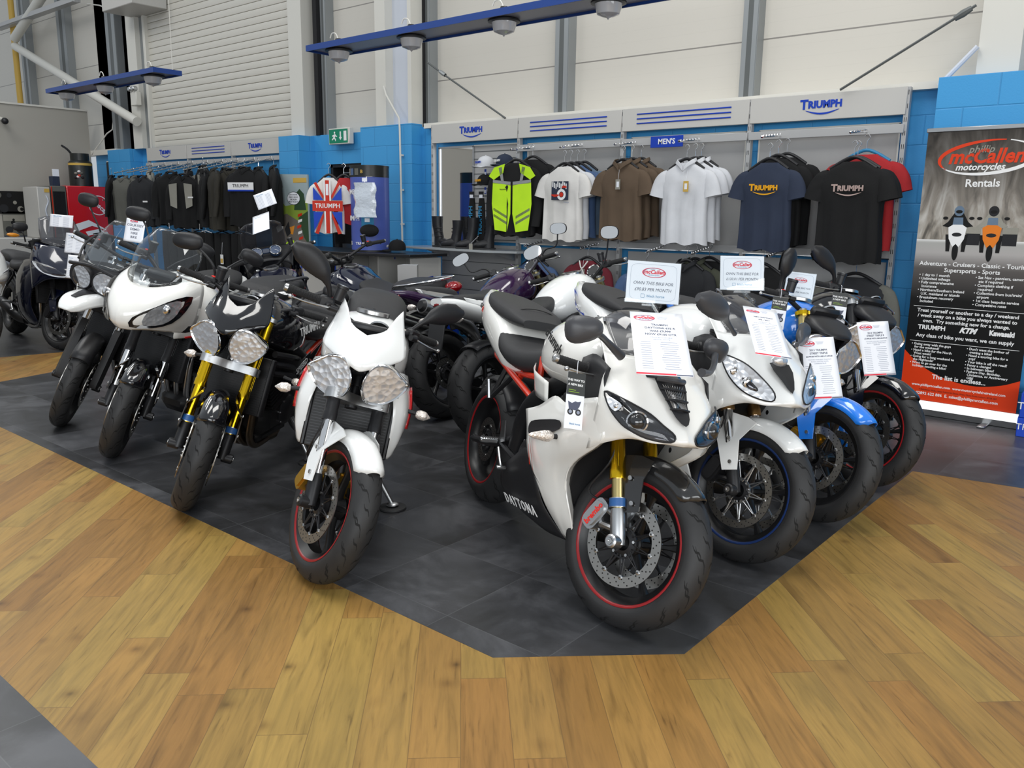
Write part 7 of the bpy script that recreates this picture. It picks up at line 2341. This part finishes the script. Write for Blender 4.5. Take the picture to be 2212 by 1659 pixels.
scv = N(nt, 'ShaderNodeVectorMath', operation='MULTIPLY'); nt.links.new(tc.outputs['Object'], scv.inputs[0]); scv.inputs[1].default_value = (2.4, 1, .8); nt.links.new(scv.outputs[0], n1.inputs['Vector'])
tree = ramp(nt, n1.outputs['Fac'], [(.3, (.05, .045, .04)), (.5, (.15, .135, .12)), (.7, (.26, .25, .24))])
vert = ramp(nt, zc, [(.0, (.006, .006, .006)), (.42, (.008, .008, .008)), (.53, (.10, .09, .085)), (.585, (.42, .40, .39)), (.62, (.40, .40, .38)), (.635, (1, 1, 1)), (.80, (.55, .52, .5)), (1.0, (.18, .16, .15))])
isup = mth(nt, 'GREATER_THAN', zc, .63)
c = mixc(nt, isup, vert, mixc(nt, 1.0, tree, ramp(nt, zc, [(.63, (2.2, 2.2, 2.1)), (.74, (1.9, 1.9, 1.85)), (.86, (.8, .78, .75)), (1.0, (.30, .28, .26))]), 'MULTIPLY'))
nt.links.new(c, b.inputs['Base Color'])
mb = MB(); mb.box((0, -.002, (BH+.10)/2), (BW, .004, BH-.10), 'banner_print'); bn = build('print', mb, t, flat=True)
mb = MB()
Bm = basis((0, -.0045, 0), (1, 0, 0), (0, 0, 1))
red = [(-BW/2, .10), (BW/2, .10)]+[(p.x, p.y) for p in crom([(BW*(u-.5), z, 0) for u, z in ((1, .335), (.85, .285), (.65, .257), (.45, .272), (.25, .325), (.1, .40), (0, .47))], 4)]
mb.prism(red, 0, .0008, mat('banner_red', (.72, .045, .005), .4).name, Bm)
build('red_band', mb, bn, flat=True)
def btxt(s_, size, x, z, m='ink_white', al='CENTER', bold=.0, shear=0, sx=1.0):
    mb.text(s_, size, Bm @ Matrix.Translation((x, z, .0012)), m, ext=.0003, align=al, bold=bold, shear=shear, sx=sx)
def ell(a, b_, cx, cz, w, m, t0=0, t1=2*pi, lean=.05):
    n = 40
    o_ = []; i_ = []
    for k in range(n+1):
        tt = t0+(t1-t0)*k/n
        ww = w*(.25+.75*abs(sin((tt-t0)/(t1-t0)*pi)))
        o_.append((cx+a*cos(tt), cz+b_*sin(tt)+lean*cos(tt)*a)); i_.append((cx+(a-ww)*cos(tt), cz+(b_-ww*.8)*sin(tt)+lean*cos(tt)*a))
    vs = [Bm @ Vector((x, z, .001)) for x, z in o_+i_]
    mb.add(vs, [(k, k+1, n+2+k, n+1+k) for k in range(n)], m)
mb = MB()
ell(.315, .120, .01, 1.86, .030, 'banner_red', radians(70), radians(215)); ell(.315, .120, .01, 1.86, .030, 'ink_white', radians(205), radians(425))
btxt('phillip', .068, -.03, 1.915, 'c_stone', bold=.001, shear=.25); btxt('mcCallen', .135, 0, 1.865, 'banner_red', bold=.004, shear=.25, sx=.93); btxt('motorcycles', .062, -.03, 1.795, bold=.0015, shear=.25)
btxt('Rentals', .075, 0, 1.685, bold=.0015)
btxt('Adventure - Cruisers - Classic - Touring', .043, 0, 1.118, bold=.0008); btxt('Supersports - Sports', .043, 0, 1.075, bold=.0008)
Lc = ['• 1 day to 1 month', '• Unlimited mileage', '• Fully comprehensive', '   Insurance', '• Northern/Southern Ireland', '   U.K. mainland or islands', '• Breakdown recovery', '   Included']
Rc = ["• Sat Nav - panniers, camera's", '   etc if required', '• Complete clothing if', '   required', '• Collection from bus/train/', '   airport', '• 1st class bespoke service', '• Competitive rates']
for k in range(8):
    btxt(Lc[k], .027, -.345, 1.035-.0275*k, al='LEFT', bold=.0005); btxt(Rc[k], .027, .03, 1.035-.0275*k, al='LEFT', bold=.0005)
for z in (.805, .545):
    mb.box(Bm @ Vector((0, z, .001)), (.72, .0006, .003), 'ink_white')
for k, s_ in enumerate(('Treat yourself or another to a day / weekend', '/ week away on a bike you always wanted to', 'own.  Try something new for a change.')):
    btxt(s_, .036, 0, .775-.038*k, bold=.0008)
btxt('TRIUMPH', .045, -.22, .650, bold=.0015); btxt('KTM', .052, .02, .650, bold=.003, shear=.4); btxt('Kawasaki', .050, .24, .650, bold=.0025, sx=.85)
btxt('Any class of bike you want, we can supply', .038, 0, .590, bold=.0008)
Lc = ['• Going away with the guys', '   for the weekend?', '• Need a bike for the North', '   West week?', '• Going for a long weekend to', '   the Highlands?', '• Want to go over for the', '   holidays needing a bike?']
Rc = ["• Don't want the bother of", '   owning a bike?', '• Need a touring bike for a', '   trip?', '• Your bike is off the road?', '• Fancy a change?', '• In between bikes?', '• Fathers Day, Birthday,', '   Christmas, or Anniversary', '   Gift?']
for k in range(8):
    btxt(Lc[k], .0245, -.345, .523-.0235*k, al='LEFT', bold=.0005)
for k in range(10):
    btxt(Rc[k], .0245, .03, .523-.0235*k, al='LEFT', bold=.0005)
btxt('The list is endless...', .046, .0, .288, bold=.001)
btxt('www.phillipmccallen.com  www.motorcyclehireireland.com', .0260, 0, .218, bold=.0005); btxt('6 Rathdown Walk, Lissue Industrial Estate West, Moira Road, Lisburn BT28 2RF', .016, 0, .185, 'ink_black'); btxt('T. 02892 622 886  E. sales@phillipmccallen.com', .030, -.02, .155, bold=.0005)
build('lettering', mb, bn)
# the two riders in the picture
mb = MB()
def disc(x, z, rx, rz_, m, e=.001):
    mb.prism([(x+rx*cos(a), z+rz_*sin(a)) for a in [2*pi*j/20 for j in range(20)]], 0, e, m, Bm)
def poly(pts, m, e=.0012):
    mb.prism(pts, 0, e, m, Bm)
for cx, cz, body_, helm, boxes in ((-.125, 1.36, 'ink_white', 'c_steel', False), (.095, 1.36, mat('rider_orange', (.75, .20, .01), .5).name, 'c_charcoal', True)):
    if boxes:
        for q in (1, -1):
            poly([(cx+q*.115-.045*1, cz-.10), (cx+q*.115+.045, cz-.10), (cx+q*.115+.045, cz+.01), (cx+q*.115-.045, cz+.01)], 'c_charcoal', .0011); poly([(cx+q*.115-.047, cz-.02), (cx+q*.115+.047, cz-.02), (cx+q*.115+.047, cz+.025), (cx+q*.115-.047, cz+.025)], 'c_stone', .0012)
    poly([(cx-.065, cz+.06), (cx-.10, cz+.03), (cx-.06, cz+.02), (cx-.03, cz+.0), (cx+.03, cz), (cx+.06, cz+.02), (cx+.10, cz+.03), (cx+.065, cz+.06), (cx+.03, cz+.12), (cx-.03, cz+.12)], 'c_black' if not boxes else 'c_stone', .0013)
    disc(cx, cz+.135, .032, .036, helm, .0016); disc(cx, cz+.130, .022, .012, 'c_black', .0018)
    for q in (1, -1):
        disc(cx+q*.085, cz+.085, .017, .011, 'c_black', .0014); poly([(cx+q*.05-.012, cz-.15), (cx+q*.05+.012, cz-.15), (cx+q*.055+.018, cz-.03), (cx+q*.055-.018, cz-.03)], 'c_black', .0012)
    poly([(cx-.035, cz+.03), (cx+.035, cz+.03), (cx+.03, cz+.09), (cx-.03, cz+.09)], 'c_steel', .0017)
    poly([(cx-.05, cz-.06), (cx-.025, cz-.11), (cx+.025, cz-.11), (cx+.05, cz-.06), (cx+.06, cz+.02), (cx+.03, cz+.04), (cx-.03, cz+.04), (cx-.06, cz+.02)], body_, .0018)
    disc(cx, cz-.15, .020, .062, 'c_black', .0019); disc(cx, cz-.03, .032, .014, 'c_charcoal', .0022); poly([(cx-.022, cz-.12), (cx-.018, cz-.07), (cx+.018, cz-.07), (cx+.022, cz-.12), (cx, cz-.095)], body_, .0023)
build('picture', mb, bn, flat=True)

# ================================================================== price sheets and show cards
QD = {
'ac1': ((-1.521, 2.592, 1.200), (0.774, 0.631, -0.061), (-0.109, 0.169, 0.980), 0.195, 0.150),
'ac2': ((-1.524, 3.322, 1.201), (0.767, 0.641, -0.002), (-0.138, 0.145, 0.980), 0.189, 0.147),
'ac3': ((-1.644, 4.286, 1.079), (0.951, 0.298, -0.084), (-0.109, 0.169, 0.980), 0.150, 0.156),
'pa1': ((-1.367, 2.393, 1.021), (0.772, 0.635, -0.041), (-0.578, 0.634, 0.514), 0.181, 0.325),
'pa2': ((-1.315, 3.122, 0.993), (0.777, 0.617, -0.126), (-0.598, 0.676, 0.431), 0.138, 0.351),
'pa3': ((-1.309, 3.732, 0.768), (0.758, 0.649, 0.056), (-0.230, 0.409, 0.883), 0.167, 0.290),
'pa4': ((-1.287, 4.471, 0.775), (0.648, 0.734, 0.034), (-0.207, 0.308, 0.928), 0.176, 0.284),
'cou': ((-5.409, 2.625, 1.295), (0.777, 0.613, -0.139), (-0.147, 0.138, 0.980), 0.126, 0.150),
'sp1': ((-8.886, 3.578, 1.307), (0.774, 0.630, -0.066), (-0.067, 0.203, 0.977), 0.230, 0.125),
'sp2': ((-8.80, 3.65, 1.088), (0.775, 0.626, -0.085), (-0.312, -0.008, 0.950), 0.190, 0.200),
'sp3': ((-8.67, 3.555, 0.866), (0.776, 0.624, -0.092), (-0.218, 0.076, 0.973), 0.110, 0.233),
'sg1': ((-6.384, 4.266, 1.530), (0.670, 0.654, 0.352), (-0.245, 0.052, 0.968), 0.170, 0.135),
'sg2': ((-6.295, 4.155, 1.331), (0.676, 0.655, 0.338), (-0.484, 0.665, 0.569), 0.150, 0.290),
'ca1': ((-1.528, 2.145, 0.842), (0.465, 0.858, -0.220), (-0.123, 0.423, 0.898), 0.066, 0.185),
'ca2': ((-1.562, 3.832, 0.988), (0.778, 0.610, -0.151), (-0.063, 0.207, 0.976), 0.073, 0.150),
'ca3': ((-1.481, 4.425, 0.964), (0.777, 0.615, -0.132), (-0.113, 0.166, 0.980), 0.082, 0.182)}
def ellipse_logo(mb, M, cx, cy, s):
    n = 36
    for (r0, r1, m, dx, dy, z) in ((1.0, .88, 'ink_blue', .02, -.03, .0008), (1.0, .90, 'ink_red', 0, 0, .0010)):
        vs = [M @ Vector((cx+s*(dx+r*cos(2*pi*k/n)), cy+s*.42*(dy+r*sin(2*pi*k/n)), z)) for r in (r0, r1) for k in range(n)]
        mb.add(vs, [(k, (k+1) % n, n+(k+1) % n, n+k) for k in range(n)], m)
    mb.text('mcCallen', s*.46, M @ Matrix.Translation((cx, cy+s*.04, .001)), 'ink_red', ext=.0002, bold=.0006, shear=.2)
    mb.text('motorcycles', s*.19, M @ Matrix.Translation((cx, cy-s*.21, .001)), 'ink_blue', ext=.0002, shear=.2)
    mb.text('phillip', s*.17, M @ Matrix.Translation((cx-s*.1, cy+s*.26, .001)), 'ink_soft', ext=.0002, shear=.2)
def acrylic_sign(key, price, label, base):
    o, ex, ey, w, h = QD[key]
    M = basis(o, ex, ey)
    t = empty('acrylic_sign', o); tag(t, label, 'sign')
    t.location = (0, 0, 0)
    mb = MB(); mb.box((0, 0, 0), (w*.97, h*.97, .0016), 'paper_gloss'); mb.v = [M @ v for v in mb.v]
    pa = build('printed_card', mb, t, flat=True)
    mb = MB()
    ellipse_logo(mb, M, 0, h*.23, w*.215)
    mb.text('OWN THIS BIKE FOR', w*.082, M @ Matrix.Translation((0, -h*.03, .001)), 'ink', ext=.0002, shear=.2, sx=.95)
    mb.text(price, w*.082, M @ Matrix.Translation((0, -h*.18, .001)), 'ink', ext=.0002, shear=.2, sx=.95)
    mb.text('black horse', w*.070, M @ Matrix.Translation((w*.06, -h*.33, .001)), 'ink_blue', ext=.0002)
    q = w*.032
    for pts in ([(-w*.21, -h*.33-q), (-w*.21+2*q, -h*.33-q), (-w*.21+2*q, -h*.33+q), (-w*.21, -h*.33+q)],):
        for i in range(4):
            a, b_ = pts[i], pts[(i+1) % 4]
            mb.tube([M @ Vector((a[0], a[1], .001)), M @ Vector((b_[0], b_[1], .001))], .0005, 'ink_blue', 4)
    rr_ = [(w*.42*math.copysign(abs(cos(a))**.25, cos(a)), h*.42*math.copysign(abs(sin(a))**.25, sin(a))) for a in [2*pi*k/48 for k in range(48)]]
    P = [M @ Vector((x, y, .001)) for x, y in rr_]
    mb.tube(P+[P[0]], .0004, 'ink_soft', 4)
    build('print', mb, pa)
    mb = MB(); mb.box((0, 0, .0030), (w, h, .0018), 'acrylic'); mb.box((0, 0, -.0030), (w, h, .0018), 'acrylic')
    mb.v = [M @ v for v in mb.v]
    build('acrylic_holder', mb, t, flat=True)
    mb = MB()
    c0 = M @ Vector((0, -h*.5, 0)); b0 = Vector(base)
    mb.box((0, -h*.54, 0), (w*.38, h*.07, .012), 'clear_screen', b=.002); n0 = len(mb.v); mb.v = [M @ v for v in mb.v]
    mb.ball(c0+(b0-c0)*.35, .011, 'clear_screen', n=12); mb.tube([c0, b0], .006, 'clear_screen', 8); mb.ball(b0, .013, 'clear_screen', n=12)
    build('clip', mb, t)
def price_sheet(key, title, label, sub=(), name='price_sheet', rows=11, bend=0.0, gloss=True, strip=True):
    o, ex, ey, w, h = QD[key]
    M = basis(o, ex, ey)
    t = empty(name, (0, 0, 0)); tag(t, label, 'price sheet' if name == 'price_sheet' else 'sign')
    mb = MB(); mb.patch([[(-w/2, h/2-h*i/4, bend*((i-2)/2)**2) , (0, h/2-h*i/4, bend*((i-2)/2)**2+bend*.2), (w/2, h/2-h*i/4, bend*((i-2)/2)**2)] for i in range(5)], 'paper_gloss' if gloss else 'paper', 3)
    mb.v = [M @ v for v in mb.v]
    s_ = build('sheet', mb, t, solid=.0012)
    mb = MB()
    Mz = M @ Matrix.Translation((0, 0, .0014+bend*.25))
    if rows:
        ellipse_logo(mb, Matrix.Identity(4), -w*.24, h*.40, w*.20)
        for k in range(4):
            mb.box((w*.10+.0*k, h*.43-k*h*.013, 0), (w*.22-k*.004, h*.003, .0004), 'ink_soft'); 
        y = h*.29
        base_n = 0
        for k, s2 in enumerate(title):
            mb.text(s2, w*(.075 if len(s2) < 24 else .055), Matrix.Translation((w*.03, y, 0)), 'ink', ext=.0002, bold=.0003); y -= h*.052
        for s2 in sub:
            mb.text(s2, w*.042, Matrix.Translation((w*.03, y, 0)), 'ink_soft', ext=.0002); y -= h*.032
        y -= h*.01
        lab_ = ('LENGTH', 'WIDTH', 'WHEELBASE', 'FUEL TANK', 'MAX POWER', 'MAX TORQUE', 'WET WEIGHT', 'SEAT HEIGHT')
        while y > -h*.42:
            mb.box((-w*.28, y, 0), (w*.20, h*.006, .0004), 'ink_soft'); mb.box((w*.16, y, 0), (w*.34*(.6+.4*abs(sin(y*900))), h*.006, .0004), 'ink_soft'); y -= h*.034
        if strip:
            mb.box((-w*.15, -h*.48, 0), (w*.70, h*.022, .0006), 'ink_red'); mb.box((w*.35, -h*.485, 0), (w*.28, h*.015, .0006), 'ink')
        mb.v = [Mz @ v for v in mb.v]
    return t, s_, mb, Mz, w, h
def finish(r):
    t, s_, mb, Mz, w, h = r
    if mb.v:
        build('print', mb, s_)
acrylic_sign('ac1', '£90.83 PER MONTH', 'clear sign with a £90.83 per month offer above the front white sports bike', (-1.47, 2.56, 1.085))
acrylic_sign('ac2', '£130.01 PER MONTH', 'clear sign with a £130.01 per month offer above the second white sports bike', (-1.46, 3.30, 1.09))
acrylic_sign('ac3', '£83.42 PER MONTH', 'clear monthly price sign partly hidden behind the blue bike mirror', (-1.62, 4.26, .97))

finish(price_sheet('pa1', ('TRIUMPH', 'DAYTONA 675 R', 'WAS £9,999', 'NOW £9100 OTR'), 'price sheet lying on the screen of the front white sports bike', ('COLOURS AVAILABLE', 'CRYSTAL WHITE')))
finish(price_sheet('pa2', ('NEW DAYTONA', '675 - 2013'), 'price sheet lying on the screen of the second white sports bike', ('COMES WITH ABS', 'CRYSTAL WHITE, PHANTOM BLACK')))
finish(price_sheet('pa3', ('2013 TRIUMPH', 'STREET TRIPLE', '£6,999.00 WITH ABS £7,349.00'), 'price sheet hanging in front of the blue bike headlight', ('COLOURS AVAILABLE, PHANTOM', 'BLACK, CRYSTAL WHITE,', 'CARIBBEAN BLUE')))
finish(price_sheet('pa4', ('2013 TRIUMPH', 'STREET TRIPLE R', '£7,999.00 WITH ABS £8,399.00'), 'price sheet hanging in front of the far black bike headlight', ('COLOURS AVAILABLE, PHANTOM', 'BLACK, CRYSTAL WHITE, MATT', 'GRAPHITE')))
r = price_sheet('cou', (), 'courtesy demo hire bike notice on the white adventure bike', rows=0, name='notice')
t, s_, mb, Mz, w, h = r
for k, q in enumerate(('COURTESY', 'DEMO', 'HIRE', 'BIKE')):
    mb.text(q, w*.17, Mz @ Matrix.Translation((0, h*.22-h*.17*k, 0)), 'ink', ext=.0002, bold=.0004)
ellipse_logo(mb, Mz, -w*.1, h*.40, w*.2)
finish(r)
for k, (key, lb) in enumerate((('sp1', 'small white notice in a stand above the dark blue bike at the left'), ('sp2', 'white sheet on the nose of the dark blue bike at the left'), ('sp3', 'lower price sheet on the dark blue bike at the left'), ('sg1', 'white specification notice above the touring bike with round dials'), ('sg2', 'grey-white sheet on the screen of the touring bike with round dials'))):
    r = price_sheet(key, (), lb, rows=0, name='notice')
    t, s_, mb, Mz, w, h = r
    y = h*.36
    mb.text('TRIUMPH', w*.09, Mz @ Matrix.Translation((-w*.2, y, 0)), 'ink_blue', ext=.0002)
    while key != 'sg2' and y > -h*.40:
        y -= h*.075
        for q in (-.24, .2):
            p_ = Mz @ Vector((w*q, y, 0)); mb.box(p_, (w*.26, .0004, .0022), 'ink_soft', R=Mz.to_3x3() @ Matrix.Rotation(radians(90), 3, 'X'))
    finish(r)
def show_card(key, label, tail=(0, 0, 0)):
    o, ex, ey, w, h = QD[key]
    M = basis(o, ex, ey)
    t = empty('show_card', (0, 0, 0)); tag(t, label, 'card')
    mb = MB(); mb.box((0, 0, 0), (w, h, .0012), 'paper'); mb.box((0, h*.30, .0004), (w, h*.40, .0012), 'card_black')
    mb.v = [M @ v for v in mb.v]; c_ = build('card', mb, t, flat=True)
    mb = MB()
    L_ = lambda x, y: M @ Matrix.Translation((x, y, .0014))
    mb.text('THIS WAY TO', w*.15, L_(-w*.02, h*.36), 'ink_white', ext=.0002, bold=.0003); mb.text('A NEW BIKE', w*.15, L_(-w*.04, h*.28), 'ink_white', ext=.0002, bold=.0003)
    mb.text('black horse', w*.13, L_(w*.08, -h*.41), 'ink_blue', ext=.0002)
    mb.box((0, 0, 0), (0, 0, 0), 'card_green')
    for k in range(2):
        mb.prism([(-w*.40, h*(.18-.035*k)), (w*(.0+.2*k), h*(.18-.035*k)), (w*(.0+.2*k), h*(.19-.035*k)), (-w*.40, h*(.19-.035*k))], .001, .0014, 'card_green', M)
    for x in (-.22, .22):
        mb.prism([(w*x+w*.16*cos(a), -h*.20+w*.16*sin(a)) for a in [2*pi*j/18 for j in range(18)]], .0006, .0013, 'ink_black', M); mb.prism([(w*x+w*.09*cos(a), -h*.20+w*.09*sin(a)) for a in [2*pi*j/18 for j in range(18)]], .0006, .0016, 'ink_soft', M)
    mb.prism([(-w*.30, -h*.16), (w*.12, -h*.17), (w*.26, -h*.10), (w*.34, .0), (w*.16, -h*.02), (w*.02, -h*.01), (-w*.16, -h*.05), (-w*.38, -h*.02)], .0006, .0016, 'ink', M)
    build('print', mb, c_)
    mb = MB(); p = M @ Vector((0, h*.48, 0)); mb.tube([p, p+Vector((.002, .0, .035)), p+Vector((-.005, .012, .04))], .0012, 'paper', 5); build('tie', mb, t)
for p0, p1, lb in (((-8.89, 3.58, 1.245), (-8.86, 3.60, 1.02), 'clear stem holding the notice above the dark blue bike at the left'), ((-6.38, 4.27, 1.47), (-6.50, 4.40, 1.20), 'clear stem holding the notice above the touring bike with round dials')):
    mb = MB(); mb.tube([p0, p1], .006, 'clear_screen', 8); mb.ball(p0, .012, 'clear_screen', n=10)
    tag(build('sign_stem', mb), lb, 'holder')
show_card('ca1', 'black and white show card hanging from the front white sports bike handlebar')
show_card('ca2', 'black and white show card hanging from the blue bike handlebar')
show_card('ca3', 'black and white show card on the far black bike')

if 'scene' in TSC:
    bpy.data.scenes.remove(TSC['scene'])
